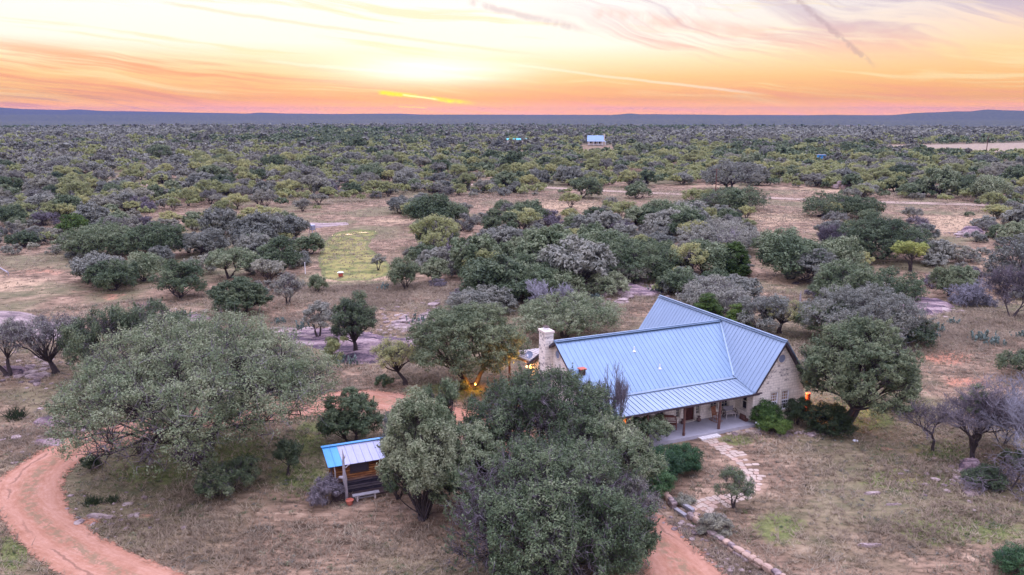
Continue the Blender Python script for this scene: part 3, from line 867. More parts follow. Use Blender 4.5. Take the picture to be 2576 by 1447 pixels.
def rock_mesh(name, poly, mat, seed, thick=0.35, step=0.35, lumps=0.35):
    """low granite sheet filling a world outline, with ledges and cracks"""
    w = np.array(poly, float); c = w.mean(0)
    x0, y0 = w.min(0) - .5; x1, y1 = w.max(0) + .5
    ext = min(w.max(0) - w.min(0)); step = min(step, ext / 9)
    step = max(step, (x1 - x0) / 130, (y1 - y0) / 130)
    nx = int((x1 - x0) / step) + 1; ny = int((y1 - y0) / step) + 1
    X, Y = np.meshgrid(np.linspace(x0, x1, nx), np.linspace(y0, y1, ny))
    ins = inpoly(X, Y, w).astype(float)
    d = ins.copy(); dist = ins.copy()
    for _ in range(14):
        e = d.copy()
        e[1:-1, 1:-1] = np.minimum.reduce([d[1:-1, 1:-1], d[:-2, 1:-1], d[2:, 1:-1], d[1:-1, :-2], d[1:-1, 2:]])
        e[0] = e[-1] = 0; e[:, 0] = e[:, -1] = 0
        d = e; dist += d
    dist = dist * step
    f = fbm(X / 1.7 + seed, Y / 1.7, 4, seed); g = fbm(X / 5 + seed, Y / 3.2, 3, seed + 1)
    wr = min(1.6, ext * .30); h = sm(0.06 * wr, wr, dist + 0.4 * wr * f) * thick * (0.55 + 0.6 * g)
    # terraces
    hs = np.floor((h + 0.10 * f) / 0.16) * 0.16
    h = 0.45 * h + 0.55 * hs
    z = terrain(X, Y) - 0.10 + h * 1.2 + 0.05 * f * (dist > 0)
    V = np.stack([X, Y, z], -1).reshape(-1, 3)
    i, j = np.meshgrid(np.arange(ny - 1), np.arange(nx - 1), indexing='ij')
    F = np.stack([i * nx + j, i * nx + j + 1, (i + 1) * nx + j + 1, (i + 1) * nx + j], -1).reshape(-1, 4)
    cellin = (h[:-1, :-1] + h[1:, 1:] + h[:-1, 1:] + h[1:, :-1]).reshape(-1) > 0.03
    F = F[cellin]
    F = biggest_piece(F) if len(F) else F
    V = V - np.array([c[0], c[1], 0])
    me = fast_mesh(name, V, F, mat, smooth=False)
    return me, (c[0], c[1], 0)


def mat_granite(name, c0, c1, c2, c3):
    m, N = new_mat(name)
    g = N.n('ShaderNodeNewGeometry'); pos = g.outputs['Position']
    mp = N.n('ShaderNodeMapping', inp={0: pos, 2: (0, 0, .3), 3: (0.35, 1.2, 2.0)}).outputs[0]
    n1 = N.noise(mp, 0.6, 6, 0.68, 0.8); n2 = N.noise(pos, 4.0, 5, 0.7)
    f = N.math('ADD', N.math('MULTIPLY', n1, 0.75), N.math('MULTIPLY', n2, 0.25))
    c = N.ramp(f, [(0.40, c0), (0.475, c1), (0.53, c2), (0.62, c3)])
    pbsdf(N, c, 0.9, 0.15, bump=N.math('ADD', n1, N.math('MULTIPLY', n2, .4)), bstr=0.7, bdist=0.12)
    return m


M['granite'] = mat_granite('lichened granite', (0.040, 0.030, 0.038, 1), (0.115, 0.080, 0.095, 1), (0.25, 0.175, 0.165, 1), (0.38, 0.30, 0.28, 1))
M['granite_dark'] = mat_granite('dark granite', (0.035, 0.028, 0.035, 1), (0.09, 0.065, 0.075, 1), (0.19, 0.13, 0.13, 1), (0.31, 0.24, 0.24, 1))
M['granite_pale'] = mat_granite('pale granite', (0.10, 0.075, 0.075, 1), (0.22, 0.165, 0.15, 1), (0.32, 0.25, 0.22, 1), (0.42, 0.345, 0.30, 1))


def outcrop(P, mat, label, seed, thick=.35, world=False, group=None):
    w = np.array(P) if world else w_of(P)
    me, c = rock_mesh('rock_outcrop', w, M[mat], seed, thick)
    return add_obj('rock_outcrop', me, loc=c, label=label, cat='rock', group=group)


def blobP(cx, cy, rx, ry, n=14, seed=0, j=.2):
    r = random.Random(seed)
    return [(cx + rx * cos(2 * pi * k / n) * (1 + j * (r.random() - .5) * 2), cy + ry * sin(2 * pi * k / n) * (1 + j * (r.random() - .5) * 2)) for k in range(n)]


outcrop(SLAB1, 'granite', 'broad streaked pink granite sheet with straw tufts, behind the spreading oak', 3, .5)
outcrop(SLAB0, 'granite_pale', 'pale granite sheet at the far left edge of the picture behind the sparse oaks', 5, .4)
outcrop(SLAB2, 'granite', 'purple granite ledge beyond the oaks right of the house', 7, .8)
outcrop(SLAB3, 'granite', 'broken granite ledge under the brush behind the house roof', 9, .8)
outcrop(SLAB4, 'granite_pale', 'striped flat granite slab near the white feed box', 11, .3)
outcrop(blobP(118, 1062, 42, 11, seed=1), 'granite_dark', 'long dark boulder hump beside the dark oaks above the drive bend', 13, 1.2)
outcrop(blobP(122, 1115, 40, 9, seed=2), 'granite', 'flat grey purple rock above the drive bend, upper of two low rocks', 15, .6)
outcrop(blobP(62, 1145, 34, 8, seed=3), 'granite', 'flat grey purple rock above the drive bend, nearest the drive edge', 17, .45)
outcrop(blobP(40, 935, 45, 12, seed=4), 'granite_dark', 'dark jagged rock pile under the sparse oak at the left edge', 19, 1.0)
outcrop(blobP(125, 905, 40, 7, seed=5), 'granite_pale', 'pale flat rock at the foot of the sparse leaning oak', 21, .4)
outcrop(blobP(2262, 1098, 36, 10, seed=6), 'granite_pale', 'round low pale rock in the lawn between the oak and the bare tree', 23, .25)
outcrop(blobP(2437, 1178, 34, 18, seed=7), 'granite_dark', 'dark boulder at the foot of the bare tree with a bushy top', 25, 1.2)
outcrop(blobP(2446, 1242, 32, 14, seed=8), 'granite_pale', 'smooth pale flat boulder in front of the shrub below the bare tree', 27, .7)
outcrop(blobP(2245, 1271, 30, 5, seed=9), 'granite_pale', 'small long pink rock poking out of the open lawn', 29, .5)
outcrop(blobP(2195, 1243, 22, 4, seed=10), 'granite_pale', 'small flat pink rock behind the long lawn rock', 31, .4)
outcrop(blobP(2190, 1374, 30, 5, seed=11), 'granite_pale', 'thin pink rock sliver near the front of the lawn', 33, .3)
outcrop(blobP(1590, 990, 4, 2, seed=12), 'granite_pale', 'small pink stone hidden beside the house', 35, .2) if False else None
outcrop(blobP(905, 905, 60, 16, seed=13), 'granite_dark', 'dark mounded rock under the upright half bare oak', 37, .9)
outcrop(blobP(1085, 792, 40, 9, seed=14), 'granite_pale', 'grey stone ledge in the rust coloured grass left of the big round oak', 39, .9)
outcrop(blobP(1010, 822, 40, 8, seed=15), 'granite_pale', 'grey lichened ledge between the rust grass and the granite sheet', 41, .8)
outcrop(blobP(260, 1300, 46, 9, seed=16), 'granite_pale', 'thin pink rock shelf on the inner side of the drive bend', 43, .3)
outcrop(blobP(2445, 585, 30, 8, seed=17), 'granite', 'reddish boulder ledge in the dry field on the right', 45, 1.6)
outcrop(blobP(1565, 760, 26, 8, seed=18), 'granite_pale', 'pale rock slabs in dry grass just behind the far roof gable', 47, .5)
outcrop(blobP(710, 828, 40, 5, seed=19), 'granite_pale', 'low grey rocks between the prickly pears and the round dark oak', 49, .6)
outcrop(blobP(500, 802, 34, 6, seed=20), 'granite', 'broken rock beside the prickly pear left of the round dark oak', 51, .8)


# boulder pile (each boulder is a thing of its own)
def boulder_me(seed, sx, sy, sz, sub=2):
    import bmesh
    bm = bmesh.new(); bmesh.ops.create_icosphere(bm, subdivisions=sub, radius=1)
    for v in bm.verts:
        p = v.co
        n = float(fbm(np.array([p.x * 1.3 + seed]), np.array([p.y * 1.3 + p.z * 1.7]), 3, seed)[0])
        k = 1 + .22 * n
        q = [p.x * k, p.y * k, p.z * k]
        for i in range(3): q[i] = math.copysign(min(abs(q[i]), .82 + .06 * n), q[i])
        v.co = (q[0] * sx, q[1] * sy, q[2] * sz)
    me = bpy.data.meshes.new('boulder'); bm.to_mesh(me); bm.free(); return me


bp = at(2122, 476)
BK = .52
for i, (dx, dy, dz, s, lab) in enumerate(((-5.5, 0, 1.4, (2.2, 2, 2.0), 'lowest left granite boulder of the big pile beyond the dirt road'),
                                      (-2.2, 1, 3.4, (2.6, 2.2, 2.4), 'middle rounded granite boulder of the big pile beyond the dirt road'),
                                      (-.5, -1, 1.4, (2.1, 2, 1.9), 'cracked granite boulder at the foot of the big pile beyond the dirt road'),
                                      (3.6, 1, 2.6, (2.6, 2.4, 3.3), 'tall granite boulder at the right of the big pile beyond the dirt road'),
                                      (2.5, 0, 6.4, (2.5, 2, 1.5), 'capstone granite boulder on top of the big pile beyond the dirt road'))):
    dx, dy, dz = dx * BK, dy * BK, dz * BK; s = [q * BK for q in s]
    me = boulder_me(60 + i, *s, sub=3); me.materials.append(M['granite_pale'])
    add_obj('boulder', me, loc=(bp[0] + dx, bp[1] + dy, float(terrain(bp[0], bp[1])) + dz), label=lab, cat='boulder', group='boulder pile beyond the dirt road')


# ------------------------------------------------------------------ stepping-stone path and garden flags
def flag_strip(name, centre, width, seed, size=.55, mat=None, lift=.05, **kw):
    r = random.Random(seed); m = MB()
    q = resample(centre, .5)
    d = np.gradient(q, axis=0); d /= np.hypot(d[:, 0], d[:, 1])[:, None] + 1e-9
    s = 0.0; L = np.r_[0, np.cumsum(np.hypot(*np.diff(q, axis=0).T))]
    row = 0
    while s < L[-1]:
        h = size * r.uniform(.75, 1.2)
        c = np.array([np.interp(s + h / 2, L, q[:, 0]), np.interp(s + h / 2, L, q[:, 1])])
        t = np.array([np.interp(s, L, d[:, 0]), np.interp(s, L, d[:, 1])]); nr = np.array([-t[1], t[0]])
        wd = width(s / L[-1]) if callable(width) else width
        u = -wd / 2 + r.uniform(-.15, .1)
        while u < wd / 2 - .15:
            wv = size * r.uniform(.7, 1.6)
            g = .015
            pts = []
            k = 9
            for a in range(k):
                th = 2 * pi * (a + r.uniform(-.2, .2)) / k
                ex = np.sign(cos(th)) * abs(cos(th)) ** .55; ey = np.sign(sin(th)) * abs(sin(th)) ** .55
                p = c + nr * (u + wv / 2 + ex * (wv / 2 - g)) + t * (ey * (h / 2 - g)) * r.uniform(.9, 1.05)
                pts.append(p)
            z = float(terrain(c[0], c[1])) + lift * .6 + r.uniform(-.018, .012)
            if r.random() < .07: u += wv; continue
            m.slab([(p[0], p[1], z) for p in pts], .12, m=r.choice((0, 0, 0, 1)))
            u += wv
        s += h * .94; row += 1
    return m.build(name, mat or [M['flag'], M['sandstone']], **kw)


def Z6(x, y): return ((2400 + x / 2.2222) * .6289, (1650 + y / 2.2222) * .6289)
PATHC = [at(*Z6(*p)) for p in ((975, 245), (1040, 290), (1100, 335), (1190, 385), (1275, 435), (1325, 485), (1352, 530), (1368, 590), (1372, 640), (1350, 690), (1290, 735), (1190, 765), (1080, 778), (970, 800), (880, 835), (800, 880))]
flag_strip('stone_path', np.array(PATHC), lambda t: 1.6 if t > .75 else 1.2, 4, size=.5, kind='structure')
gp = [at(*Z2(x, y)) for x, y in ((1590, 740), (1750, 722), (1900, 712), (2130, 735))] if 'Z2' in globals() else [at(*((2400 + x / 3.22) * .6289, (1500 + y / 3.22) * .6289)) for x, y in ((1600, 742), (1750, 722), (1900, 712), (2130, 735))]
flag_strip('stone_path', np.array(gp), 1.3, 8, size=.42, kind='structure')


def stone_wall(P, seed, label, hgt=.5, sz=.5):
    r = random.Random(seed); q = resample(np.array([at(*p) for p in P]), .1)
    L = np.r_[0, np.cumsum(np.hypot(*np.diff(q, axis=0).T))]
    c0 = q[0]; V = []; F = []; b = 0; s = 0.0
    MI = []
    while s < L[-1]:
        w = sz * r.uniform(.7, 1.45)
        p = np.array([np.interp(s + w / 2, L, q[:, 0]), np.interp(s + w / 2, L, q[:, 1])]); p2 = np.array([np.interp(s + w, L, q[:, 0]), np.interp(s + w, L, q[:, 1])])
        a = atan2(p2[1] - p[1], p2[0] - p[0])
        lv = 2 if r.random() < .75 else 1
        for k in range(lv):
            hh = hgt * r.uniform(.75, 1.1) / lv * 1.15
            me = boulder_me(r.randint(1, 900), w * .62, .24 * r.uniform(.8, 1.25), hh * .62, 2)
            co = np.zeros(len(me.vertices) * 3, np.float32); me.vertices.foreach_get('co', co); co = co.reshape(-1, 3)
            fi = np.zeros(len(me.polygons) * 3, np.int32); me.polygons.foreach_get('vertices', fi); fi = fi.reshape(-1, 3)
            aa = a + r.uniform(-.15, .15)
            x = co[:, 0] * cos(aa) - co[:, 1] * sin(aa) + p[0] - c0[0]; y = co[:, 0] * sin(aa) + co[:, 1] * cos(aa) + p[1] - c0[1]
            z = co[:, 2] + hh * .45 + k * hgt * .48
            V.append(np.stack([x, y, z], -1)); F.append(fi + b); b += len(co); MI += [r.choice((0, 0, 1))] * len(fi)
            bpy.data.meshes.remove(me)
        s += w * .98
    me = fast_mesh('stone_wall', np.concatenate(V), np.concatenate(F), [M['sandstone'], M['granite_pale']], MI)
    add_obj('stone_wall', me, loc=(c0[0], c0[1], float(terrain(*c0))), label=label, cat='stone wall')


stone_wall([Z6(455, 690), Z6(520, 720), Z6(575, 755), Z6(620, 810), Z6(650, 850)], 3, 'short low dry stone wall beside the brush, uphill of the timber steps')
stone_wall([Z6(775, 935), Z6(850, 985), Z6(900, 1030), Z6(950, 1085), Z6(1050, 1150), Z6(1130, 1200), Z6(1250, 1285), Z6(1400, 1375), Z6(1560, 1460), Z6(1660, 1540)], 6,
           'long low dry stone wall of pink boulders running along the drive below the lawn')
for P, z, lab in (((Z6(668, 872), Z6(762, 935)), .16, 'lower grey timber step set in the gap of the stone wall'), ((Z6(738, 850), Z6(828, 908)), .34, 'upper grey timber step in the gap of the stone wall')):
    a = np.array([*at(*P[0]), z - .08]); b_ = np.array([*at(*P[1]), z - .08]); mid = (a + b_) / 2
    m = MB(); m.beam(a - mid, b_ - mid, .24, .2); m.beam(a - mid + np.array([.1, .22, -.02]), b_ - mid + np.array([.1, .22, -.02]), .10, .16)
    m.build('timber_step', M['greywood'], loc=tuple(mid), label=lab, cat='step', group='timber steps')
# ------------------------------------------------------------------ the stone ranch house (local axes: u along the porch, v towards the back)
HO = (6.4755, 61.2388); HYAW = 0.4184
LU, WB, OH = 14.51, 5.6073, 0.22
UR = LU + WB / 2
SA = 0.6487; VB, ZB = 0.567, 3.60; VR, ZR = 5.9334, 7.081       # front slope of the main roof
HB, ZEB = 7.3244, 3.1547; SBs = (HB - ZEB) / (WB / 2 + OH)
VF = -2.26; VBK = 16.0
house = empty('stone_house', (HO[0], HO[1], 0), HYAW, 'cream limestone ranch house with blue-grey metal roofs, long porch and tall chimney', 'house')


def hw(u, v, z=0.0):
    return (HO[0] + u * cos(HYAW) - v * sin(HYAW), HO[1] + u * sin(HYAW) + v * cos(HYAW), z)


def ubv(z): return UR - (HB - z) / SBs


def wall_open(m, org, du, L, zt, opens, depth=.24, dn=(0, 0), mi=0):
    """vertical wall rectangle starting at org=(u,v,z0), along direction du, length L, up to zt, with openings (a0,a1,z0,z1) and inward reveals along dn"""
    xs = sorted({0.0, L, *[o[0] for o in opens], *[o[1] for o in opens]}); zs = sorted({org[2], zt, *[o[2] for o in opens], *[o[3] for o in opens]})
    P = lambda a, z, d=0: (org[0] + du[0] * a + dn[0] * d, org[1] + du[1] * a + dn[1] * d, z)
    for i in range(len(xs) - 1):
        for j in range(len(zs) - 1):
            cx, cz = (xs[i] + xs[i + 1]) / 2, (zs[j] + zs[j + 1]) / 2
            if any(o[0] < cx < o[1] and o[2] < cz < o[3] for o in opens): continue
            m.add([P(xs[i], zs[j]), P(xs[i + 1], zs[j]), P(xs[i + 1], zs[j + 1]), P(xs[i], zs[j + 1])], [(0, 1, 2, 3)], mi)
    for a0, a1, z0, z1 in opens:
        q = [(a0, z0), (a1, z0), (a1, z1), (a0, z1)]
        for k in range(4):
            (p0, w0), (p1, w1) = q[k], q[(k + 1) % 4]
            m.add([P(p0, w0), P(p1, w1), P(p1, w1, depth), P(p0, w0, depth)], [(3, 2, 1, 0)], mi)


def set_stain(o, fn):
    me = o.data; a_ = me.color_attributes.new('stain', 'FLOAT_COLOR', 'CORNER')
    for p in me.polygons:
        for li in p.loop_indices:
            v = me.vertices[me.loops[li].vertex_index].co; s_ = fn(v); a_.data[li].color = (s_, s_, s_, 1)


def window(parent, u0, u1, z0, z1, plane, pos, depth=.10, cols=2, rows=2, blind=None, lit=False, name='window', sill=True, face=-1):
    """plane 'v': window in a wall v=pos facing -v; plane 'u': wall u=pos facing face*u"""
    m = MB(); fw = .065

    def bx(a0, a1, c0, c1, d0, d1, mi=0):
        if plane == 'v': m.box(((a0 + a1) / 2, pos + (d0 + d1) / 2, (c0 + c1) / 2), (a1 - a0, d1 - d0, c1 - c0), m=mi)
        else: m.box((pos - face * (d0 + d1) / 2, (a0 + a1) / 2, (c0 + c1) / 2), (d1 - d0, a1 - a0, c1 - c0), m=mi)
    d = depth
    bx(u0, u0 + fw, z0, z1, d - .05, d + .03); bx(u1 - fw, u1, z0, z1, d - .05, d + .03)
    bx(u0 + fw, u1 - fw, z1 - fw, z1, d - .05, d + .03); bx(u0 + fw, u1 - fw, z0, z0 + fw, d - .05, d + .03)
    zm = (z0 + z1) / 2
    bx(u0 + fw, u1 - fw, zm - .035, zm + .035, d - .04, d + .03)
    for k in range(1, cols):
        x = u0 + (u1 - u0) * k / cols; bx(x - .012, x + .012, z0 + fw, zm - .035, d - .02, d + .015); bx(x - .012, x + .012, zm + .035, z1 - fw, d - .02, d + .015)
    for q0, q1 in ((z0 + fw, zm - .035), (zm + .035, z1 - fw)):
        for k in range(1, rows):
            zz = q0 + (q1 - q0) * k / rows; bx(u0 + fw, u1 - fw, zz - .012, zz + .012, d - .018, d + .013)
    f = m.build(name, [M['white'] if blind else M['cream']], parent)
    m = MB(); bx(u0 + fw - .005, u1 - fw + .005, z0 + fw - .005, z1 - fw + .005, d + .032, d + .045)
    m.build('pane', M['litwindow'] if lit else M['glass'], f)
    if blind:
        m = MB(); bx(u0 + fw + .01, u1 - fw - .01, zm + .04, z1 - fw - .01, d + .018, d + .030); m.build('blind', M['blind'], f)
    if sill:
        m = MB(); bx(u0 - .10, u1 + .10, z0 - .11, z0 - .004, -.05, .14); m.build('sill', M['cream'], f)
        m = MB(); bx(u0 - .14, u1 + .14, z1 + .004, z1 + .16, -.03, .05); bx(u0 - .14, u0 - .01, z0, z1, -.03, .04); bx(u1 + .01, u1 + .14, z0, z1, -.03, .04)
        m.build('surround', M['cream'], f)
    return f


# --- walls
WPORCH = [(2.86, 3.44, 1.0, 2.3), (3.54, 4.12, 1.0, 2.3), (6.2, 7.05, 0.98, 2.35), (8.2, 8.66, .77, 2.45), (9.1, 10.16, .32, 2.55), (10.28, 10.74, .77, 2.45), (11.8, 12.6, 1.0, 2.35), (13.0, 13.78, 1.0, 2.35)]
m = MB(); wall_open(m, (0, 0, 0), (1, 0), LU, 3.42, WPORCH, dn=(0, 1))
m.add([(LU, 11.87, 0), (0, 11.87, 0), (0, 11.87, 3.42), (LU, 11.87, 3.42)], [(0, 1, 2, 3)])
set_stain(m.build('front_wall', M['stone_u'], house), lambda v: 0.0)
m = MB()
def zroofA(v): return ZB + (v - VB) * SA if v < VR else ZR - (v - VR) * SA
# left gable wall (faces -u) with the round louvre opening kept as a panel on top
prof = [(0, 0), (11.87, 0), (11.87, 3.40), (2 * VR - VB, ZB - .14), (VR, ZR - .14), (VB, ZB - .14), (0, 3.40)]
m.add([(0, p[0], p[1]) for p in prof], [tuple(range(len(prof)))[::-1]])
m.add([(.25, p[0], p[1]) for p in prof], [tuple(range(len(prof)))])
set_stain(m.build('gable_wall', M['stone_v'], house), lambda v: 0.15 if v.z > 3 else 0.0)
# wing: side walls
m = MB(); wall_open(m, (LU, 0.0, 0), (0, -1), -VF, 3.10, [(.78, 1.5, 1.04, 2.55)], dn=(1, 0))
m.add([(LU + WB, VF, 0), (LU + WB, VBK, 0), (LU + WB, VBK, 3.1), (LU + WB, VF, 3.1)], [(0, 1, 2, 3)])
set_stain(m.build('side_wall', M['stone_v'], house), lambda v: 0.0)
# wing: front gable, finely gridded so the weathered patch can be marked
m = MB()
GW = [(16.44 - LU, 17.26 - LU, .85, 2.63), (17.66 - LU, 18.48 - LU, .85, 2.63)]
wall_open(m, (LU, VF, 0), (1, 0), WB, 3.1, GW, dn=(0, 1))
nz = 16
for k in range(nz):
    z0 = 3.1 + (HB - .16 - 3.1) * k / nz; z1 = 3.1 + (HB - .16 - 3.1) * (k + 1) / nz
    h0 = (HB - .12 - z0) / SBs; h1 = max((HB - .12 - z1) / SBs, .01)
    h0 = min(h0, WB / 2); h1 = min(h1, WB / 2)
    for q in range(6):
        a0, a1, b0, b1 = (UR - h0 + 2 * h0 * q / 6, UR - h0 + 2 * h0 * (q + 1) / 6, UR - h1 + 2 * h1 * q / 6, UR - h1 + 2 * h1 * (q + 1) / 6)
        m.add([(a0, VF, z0), (a1, VF, z0), (b1, VF, z1), (b0, VF, z1)], [(0, 1, 2, 3)])
o = m.build('wing_wall', M['stone_u'], house)
set_stain(o, lambda v: max(0.0, 1.0 - hypot((v.x - 17.0) / 1.9, (v.z - 3.9) / 1.5) * .75) if v.y < 0 else 0)

m = MB(); m.add([(LU, VBK, 0), (LU + WB, VBK, 0), (LU + WB, VBK, 3.1), (UR, VBK, HB - .14), (LU, VBK, 3.1)], [(4, 3, 2, 1, 0)]); set_stain(m.build('back_wall', M['stone_u'], house), lambda v: 0.0)
# --- windows, door
for k, w_ in enumerate(WPORCH):
    if k == 4: continue
    window(house, w_[0] + .02, w_[1] - .02, w_[2] + .02, w_[3] - .02, 'v', 0.0, .10, cols=2 if k in (3, 5) else 2, rows=3 if k in (3, 5) else 2, lit=k < 2)
for g0, g1, z0, z1 in GW: window(house, LU + g0 + .02, LU + g1 - .02, z0 + .02, z1 - .02, 'v', VF, .08, cols=3, rows=3, blind=True)
window(house, -1.49, -.79, 1.06, 2.53, 'u', LU, .10, cols=1, rows=1, face=-1)
m = MB(); m.box((9.63, .14, 1.43), (1.00, .06, 2.2)); 
for zz in (.75, 1.45, 2.1):
    for uu in (9.40, 9.86): m.box((uu, .105, zz), (.34, .02, .48 if zz < 2 else .40), m=0)
dr = m.build('door', M['door'], house)
m = MB(); m.lathe([(.0, -.03), (.035, -.02), (.035, .02), (0, .03)], (10.03, .08, 1.3), 8); m.build('handle', M['iron'], dr)
m = MB(); m.box((9.12, .06, 1.43), (.07, .2, 2.26)); m.box((10.14, .06, 1.43), (.07, .2, 2.26)); m.box((9.63, .06, 2.6), (1.1, .2, .08)); m.box((9.63, -.04, .335), (1.15, .3, .05)); m.build('door_frame', M['cream'], dr)

# --- porch floor
m = MB(); m.slab([(-.4, -2.82, .3), (LU - .003, -2.82, .3), (LU - .003, -.003, .3), (-.4, -.003, .3)], .42)
m.build('porch_floor', M['concrete'], house)
m = MB()
r_ = random.Random(5)
for k in range(7):
    u = 8.45 + k * .28
    for j in range(2): m.slab([(u + .01, -3.38 + j * .27, .14), (u + .26, -3.38 + j * .27, .14), (u + .26, -3.13 + j * .27, .14), (u + .01 + r_.uniform(-.03, .03), -3.13 + j * .27, .14)], .16)
m.box((9.42, -3.11, .055), (1.98, .52, .11), m=1)
m.build('porch_step', [M['flagwhite'], M['flag']], house)

# --- roofs
def seams(m, lines, w=.03, h=.032, mi=0):
    for a, b in lines:
        a = np.array(a, float); b = np.array(b, float); a[2] += h / 2; b[2] += h / 2; m.beam(a, b, w, h, mi)


def roof_slab(m, pts, t=.10, mi=0): m.slab(pts, t, mi)


T = .10
m = MB(); U0 = -.45
roof_slab(m, [(U0, VB - .10, ZB - .065), (ubv(ZB) + .05, VB - .10, ZB - .065), (ubv(ZR) + .05, VR, ZR), (U0, VR, ZR)], T)
roof_slab(m, [(U0, VR, ZR), (ubv(ZR) + .05, VR, ZR), (LU + .2, 2 * VR - VB + .1, ZB - .065), (U0, 2 * VR - VB + .1, ZB - .065)], T)
L_ = []
u = U0 + .03
while u < ubv(ZR) - .1:
    zt = ZR
    zlow = ZB - .06; 
    # the seam starts on the valley where the wing roof cuts in
    zs = max(ZB - .06, HB - (UR - u) * SBs) if u > ubv(ZB) else ZB - .06
    if zs < zt - .1: L_.append(((u, VB + (zs - ZB) / SA, zs), (u, VR - .04, ZR - .03)))
    u += .455
seams(m, L_)
m.beam((U0, VR - .16, ZR + .0), (ubv(ZR), VR - .16, ZR + .0), .30, .03); m.beam((U0, VR + .16, ZR + .0), (ubv(ZR), VR + .16, ZR + .0), .30, .03)
m.beam((U0, VR, ZR + .06), (ubv(ZR) - .02, VR, ZR + .06), .22, .05)
m.beam((U0 + .02, VB - .1, ZB - .03), (U0 + .02, VR, ZR + .04), .12, .05)
rf = m.build('main_roof', M['roof_a'], house)
m = MB()    # pipes on the roof
for uu, vv in ((6.44, 4.04), (7.89, 2.16)):
    z = zroofA(vv); m.tube([(uu, vv, z - .05), (uu, vv, z + .42)], .05, 8); m.lathe([(.16, 0), (.13, .06), (.055, .14)], (uu, vv, z - .03), 10)
m.build('vent_pipe', M['white'], rf)
m = MB(); zz = zroofA(2.75); m.box((.55, 2.75, zz + .42), (.62, .62, .06), m=0); m.box((.55, 2.75, zz + .10), (.42, .42, .66), m=1); m.box((.55, 2.75, zz + .36), (.54, .54, .05), m=1)
m.build('roof_vent', [M['terracotta'], M['iron']], rf)

m = MB(); V0, V1 = VF - .5, VBK + .28
roof_slab(m, [(LU - OH, V0, ZEB), (UR, V0, HB), (UR, V1, HB), (LU - OH, V1, ZEB)][::-1], T)
roof_slab(m, [(LU + WB + OH, V0, ZEB), (UR, V0, HB), (UR, V1, HB), (LU + WB + OH, V1, ZEB)], T)
L_ = []; v = V0 + .05
while v < V1:
    # lower end: the eave, or the valley with the main roof
    zl = ZEB + .02
    if v > VB - .1 and v < VR: zl = max(zl, zroofA(v))
    elif VR <= v < 2 * VR - VB: zl = max(zl, zroofA(v))
    elif v > -2.73 and v <= VB: zl = max(zl, 3.0247 + (v + 2.7276) * .1745 + .02)
    ul = UR - (HB - zl) / SBs
    L_.append(((ul, v, zl), (UR - .03, v, HB - .03)))
    L_.append(((LU + WB + OH, v, ZEB + .02), (UR + .03, v, HB - .03)))
    v += .455
seams(m, L_)
m.beam((UR, V0, HB + .05), (UR, V1, HB + .05), .20, .05); m.beam((UR - .13, V0, HB - .08), (UR - .13, V1, HB - .08), .24, .03)
for s_ in (-1, 1):
    m.beam((UR + s_ * (WB / 2 + OH), V0 + .02, ZEB + .03), (UR, V0 + .02, HB + .04), .12, .05)
m.build('wing_roof', M['roof_b'], house)
# valley flashing
m = MB(); a = np.array((ubv(ZB) , VB - .05, ZB + .03)); b = np.array((ubv(ZR), VR - .02, ZR + .05)); m.beam(a, b, .22, .04)
m.beam((LU - OH - .02, -2.75, 3.06), (ubv(ZB), VB, ZB + .04), .14, .04)
m.build('valley_flashing', M['roof_b'], rf)

# porch roof
PV, PZ = -2.7276, 3.0247; SP = (ZB - .06 - PZ) / (VB - PV)
m = MB()
roof_slab(m, [(U0, PV, PZ), (LU - OH + .08, PV, PZ), (ubv(ZB) + .08, VB, ZB - .07), (U0, VB, ZB - .07)], .06)
L_ = []; u = U0 + .03
while u < LU: 
    zt = ZB - .06; vt = VB
    ve = PV
    if u > LU - OH - .05: ve = PV + (VB - PV) * (u - (LU - OH)) / max(ubv(ZB) - (LU - OH), .01); 
    if ve < VB - .2: L_.append(((u, ve, PZ + (ve - PV) * SP), (u, VB - .45, PZ + (VB - .45 - PV) * SP)))
    u += .455
seams(m, L_, h=.04)
m.beam((U0, VB - .22, ZB - .10 + .03), (ubv(ZB), VB - .22, ZB - .10 + .03), .55, .035)
pr_ = m.build('porch_roof', M['roof_p'], house)
m = MB(); m.beam((U0, PV + .02, PZ - .12), (LU - OH + .5, PV + .02, PZ - .12), .06, .16); m.beam((U0, -2.42, PZ - .16), (LU - .1, -2.42, PZ - .16), .16, .18)
for k in range(24): m.beam((U0 + .3 + k * .61, PV + .05, PZ - .10), (U0 + .3 + k * .61, -.02, PZ + .36), .05, .11)
m.beam((LU - OH - .25, PV - .05, PZ - .03), (LU + .45, PV - .05, PZ - .03), .12, .10)
m.build('fascia', M['trim'], pr_)
# rake boards and eaves of the two gables
m = MB()
for s0, s1, z0, z1 in ((VB - .1, VR, ZB - .20, ZR - .13), (2 * VR - VB + .1, VR, ZB - .20, ZR - .13)): m.beam((U0 + .03, s0, z0), (U0 + .03, s1, z1), .06, .24)
m.beam((U0 + .03, PV, PZ - .10), (U0 + .03, VB, ZB - .18), .06, .2)
for s0, s1, z0, z1 in ((VB, VR, ZB - .17, ZR - .10), (2 * VR - VB, VR, ZB - .17, ZR - .10)): m.beam((U0 / 2, s0, z0 - .05), (U0 / 2, s1, z1 - .05), .44, .06)
m.build('rake_board', M['trim'], house)
m = MB()
for s_ in (-1, 1):
    m.beam((UR + s_ * (WB / 2 + OH), V0 + .03, ZEB - .20), (UR, V0 + .03, HB - .20), .06, .17)
    m.beam((UR + s_ * (WB / 2 + OH - .1), V0 + .25, ZEB - .12), (UR, V0 + .25, HB - .21), .46, .05)
m.build('rake_board', M['trim'], house)

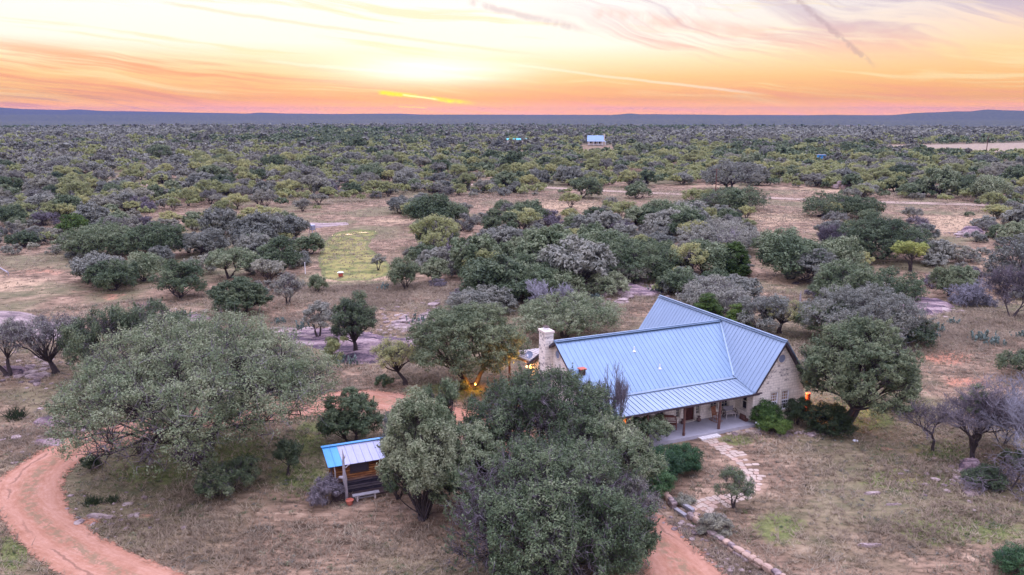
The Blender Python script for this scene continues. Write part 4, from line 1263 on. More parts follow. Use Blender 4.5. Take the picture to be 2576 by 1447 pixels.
# posts: gnarled cedar
def cedar_post(u, v, z0, z1, parent, seed):
    r = random.Random(seed); m = MB(); n = 8
    pts = [(u + r.uniform(-.025, .025), v + r.uniform(-.025, .025), z0 + (z1 - z0) * k / n) for k in range(n + 1)]
    m.tube(pts, [.115 + r.uniform(-.02, .025) - .012 * k / n for k in range(n + 1)], 9); m.build('porch_post', M['post'], parent)
for k, (u, v) in enumerate(((.1, -2.42), (3.75, -2.42), (7.30, -2.44), (10.87, -2.44))): cedar_post(u, v, .3, PZ - .24, house, k)

# chimney
m = MB(); m.box((-.40, 7.62, 3.75), (.80, 1.24, 7.5)); set_stain(m.build('chimney', M['stone_v'], house), lambda v: .5)
ch = bpy.data.objects['chimney']
m = MB(); m.box((-.40, 7.62, 7.59), (.96, 1.40, .18)); m.build('chimney_cap', M['palestone'], ch)
m = MB(); m.box((-.36, 7.75, 7.78), (.34, .5, .2), m=0); m.box((-.36, 7.75, 7.92), (.46, .62, .05), m=1); m.build('flue', [M['white'], M['iron']], ch)

# round louvred vents with stone rings
def round_vent(c, axis, r, parent):
    m = MB(); n = 24
    def P(a, rr, d):
        x, z = rr * cos(a), rr * sin(a)
        return (c[0] + x, c[1] + d, c[2] + z) if axis == 'v' else (c[0] + d, c[1] - x, c[2] + z)
    for k in range(n):
        a, b = 2 * pi * k / n, 2 * pi * (k + 1) / n
        q = [P(a, r, -.06), P(b, r, -.06), P(b, r + .13, -.06), P(a, r + .13, -.06), P(a, r + .13, .02), P(b, r + .13, .02), P(a, r, .02), P(b, r, .02)]
        m.add(q, [(0, 1, 2, 3), (3, 2, 5, 4), (1, 0, 6, 7)])
    o = m.build('round_vent', M['palestone'], parent)
    m = MB(); m.add([P(2 * pi * k / n, r, -.012) for k in range(n)], [tuple(range(n))]); 
    for k in range(7):
        zz = -r + 2 * r * (k + .5) / 7; hw_ = sqrt(max(r * r - zz * zz, 0)) * .97
        if axis == 'v': m.box((c[0], c[1] - .03, c[2] + zz), (2 * hw_, .03, .05), rx=.6)
        else: m.box((c[0] - .03, c[1], c[2] + zz), (.03, 2 * hw_, .05), ry=-.6)
    m.build('louvre', M['dishgrey'], o)
round_vent((17.36, VF, 5.62), 'v', .37, house)
round_vent((0, 6.1, 5.78), 'u', .36, house)

# back porch: a low sheet roof behind the gable, two posts, dish and lantern
m = MB()
c0, c1 = 11.15, 17.0
zb0, zb1 = 3.66, 2.98
roof_slab(m, [(-.12, c0, zb0), (8.0, c0, zb0), (8.0, c1, zb1), (-.12, c1, zb1)], .07)
L_ = [((-.06 + .40 * k, c0, zb0), (-.06 + .40 * k, c1, zb1)) for k in range(21)]
seams(m, L_, h=.05)
bpR = m.build('back_porch_roof', M['roof_back'], house)
m = MB(); m.beam((-.10, c0, zb0 - .16), (-.10, c1, zb1 - .16), .08, .18); m.beam((-.10, c1 - .05, zb1 - .18), (8.0, c1 - .05, zb1 - .18), .08, .2)
m.build('fascia', M['trim'], bpR)
cedar_post(.06, 16.7, 0, 2.8, house, 40); cedar_post(4.0, 16.7, 0, 2.8, house, 41)
dsh = MB()
cu, cv, cz = .25, 12.5, 3.9
n = 18; dirn = np.array((-.55, -.70, .46)); dirn /= np.linalg.norm(dirn); e1 = np.cross(dirn, (0, 0, 1)); e1 /= np.linalg.norm(e1); e2 = np.cross(e1, dirn)
C0 = np.array((cu, cv, cz + .05))
rings = []
for j, (rr, dd) in enumerate(((0.02, 0), (.2, .02), (.36, .07))):
    rings.append([C0 + (e1 * cos(2 * pi * k / n) + e2 * sin(2 * pi * k / n)) * rr + dirn * dd for k in range(n)])
vs = [p for r2 in rings for p in r2]; fs = []
for j in range(2):
    for k in range(n):
        fs.append((j * n + k, j * n + (k + 1) % n, (j + 1) * n + (k + 1) % n, (j + 1) * n + k)); 
dsh.add(vs, fs); dsh.add([p - dirn * .02 for p in vs], [f[::-1] for f in fs])
dsh.tube([(cu, cv, 3.5), (cu, cv, 3.9)], .03, 6, 1); dsh.tube([C0 - e2 * .30 + dirn * .05, C0 - e2 * .25 + dirn * .62], .022, 5, 1)
dsh.box(C0 - e2 * .22 + dirn * .64, (.12, .12, .16), m=1)
dsh.build('satellite_dish', [M['dishgrey'], M['white']], bpR)


def lantern(u, v, z, power, mat, parent=house):
    o = MB(); o.box((u, v, z + .17), (.14, .14, .04), m=0); o.box((u, v, z - .15), (.12, .12, .03), m=0)
    for a, b in ((-.05, -.05), (.05, -.05), (.05, .05), (-.05, .05)): o.box((u + a, v + b, z), (.012, .012, .3), m=0)
    o.box((u, v + .0, z + .24), (.03, .03, .12), m=0)
    L = o.build('wall_lamp', M['iron'], parent)
    b = MB(); b.lathe([(.0, -.11), (.055, -.08), (.065, 0), (.05, .08), (0, .11)], (u, v, z), 10); b.build('bulb', M[mat], L, smooth=True)
    ld = bpy.data.lights.new('lamp_light', 'POINT'); ld.energy = power; ld.color = (1.0, .42, .10); ld.shadow_soft_size = .10
    lo = bpy.data.objects.new('lamp_light', ld); COL.objects.link(lo); lo.parent = parent; lo.location = (u - .05, v - .12 if v < 0 else v, z - .02)
lantern(-.18, 12.10, 2.95, 1800, 'lampglow')
lantern(LU + WB + .22, VF + 1.0, 2.55, 1300, 'lampglow2')
m = MB(); m.tube([(LU + WB + .95, VF + .35, 0), (LU + WB + .95, VF + .35, 1.75)], .20, 10); m.tube([(LU + WB + .95, VF + .35, 1.75), (LU + WB + .95, VF + .35, 1.82)], [.24, .2], 10)
m.build('terracotta_column', M['redplastic'], loc=hw(0, 0), rot=(0, 0, HYAW), label='orange red cylinder post standing under the lamp at the right corner of the house', cat='post')


# ------------------------------------------------------------------ things on the porch
def placed(name, u, v, rz, label, cat, z=.30, group=None):
    p = hw(u, v, z); return empty(name, p, HYAW + rz, label, cat, group)


def bench():
    t = placed('porch_bench', 6.98, .0 - .62, -.55, 'dark red slatted wooden garden bench on the porch under the dark window', 'bench')
    W, D = 1.45, .55
    m = MB()
    for k in range(6): m.box((0, -D / 2 + .05 + k * .09, .43), (W - .05, .075, .03))
    m.build('seat', M['woodred'], t)
    m = MB(); m.box((0, D / 2 + .10, .93), (W, .04, .12), rx=-.15); m.box((0, D / 2 + .03, .52), (W, .04, .06), rx=-.15)
    m.box((0, D / 2 + .115, 1.02), (W * .7, .04, .08), rx=-.15)
    for k in range(17): m.box((-W / 2 + .08 + k * (W - .16) / 16, D / 2 + .065, .72), (.032, .025, .40), rx=-.15)
    m.build('backrest', M['woodred'], t)
    for sx in (-1, 1):
        m = MB(); x = sx * (W / 2 - .02); m.tube([(x, D / 2 + .08, .80), (x, .1, .72), (x, -D / 2 + .02, .70), (x, -D / 2 - .02, .62)], .035, 6); m.build('armrest', M['woodred'], t)
        for sy in (-1, 1):
            m = MB(); y = sy * D / 2; m.beam((x, y, 0), (x, y, .68 if sy < 0 else .45), .06, .06); m.build('leg', M['woodred'], t)
            if sy > 0: pass
    return t


def rocker():
    t = placed('rocking_chair', 11.78, -.95, .25, 'tall slat-back varnished wooden rocking chair beside the right porch post', 'chair')
    m = MB(); m.box((0, 0, .44), (.52, .48, .035)); m.build('seat', M['palewood'], t)
    m = MB()
    for k in range(7): m.box((-.21 + k * .07, .30, .82), (.04, .02, .66), rx=-.22)
    m.box((0, .38, 1.18), (.54, .03, .14), rx=-.22); m.box((0, .23, .52), (.50, .03, .07), rx=-.22)
    m.build('backrest', M['woodchair'], t)
    for sx in (-1, 1):
        x = sx * .27
        m = MB(); m.tube([(x, -.48, .10), (x, -.25, .035), (x, .05, .02), (x, .35, .045), (x, .58, .13)], .025, 6); m.build('rocker', M['woodchair'], t)
        m = MB(); m.box((x, -.02, .68), (.07, .52, .03)); m.build('armrest', M['woodchair'], t)
        for y, zt in ((-.22, .68), (.22, .68)):
            m = MB(); m.tube([(x, y, .03), (x, y, zt)], .022, 6); m.build('leg', M['woodchair'], t)
        m = MB(); m.tube([(x, .22, .45), (x, .42, 1.25)], .024, 6); m.build('back_post', M['woodchair'], t)
    return t


def wheel_bench():
    t = placed('wagon_wheel_bench', 13.35, -.75, -.12, 'rustic pale bench with wagon wheel sides in the corner of the porch', 'bench')
    m = MB(); 
    for k in range(4): m.box((0, -.18 + k * .12, .45), (1.0, .11, .04))
    m.build('seat', M['palewood'], t)
    m = MB(); m.box((0, .30, .75), (1.0, .05, .42), rx=-.12); m.build('backrest', M['greywood'], t)
    for sx in (-1, 1):
        m = MB(); x = sx * .56; n = 20
        m.tube([(x, .05 + .34 * cos(2 * pi * k / n), .46 + .34 * sin(2 * pi * k / n)) for k in range(n + 1)], .026, 6, cap=False)
        for k in range(8): m.tube([(x, .05, .46), (x, .05 + .34 * cos(pi * k / 4), .46 + .34 * sin(pi * k / 4))], .014, 5)
        m.tube([(x - .05, .05, .46), (x + .05, .05, .46)], .06, 8); m.build('wheel', M['iron'], t)
        for y in (-.2, .25):
            m = MB(); m.tube([(sx * .45, y, 0), (sx * .45, y, .45)], .035, 6); m.build('leg', M['palewood'], t)
    return t


bench(); rocker(); wheel_bench()
for u, v, s_, lab in ((10.37, -.38, 1.0, 'squat brown clay pot with a flared mouth right of the front door'), (8.74, -.30, .9, 'squat brown clay pot left of the front door behind the porch post')):
    m = MB(); m.lathe([(.10 * s_, 0), (.19 * s_, .10 * s_), (.20 * s_, .20 * s_), (.12 * s_, .32 * s_), (.09 * s_, .40 * s_), (.17 * s_, .48 * s_), (.14 * s_, .48 * s_), (.07 * s_, .40 * s_)], sides=14)
    m.build('clay_pot', M['claypot'], loc=hw(u, v, .30), smooth=True, label=lab, cat='pot', group='clay pots by the door')
m = MB()
r_ = random.Random(9)
for k in range(7): m.beam((r_.uniform(-.3, .3), r_.uniform(-.15, .15), .05 + k * .05), (r_.uniform(-.5, .5), r_.uniform(-.2, .2), .15 + k * .05), .07, .10)
m.box((0, 0, .12), (.8, .3, .22), rz=.3); m.box((.1, .08, .35), (.7, .04, .3), rz=.3, rx=.3)
m.build('wooden_crate', M['post'], loc=hw(14.12, -1.72, .30), rot=(0, 0, HYAW + 1.3), label='broken dark red wooden crate leaning at the end wall of the porch', cat='crate')
# bird bath
m = MB(); m.lathe([(.17, 0), (.15, .06), (.08, .14), (.07, .45), (.12, .52)], sides=12)
t = empty('bird_bath', hw(14.33, -3.50, 0), 0, 'white scalloped stone bird bath on a pedestal in front of the green vine', 'bird bath')
m.build('pedestal', M['plasterwhite'], t, smooth=True)
m = MB(); n = 20
prof = [(.06, .50), (.26, .56), (.36, .66), (.33, .69), (.24, .60), (0.02, .58)]
m.lathe(prof, sides=n)
for k in range(10): a = 2 * pi * k / 10; m.lathe([(.05, -.03), (.06, 0), (.04, .04)], (.34 * cos(a), .34 * sin(a), .66), 6)
m.build('bowl', M['plasterwhite'], t, smooth=True)
m = MB(); m.lathe([(.26, .615), (.0, .62)], sides=16); m.build('water', M['glass'], t)
m = MB(); x, y = at(2152, 1110); m.lathe([(.22, 0), (.20, .05), (.0, .07)], sides=16); m.build('white_lid', M['white'], loc=(x, y, float(terrain(x, y)) + .02), label='small white round lid lying in the grass beyond the dark shrubs', cat='lid')


# ------------------------------------------------------------------ plank shed
SY = 0.39
sx0, sy0 = -12.62, 51.55
shed = empty('plank_shed', (sx0, sy0, 0), SY, 'small rustic plank shed with a blue and bare metal roof under the trees', 'shed')
SL, SD, SE = 3.95, 1.9, 2.42
m = MB(); wall_open(m, (.25, .15, 0), (1, 0), SL, SE, [(1.2, 2.45, 1.62, 2.25)], dn=(0, 1))
m.add([(.25, .15, 0), (.25, .15 + SD, 0), (.25, .15 + SD, SE + .4), (.25, .15, SE)], [(3, 2, 1, 0)][::1]); m.add([(.25 + SL, .15, 0), (.25 + SL, .15 + SD, 0), (.25 + SL, .15 + SD, SE + .4), (.25 + SL, .15, SE)], [(0, 1, 2, 3)])
m.add([(.25, .15 + SD, 0), (.25 + SL, .15 + SD, 0), (.25 + SL, .15 + SD, SE + .4), (.25, .15 + SD, SE + .4)], [(3, 2, 1, 0)])
m.build('wall', M['logs'], shed)
m = MB(); m.box((.25 + 1.82, .22, 1.93), (1.25, .04, .63)); 
f = m.build('window', M['screen'], shed)
m = MB()
for a, b in (((1.40, 1.60), (2.75, 1.60)), ((1.40, 2.28), (2.75, 2.28)), ((1.43, 1.6), (1.43, 2.28)), ((2.72, 1.6), (2.72, 2.28))): m.beam((a[0], .12, a[1]), (b[0], .12, b[1]), .06, .07)
m.build('frame', M['iron'], f)
m = MB(); 
for u in (.10, SL + .42): m.tube([(u, -.02, 0), (u + .03, 0, 1.2), (u, 0, SE)], .07, 7)
m.tube([(.33, -.02, 1.2), (.36, -.02, 1.9), (.30, -.02, SE)], .05, 6, 1)
m.build('corner_post', [M['iron'], M['palewood']], shed)
m = MB(); m.box((2.2, -.22, .06), (4.3, .9, .12)); m.build('threshold', M['iron'], shed)  # plank platform; its dark colour puts in the shade before the shed
def rz_(v): return SE + .04 + (v + .25) * .19
m = MB(); pw = .52; k = 0; u = -.15
while u < 5.4:
    a = u; b = min(u + pw, 5.4)
    m.slab([(a + .004, -.28, rz_(-.28)), (b - .004, -.28, rz_(-.28)), (b - .004, 2.3, rz_(2.3)), (a + .004, 2.3, rz_(2.3))], .03, 0 if k < 2 else 1)
    m.beam((a + .02, -.28, rz_(-.28) + .015), (a + .02, 2.3, rz_(2.3) + .015), .03, .03, 0 if k < 2 else 1)
    u += pw; k += 1
m.beam((-.2, 2.2, rz_(2.2) + .05), (5.45, 2.2, rz_(2.2) + .05), .30, .03, 0)
m.build('roof', [M['blue_sheet'], M['zinc_sheet']], shed)
m = MB()
for u in (0, 1.3, 2.6, 3.9, 5.1): m.beam((u, -.2, SE - .03), (u, 2.2, SE + .42), .08, .09)
m.beam((-.1, .0, SE - .02), (5.3, .0, SE - .02), .08, .10); m.build('rafter', M['trim'], shed)
# bench in front
bc = ((-11.01 - 9.29) / 2, (51.31 + 51.66) / 2 - .1)
t = empty('plank_bench', (bc[0], bc[1], 0), 0.385, 'grey weathered plank bench in front of the shed', 'bench')
m = MB(); m.beam((-.93, 0, .45), (.93, 0, .45), .36, .07); m.build('seat', M['greywood'], t)
for s_ in (-1, 1):
    m = MB(); m.box((s_ * .62, 0, .21), (.09, .28, .42)); m.build('leg', M['palewood'], t)
m = MB(); m.beam((-.62, 0, .20), (.62, 0, .20), .05, .08); m.build('stretcher', M['greywood'], t)


# dead snag in front of the shed
def snag():
    m = MB(); r = random.Random(2)
    x, y = at(*((1200 + 592 / 3.216) * .6289, (1650 + 1165 / 3.216) * .6289))
    y += .3
    m.tube([(0, 0, 0), (.0, .02, .6), (-.05, .03, 1.3), (-.07, 0, 1.62), (-.10, 0, 2.2), (-.13, .02, 2.9), (-.10, 0, 3.3), (-.16, 0, 3.85)], [.13, .11, .13, .17, .10, .085, .06, .03], 9)
    m.tube([(-.06, 0, 1.62), (-.25, -.02, 1.78), (-.42, 0, 1.76), (-.48, 0, 1.66)], [.12, .13, .10, .05], 8)
    m.tube([(-.10, 0, 2.45), (.08, 0, 2.52), (.22, 0, 2.68), (.32, 0, 2.68)], [.06, .045, .035, .02], 7)
    m.tube([(-.12, 0, 3.1), (.0, 0, 3.25), (.03, 0, 3.42)], [.05, .04, .02], 6)
    m.build('dead_snag', M['deadwood'], loc=(x, y, 0), smooth=True, label='bleached dead tree trunk with stub branches standing before the shed', cat='dead tree')
    return x, y


sx_, sy_ = snag()
for (zx, zy), s_, mat, lab in (((640, 1185), 1.0, 'terracotta', 'red terracotta planter at the foot of the dead trunk'), ((738, 1125), .62, 'palewood', 'small tan clay pot beside the plank bench')):
    x, y = at((1200 + zx / 3.216) * .6289, (1650 + zy / 3.216) * .6289)
    m = MB(); m.lathe([(.17 * s_, 0), (.25 * s_, .30 * s_), (.28 * s_, .30 * s_), (.28 * s_, .36 * s_), (.23 * s_, .36 * s_), (.21 * s_, .28 * s_), (.02, .28 * s_)], sides=16)
    m.build('flower_pot', M[mat], loc=(x, y, 0), label=lab, cat='pot')
x, y = at(1067, 1308); m = MB(); m.box((0, 0, .65), (.14, .14, 1.3)); m.box((0, 0, 1.33), (.2, .2, .05)); m.box((0, -.09, 1.0), (.08, .04, .2), m=1)
m.build('short_post', [M['greywood'], M['iron']], loc=(x, y, 0), label='short grey square post at the edge of the front trees', cat='post')

# ------------------------------------------------------------------ far house, turquoise roof, posts and feeders
def far_house():
    bx, by = at(1498, 368); g = float(terrain(bx, by)); 
    t = empty('far_house', (bx, by, g + 1.2), -.12, 'distant stone house with blue-grey metal roof and white posts above the thicket', 'house')
    L = 13.0; D = 8.0; E = 2.7; R = 7.0
    m = MB(); wall_open(m, (-L / 2, 0, -1), (1, 0), L, E, [(1.8, 3.4, 1, 2.3), (5.6, 6.9, .2, 2.3), (8.0, 10.5, .2, 2.4)], dn=(0, 1))
    for x in (-L / 2, L / 2): m.add([(x, 0, -1), (x, D, -1), (x, D, E), (x, D / 2, R - .1), (x, 0, E)], [(0, 1, 2, 3, 4)])
    m.build('wall', M['palestone'], t)
    m = MB(); m.slab([(-L / 2 - .4, .1, E + .5), (L / 2 + .1, .1, E + .5), (L / 2 + .1, D / 2, R), (-L / 2 - .4, D / 2, R)], .15); m.slab([(-L / 2 - .4, D / 2, R), (L / 2 + .1, D / 2, R), (L / 2 + .1, D, E + .3), (-L / 2 - .4, D, E + .3)], .15)
    for k in range(26): m.beam((-L / 2 - .35 + k * .54, .1, E + .54), (-L / 2 - .35 + k * .54, D / 2, R + .04), .06, .06)
    m.build('roof', M['roof_a'], t)
    m = MB(); m.slab([(-L / 2 - .4, -3.0, E - .25), (L / 2 + 2.2, -3.0, E - .25), (L / 2 + .3, .1, E + .45), (-L / 2 - .4, .1, E + .45)], .12); m.build('porch_roof', M['roof_p'], t)
    for x in (-5.2, -1.4, 2.2, 5.5, 8.2):
        m = MB(); m.box((x, -2.8, .9), (.28, .28, 3.0)); m.build('post', M['white'], t)
    m = MB(); m.box((0, -2.8, .35), (L, .08, .08)); m.box((0, -2.8, -.1), (L, .08, .08)); m.build('railing', M['white'], t)
    for a, b, z0, z1 in ((1.8, 3.4, 1, 2.3), (5.6, 6.9, .2, 2.3), (8.0, 10.5, .2, 2.4)):
        m = MB(); m.box((-L / 2 + (a + b) / 2, .18, (z0 + z1) / 2), (b - a, .05, z1 - z0)); m.build('window', M['glass'], t)
    m = MB(); m.box((L / 2 + .45, D / 2 - .2, 3.5), (.9, 1.3, 9.0)); m.box((L / 2 + .45, D / 2 - .2, 8.1), (1.15, 1.6, .25)); m.build('chimney', M['palestone'], t)


far_house()
bx, by = at(1300, 361); g = float(terrain(bx, by))
t = empty('low_barn', (bx, by, g), .04, 'low building with a flat turquoise metal roof half hidden in the thicket', 'barn')
m = MB(); m.box((0, 0, 1.0), (17, 9, 2.6)); m.build('wall', M['palestone'], t)
m = MB(); m.slab([(-9, -5, 2.4), (9.3, -5, 2.4), (9.3, 5, 3.6), (-9, 5, 3.6)], .15); 
for k in range(18): m.beam((-8.8 + k * 1.05, -5, 2.44), (-8.8 + k * 1.05, 5, 3.64), .06, .06)
m.build('roof', M['teal'], t)
bx, by = at(2064, 410); g = float(terrain(bx, by)); t = empty('hunting_blind', (bx, by, g), .1, 'small pale blue box hide standing among mesquite beyond the big oak', 'hide')
m = MB(); m.box((0, 0, 3.2), (4.6, 2.4, 2.0)); m.box((-.9, -1.23, 3.5), (1.4, .05, .5), m=1); m.box((1.0, -1.23, 3.5), (1.2, .05, .5), m=1); m.build('cabin', [M['blue_sheet'], M['iron']], t)
m = MB(); m.box((0, 0, 4.26), (4.9, 2.7, .12)); m.build('roof', M['zinc_sheet'], t)
for a in (-1, 1):
    for b in (-1, 1): m = MB(); m.box((a * 2.1, b * 1.0, 1.1), (.15, .15, 2.2)); m.build('leg', M['greywood'], t)
# deer feeder (white-blue box on legs)
bx, by = at(787, 596); g = float(terrain(bx, by)); t = empty('game_feeder', (bx, by, g), .3, 'pale blue feed box on thin splayed legs at the back of the wet meadow', 'feeder')
m = MB(); m.lathe([(.55, 1.5), (.62, 1.6), (.62, 2.5), (.66, 2.55), (.3, 2.75), (0.02, 2.8)], sides=12); m.build('barrel', M['zinc_sheet'], t)
for k in range(3): a = 2 * pi * k / 3 + .4; m = MB(); m.tube([(1.1 * cos(a), 1.1 * sin(a), 0), (.5 * cos(a), .5 * sin(a), 2.2)], .05, 5); m.build('leg', M['zinc_sheet'], t)
bx, by = at(857, 697); g = float(terrain(bx, by)); t = empty('feed_barrel', (bx, by, g), 0, 'squat red orange barrel feeder with a white lid in the wet meadow', 'feeder')
m = MB(); m.lathe([(.34, .15), (.38, .2), (.38, .72), (.34, .75)], sides=14)
for k in range(3): a = 2 * pi * k / 3; m.tube([(.4 * cos(a), .4 * sin(a), 0), (.3 * cos(a), .3 * sin(a), .25)], .035, 5)
m.build('barrel', M['redplastic'], t); m = MB(); m.lathe([(.50, .76), (.52, .80), (.2, .92), (0.02, .95)], sides=14); m.build('lid', M['white'], t)
for px, py, h, lab in ((768, 689, 1.9, 'thin white marker post left of the wet meadow'), (1971, 673, 1.9, 'thin white marker post in the dry grass beside grey brush')):
    bx, by = at(px, py); g = float(terrain(bx, by)); m = MB(); m.tube([(0, 0, 0), (0, 0, h)], .07, 7); m.tube([(0, 0, h), (0, 0, h + .06)], [.085, .05], 7)
    m.build('marker_post', M['white'], loc=(bx, by, g), label=lab, cat='post')
bx, by = at(1800, 485); g = float(terrain(bx, by)); t = empty('utility_pole', (bx, by, g), 0, 'brown wooden utility pole beside the big oak by the dirt road', 'pole')
m = MB(); m.tube([(0, 0, 0), (0, 0, 8.3)], [.2, .13], 8); m.build('shaft', M['post'], t); m = MB(); m.box((0, 0, 7.9), (1.6, .12, .12)); m.build('crossarm', M['post'], t)
bx, by = at(2480, 392); g = float(terrain(bx, by)); m = MB(); m.tube([(0, 0, 0), (0, 0, 12)], [.3, .2], 7); m.box((0, 0, 11.5), (2.2, .2, .2)); m.build('utility_pole', M['post'], loc=(bx, by, g), label='tan utility pole standing in the pale far field', cat='pole')
a0, a1 = at(-12, 668), at(22, 694)
m = MB(); m.tube([(0, 0, .15), (a1[0] - a0[0], a1[1] - a0[1], .6)], [.10, .14], 7); m.tube([(a1[0] - a0[0], a1[1] - a0[1], 0), (a1[0] - a0[0] - .1, a1[1] - a0[1], 1.0)], .05, 5)
m.build('fallen_pole', M['deadwood'], loc=(a0[0], a0[1], float(terrain(*a0))), label='bleached fallen pole lying in the dry field at the left edge', cat='log')
for px, py, h, lab in ((1027, 908, 1.7, 'narrow charred stump beside the upright half bare oak'), (2012, 765, 1.4, 'weathered grey stump standing in dry grass behind the house')):
    bx, by = at(px, py); g = float(terrain(bx, by)); m = MB(); m.tube([(0, 0, 0), (.03, 0, h * .5), (0, .02, h)], [.20, .15, .12], 8); m.tube([(0, 0, h * .9), (.05, 0, h * 1.35)], [.06, .04], 6)
    m.build('tree_stump', M['post' if 'charred' in lab else 'deadwood'], loc=(bx, by, g), label=lab, cat='stump')

x, y = at(1196, 980)
t = empty('garden_lamp', (x, y, 0), 0, 'small lit garden lamp glowing orange at the foot of the large round oak', 'lamp')
m = MB(); m.tube([(0, 0, 0), (0, 0, .45)], .03, 6); m.lathe([(.12, .62), (.10, .66), (0.01, .72)], sides=10); m.build('stand', M['iron'], t)
m = MB(); m.lathe([(.03, .45), (.07, .48), (.07, .60), (.03, .62)], sides=10); m.build('bulb', M['lampglow'], t)
ld = bpy.data.lights.new('lamp_light', 'POINT'); ld.energy = 130; ld.color = (1.0, .40, .08); ld.shadow_soft_size = .1
lo = bpy.data.objects.new('lamp_light', ld); COL.objects.link(lo); lo.parent = t; lo.location = (0, -.05, .85)
# ------------------------------------------------------------------ trees and shrubs
def unit(v): return v / (np.linalg.norm(v, axis=-1, keepdims=True) + 1e-9)


def leaf_quads(C, Nn, size, aspect, rng):
    n = len(C)
    T = unit(np.cross(Nn, rng.normal(size=(n, 3)))); B = np.cross(unit(Nn), T)
    s = size * rng.uniform(.6, 1.35, (n, 1))
    V = np.stack([C + T * s, C + B * s * aspect, C - T * s, C - B * s * aspect], 1).reshape(-1, 3)
    F = np.arange(4 * n, dtype=np.int32).reshape(n, 4)
    return V, F


class Tubes:
    def __init__(s): s.V = []; s.F = []; s.n = 0

    def add(s, pts, rad, sides=5):
        pts = np.asarray(pts, float); n = len(pts)
        rad = np.asarray(rad, float) if np.ndim(rad) else np.full(n, rad)
        d = unit(np.gradient(pts, axis=0)); ref = np.array([.31, .17, .93]) if abs(d[0][2]) < .93 else np.array([1., 0.1, 0])
        u = unit(np.cross(d, ref)); v = np.cross(d, u)
        a = np.arange(sides) * 2 * pi / sides
        P = pts[:, None] + rad[:, None, None] * (u[:, None] * np.cos(a)[None, :, None] + v[:, None] * np.sin(a)[None, :, None])
        s.V.append(P.reshape(-1, 3))
        i = np.arange(n - 1)[:, None] * sides; k = np.arange(sides)[None]; k2 = (k + 1) % sides
        s.F.append((np.stack([i + k, i + k2, i + k2 + sides, i + k + sides], -1).reshape(-1, 4) + s.n))
        s.n += n * sides

    def arr(s):
        if not s.V: return np.zeros((0, 3)), np.zeros((0, 4), int)
        return np.concatenate(s.V), np.concatenate(s.F)


def curve(a, b, rng, bend=.12, n=6, sag=0.0):
    a = np.asarray(a, float); b = np.asarray(b, float); t = np.linspace(0, 1, n)[:, None]
    L = np.linalg.norm(b - a); off = rng.normal(size=3) * bend * L; off2 = rng.normal(size=3) * bend * L * .5
    p = a + (b - a) * t + off * (np.sin(np.pi * t)) * .6 + off2 * np.sin(2 * np.pi * t) * .6
    p[:, 2] += sag * L * np.sin(np.pi * t[:, 0])
    return p


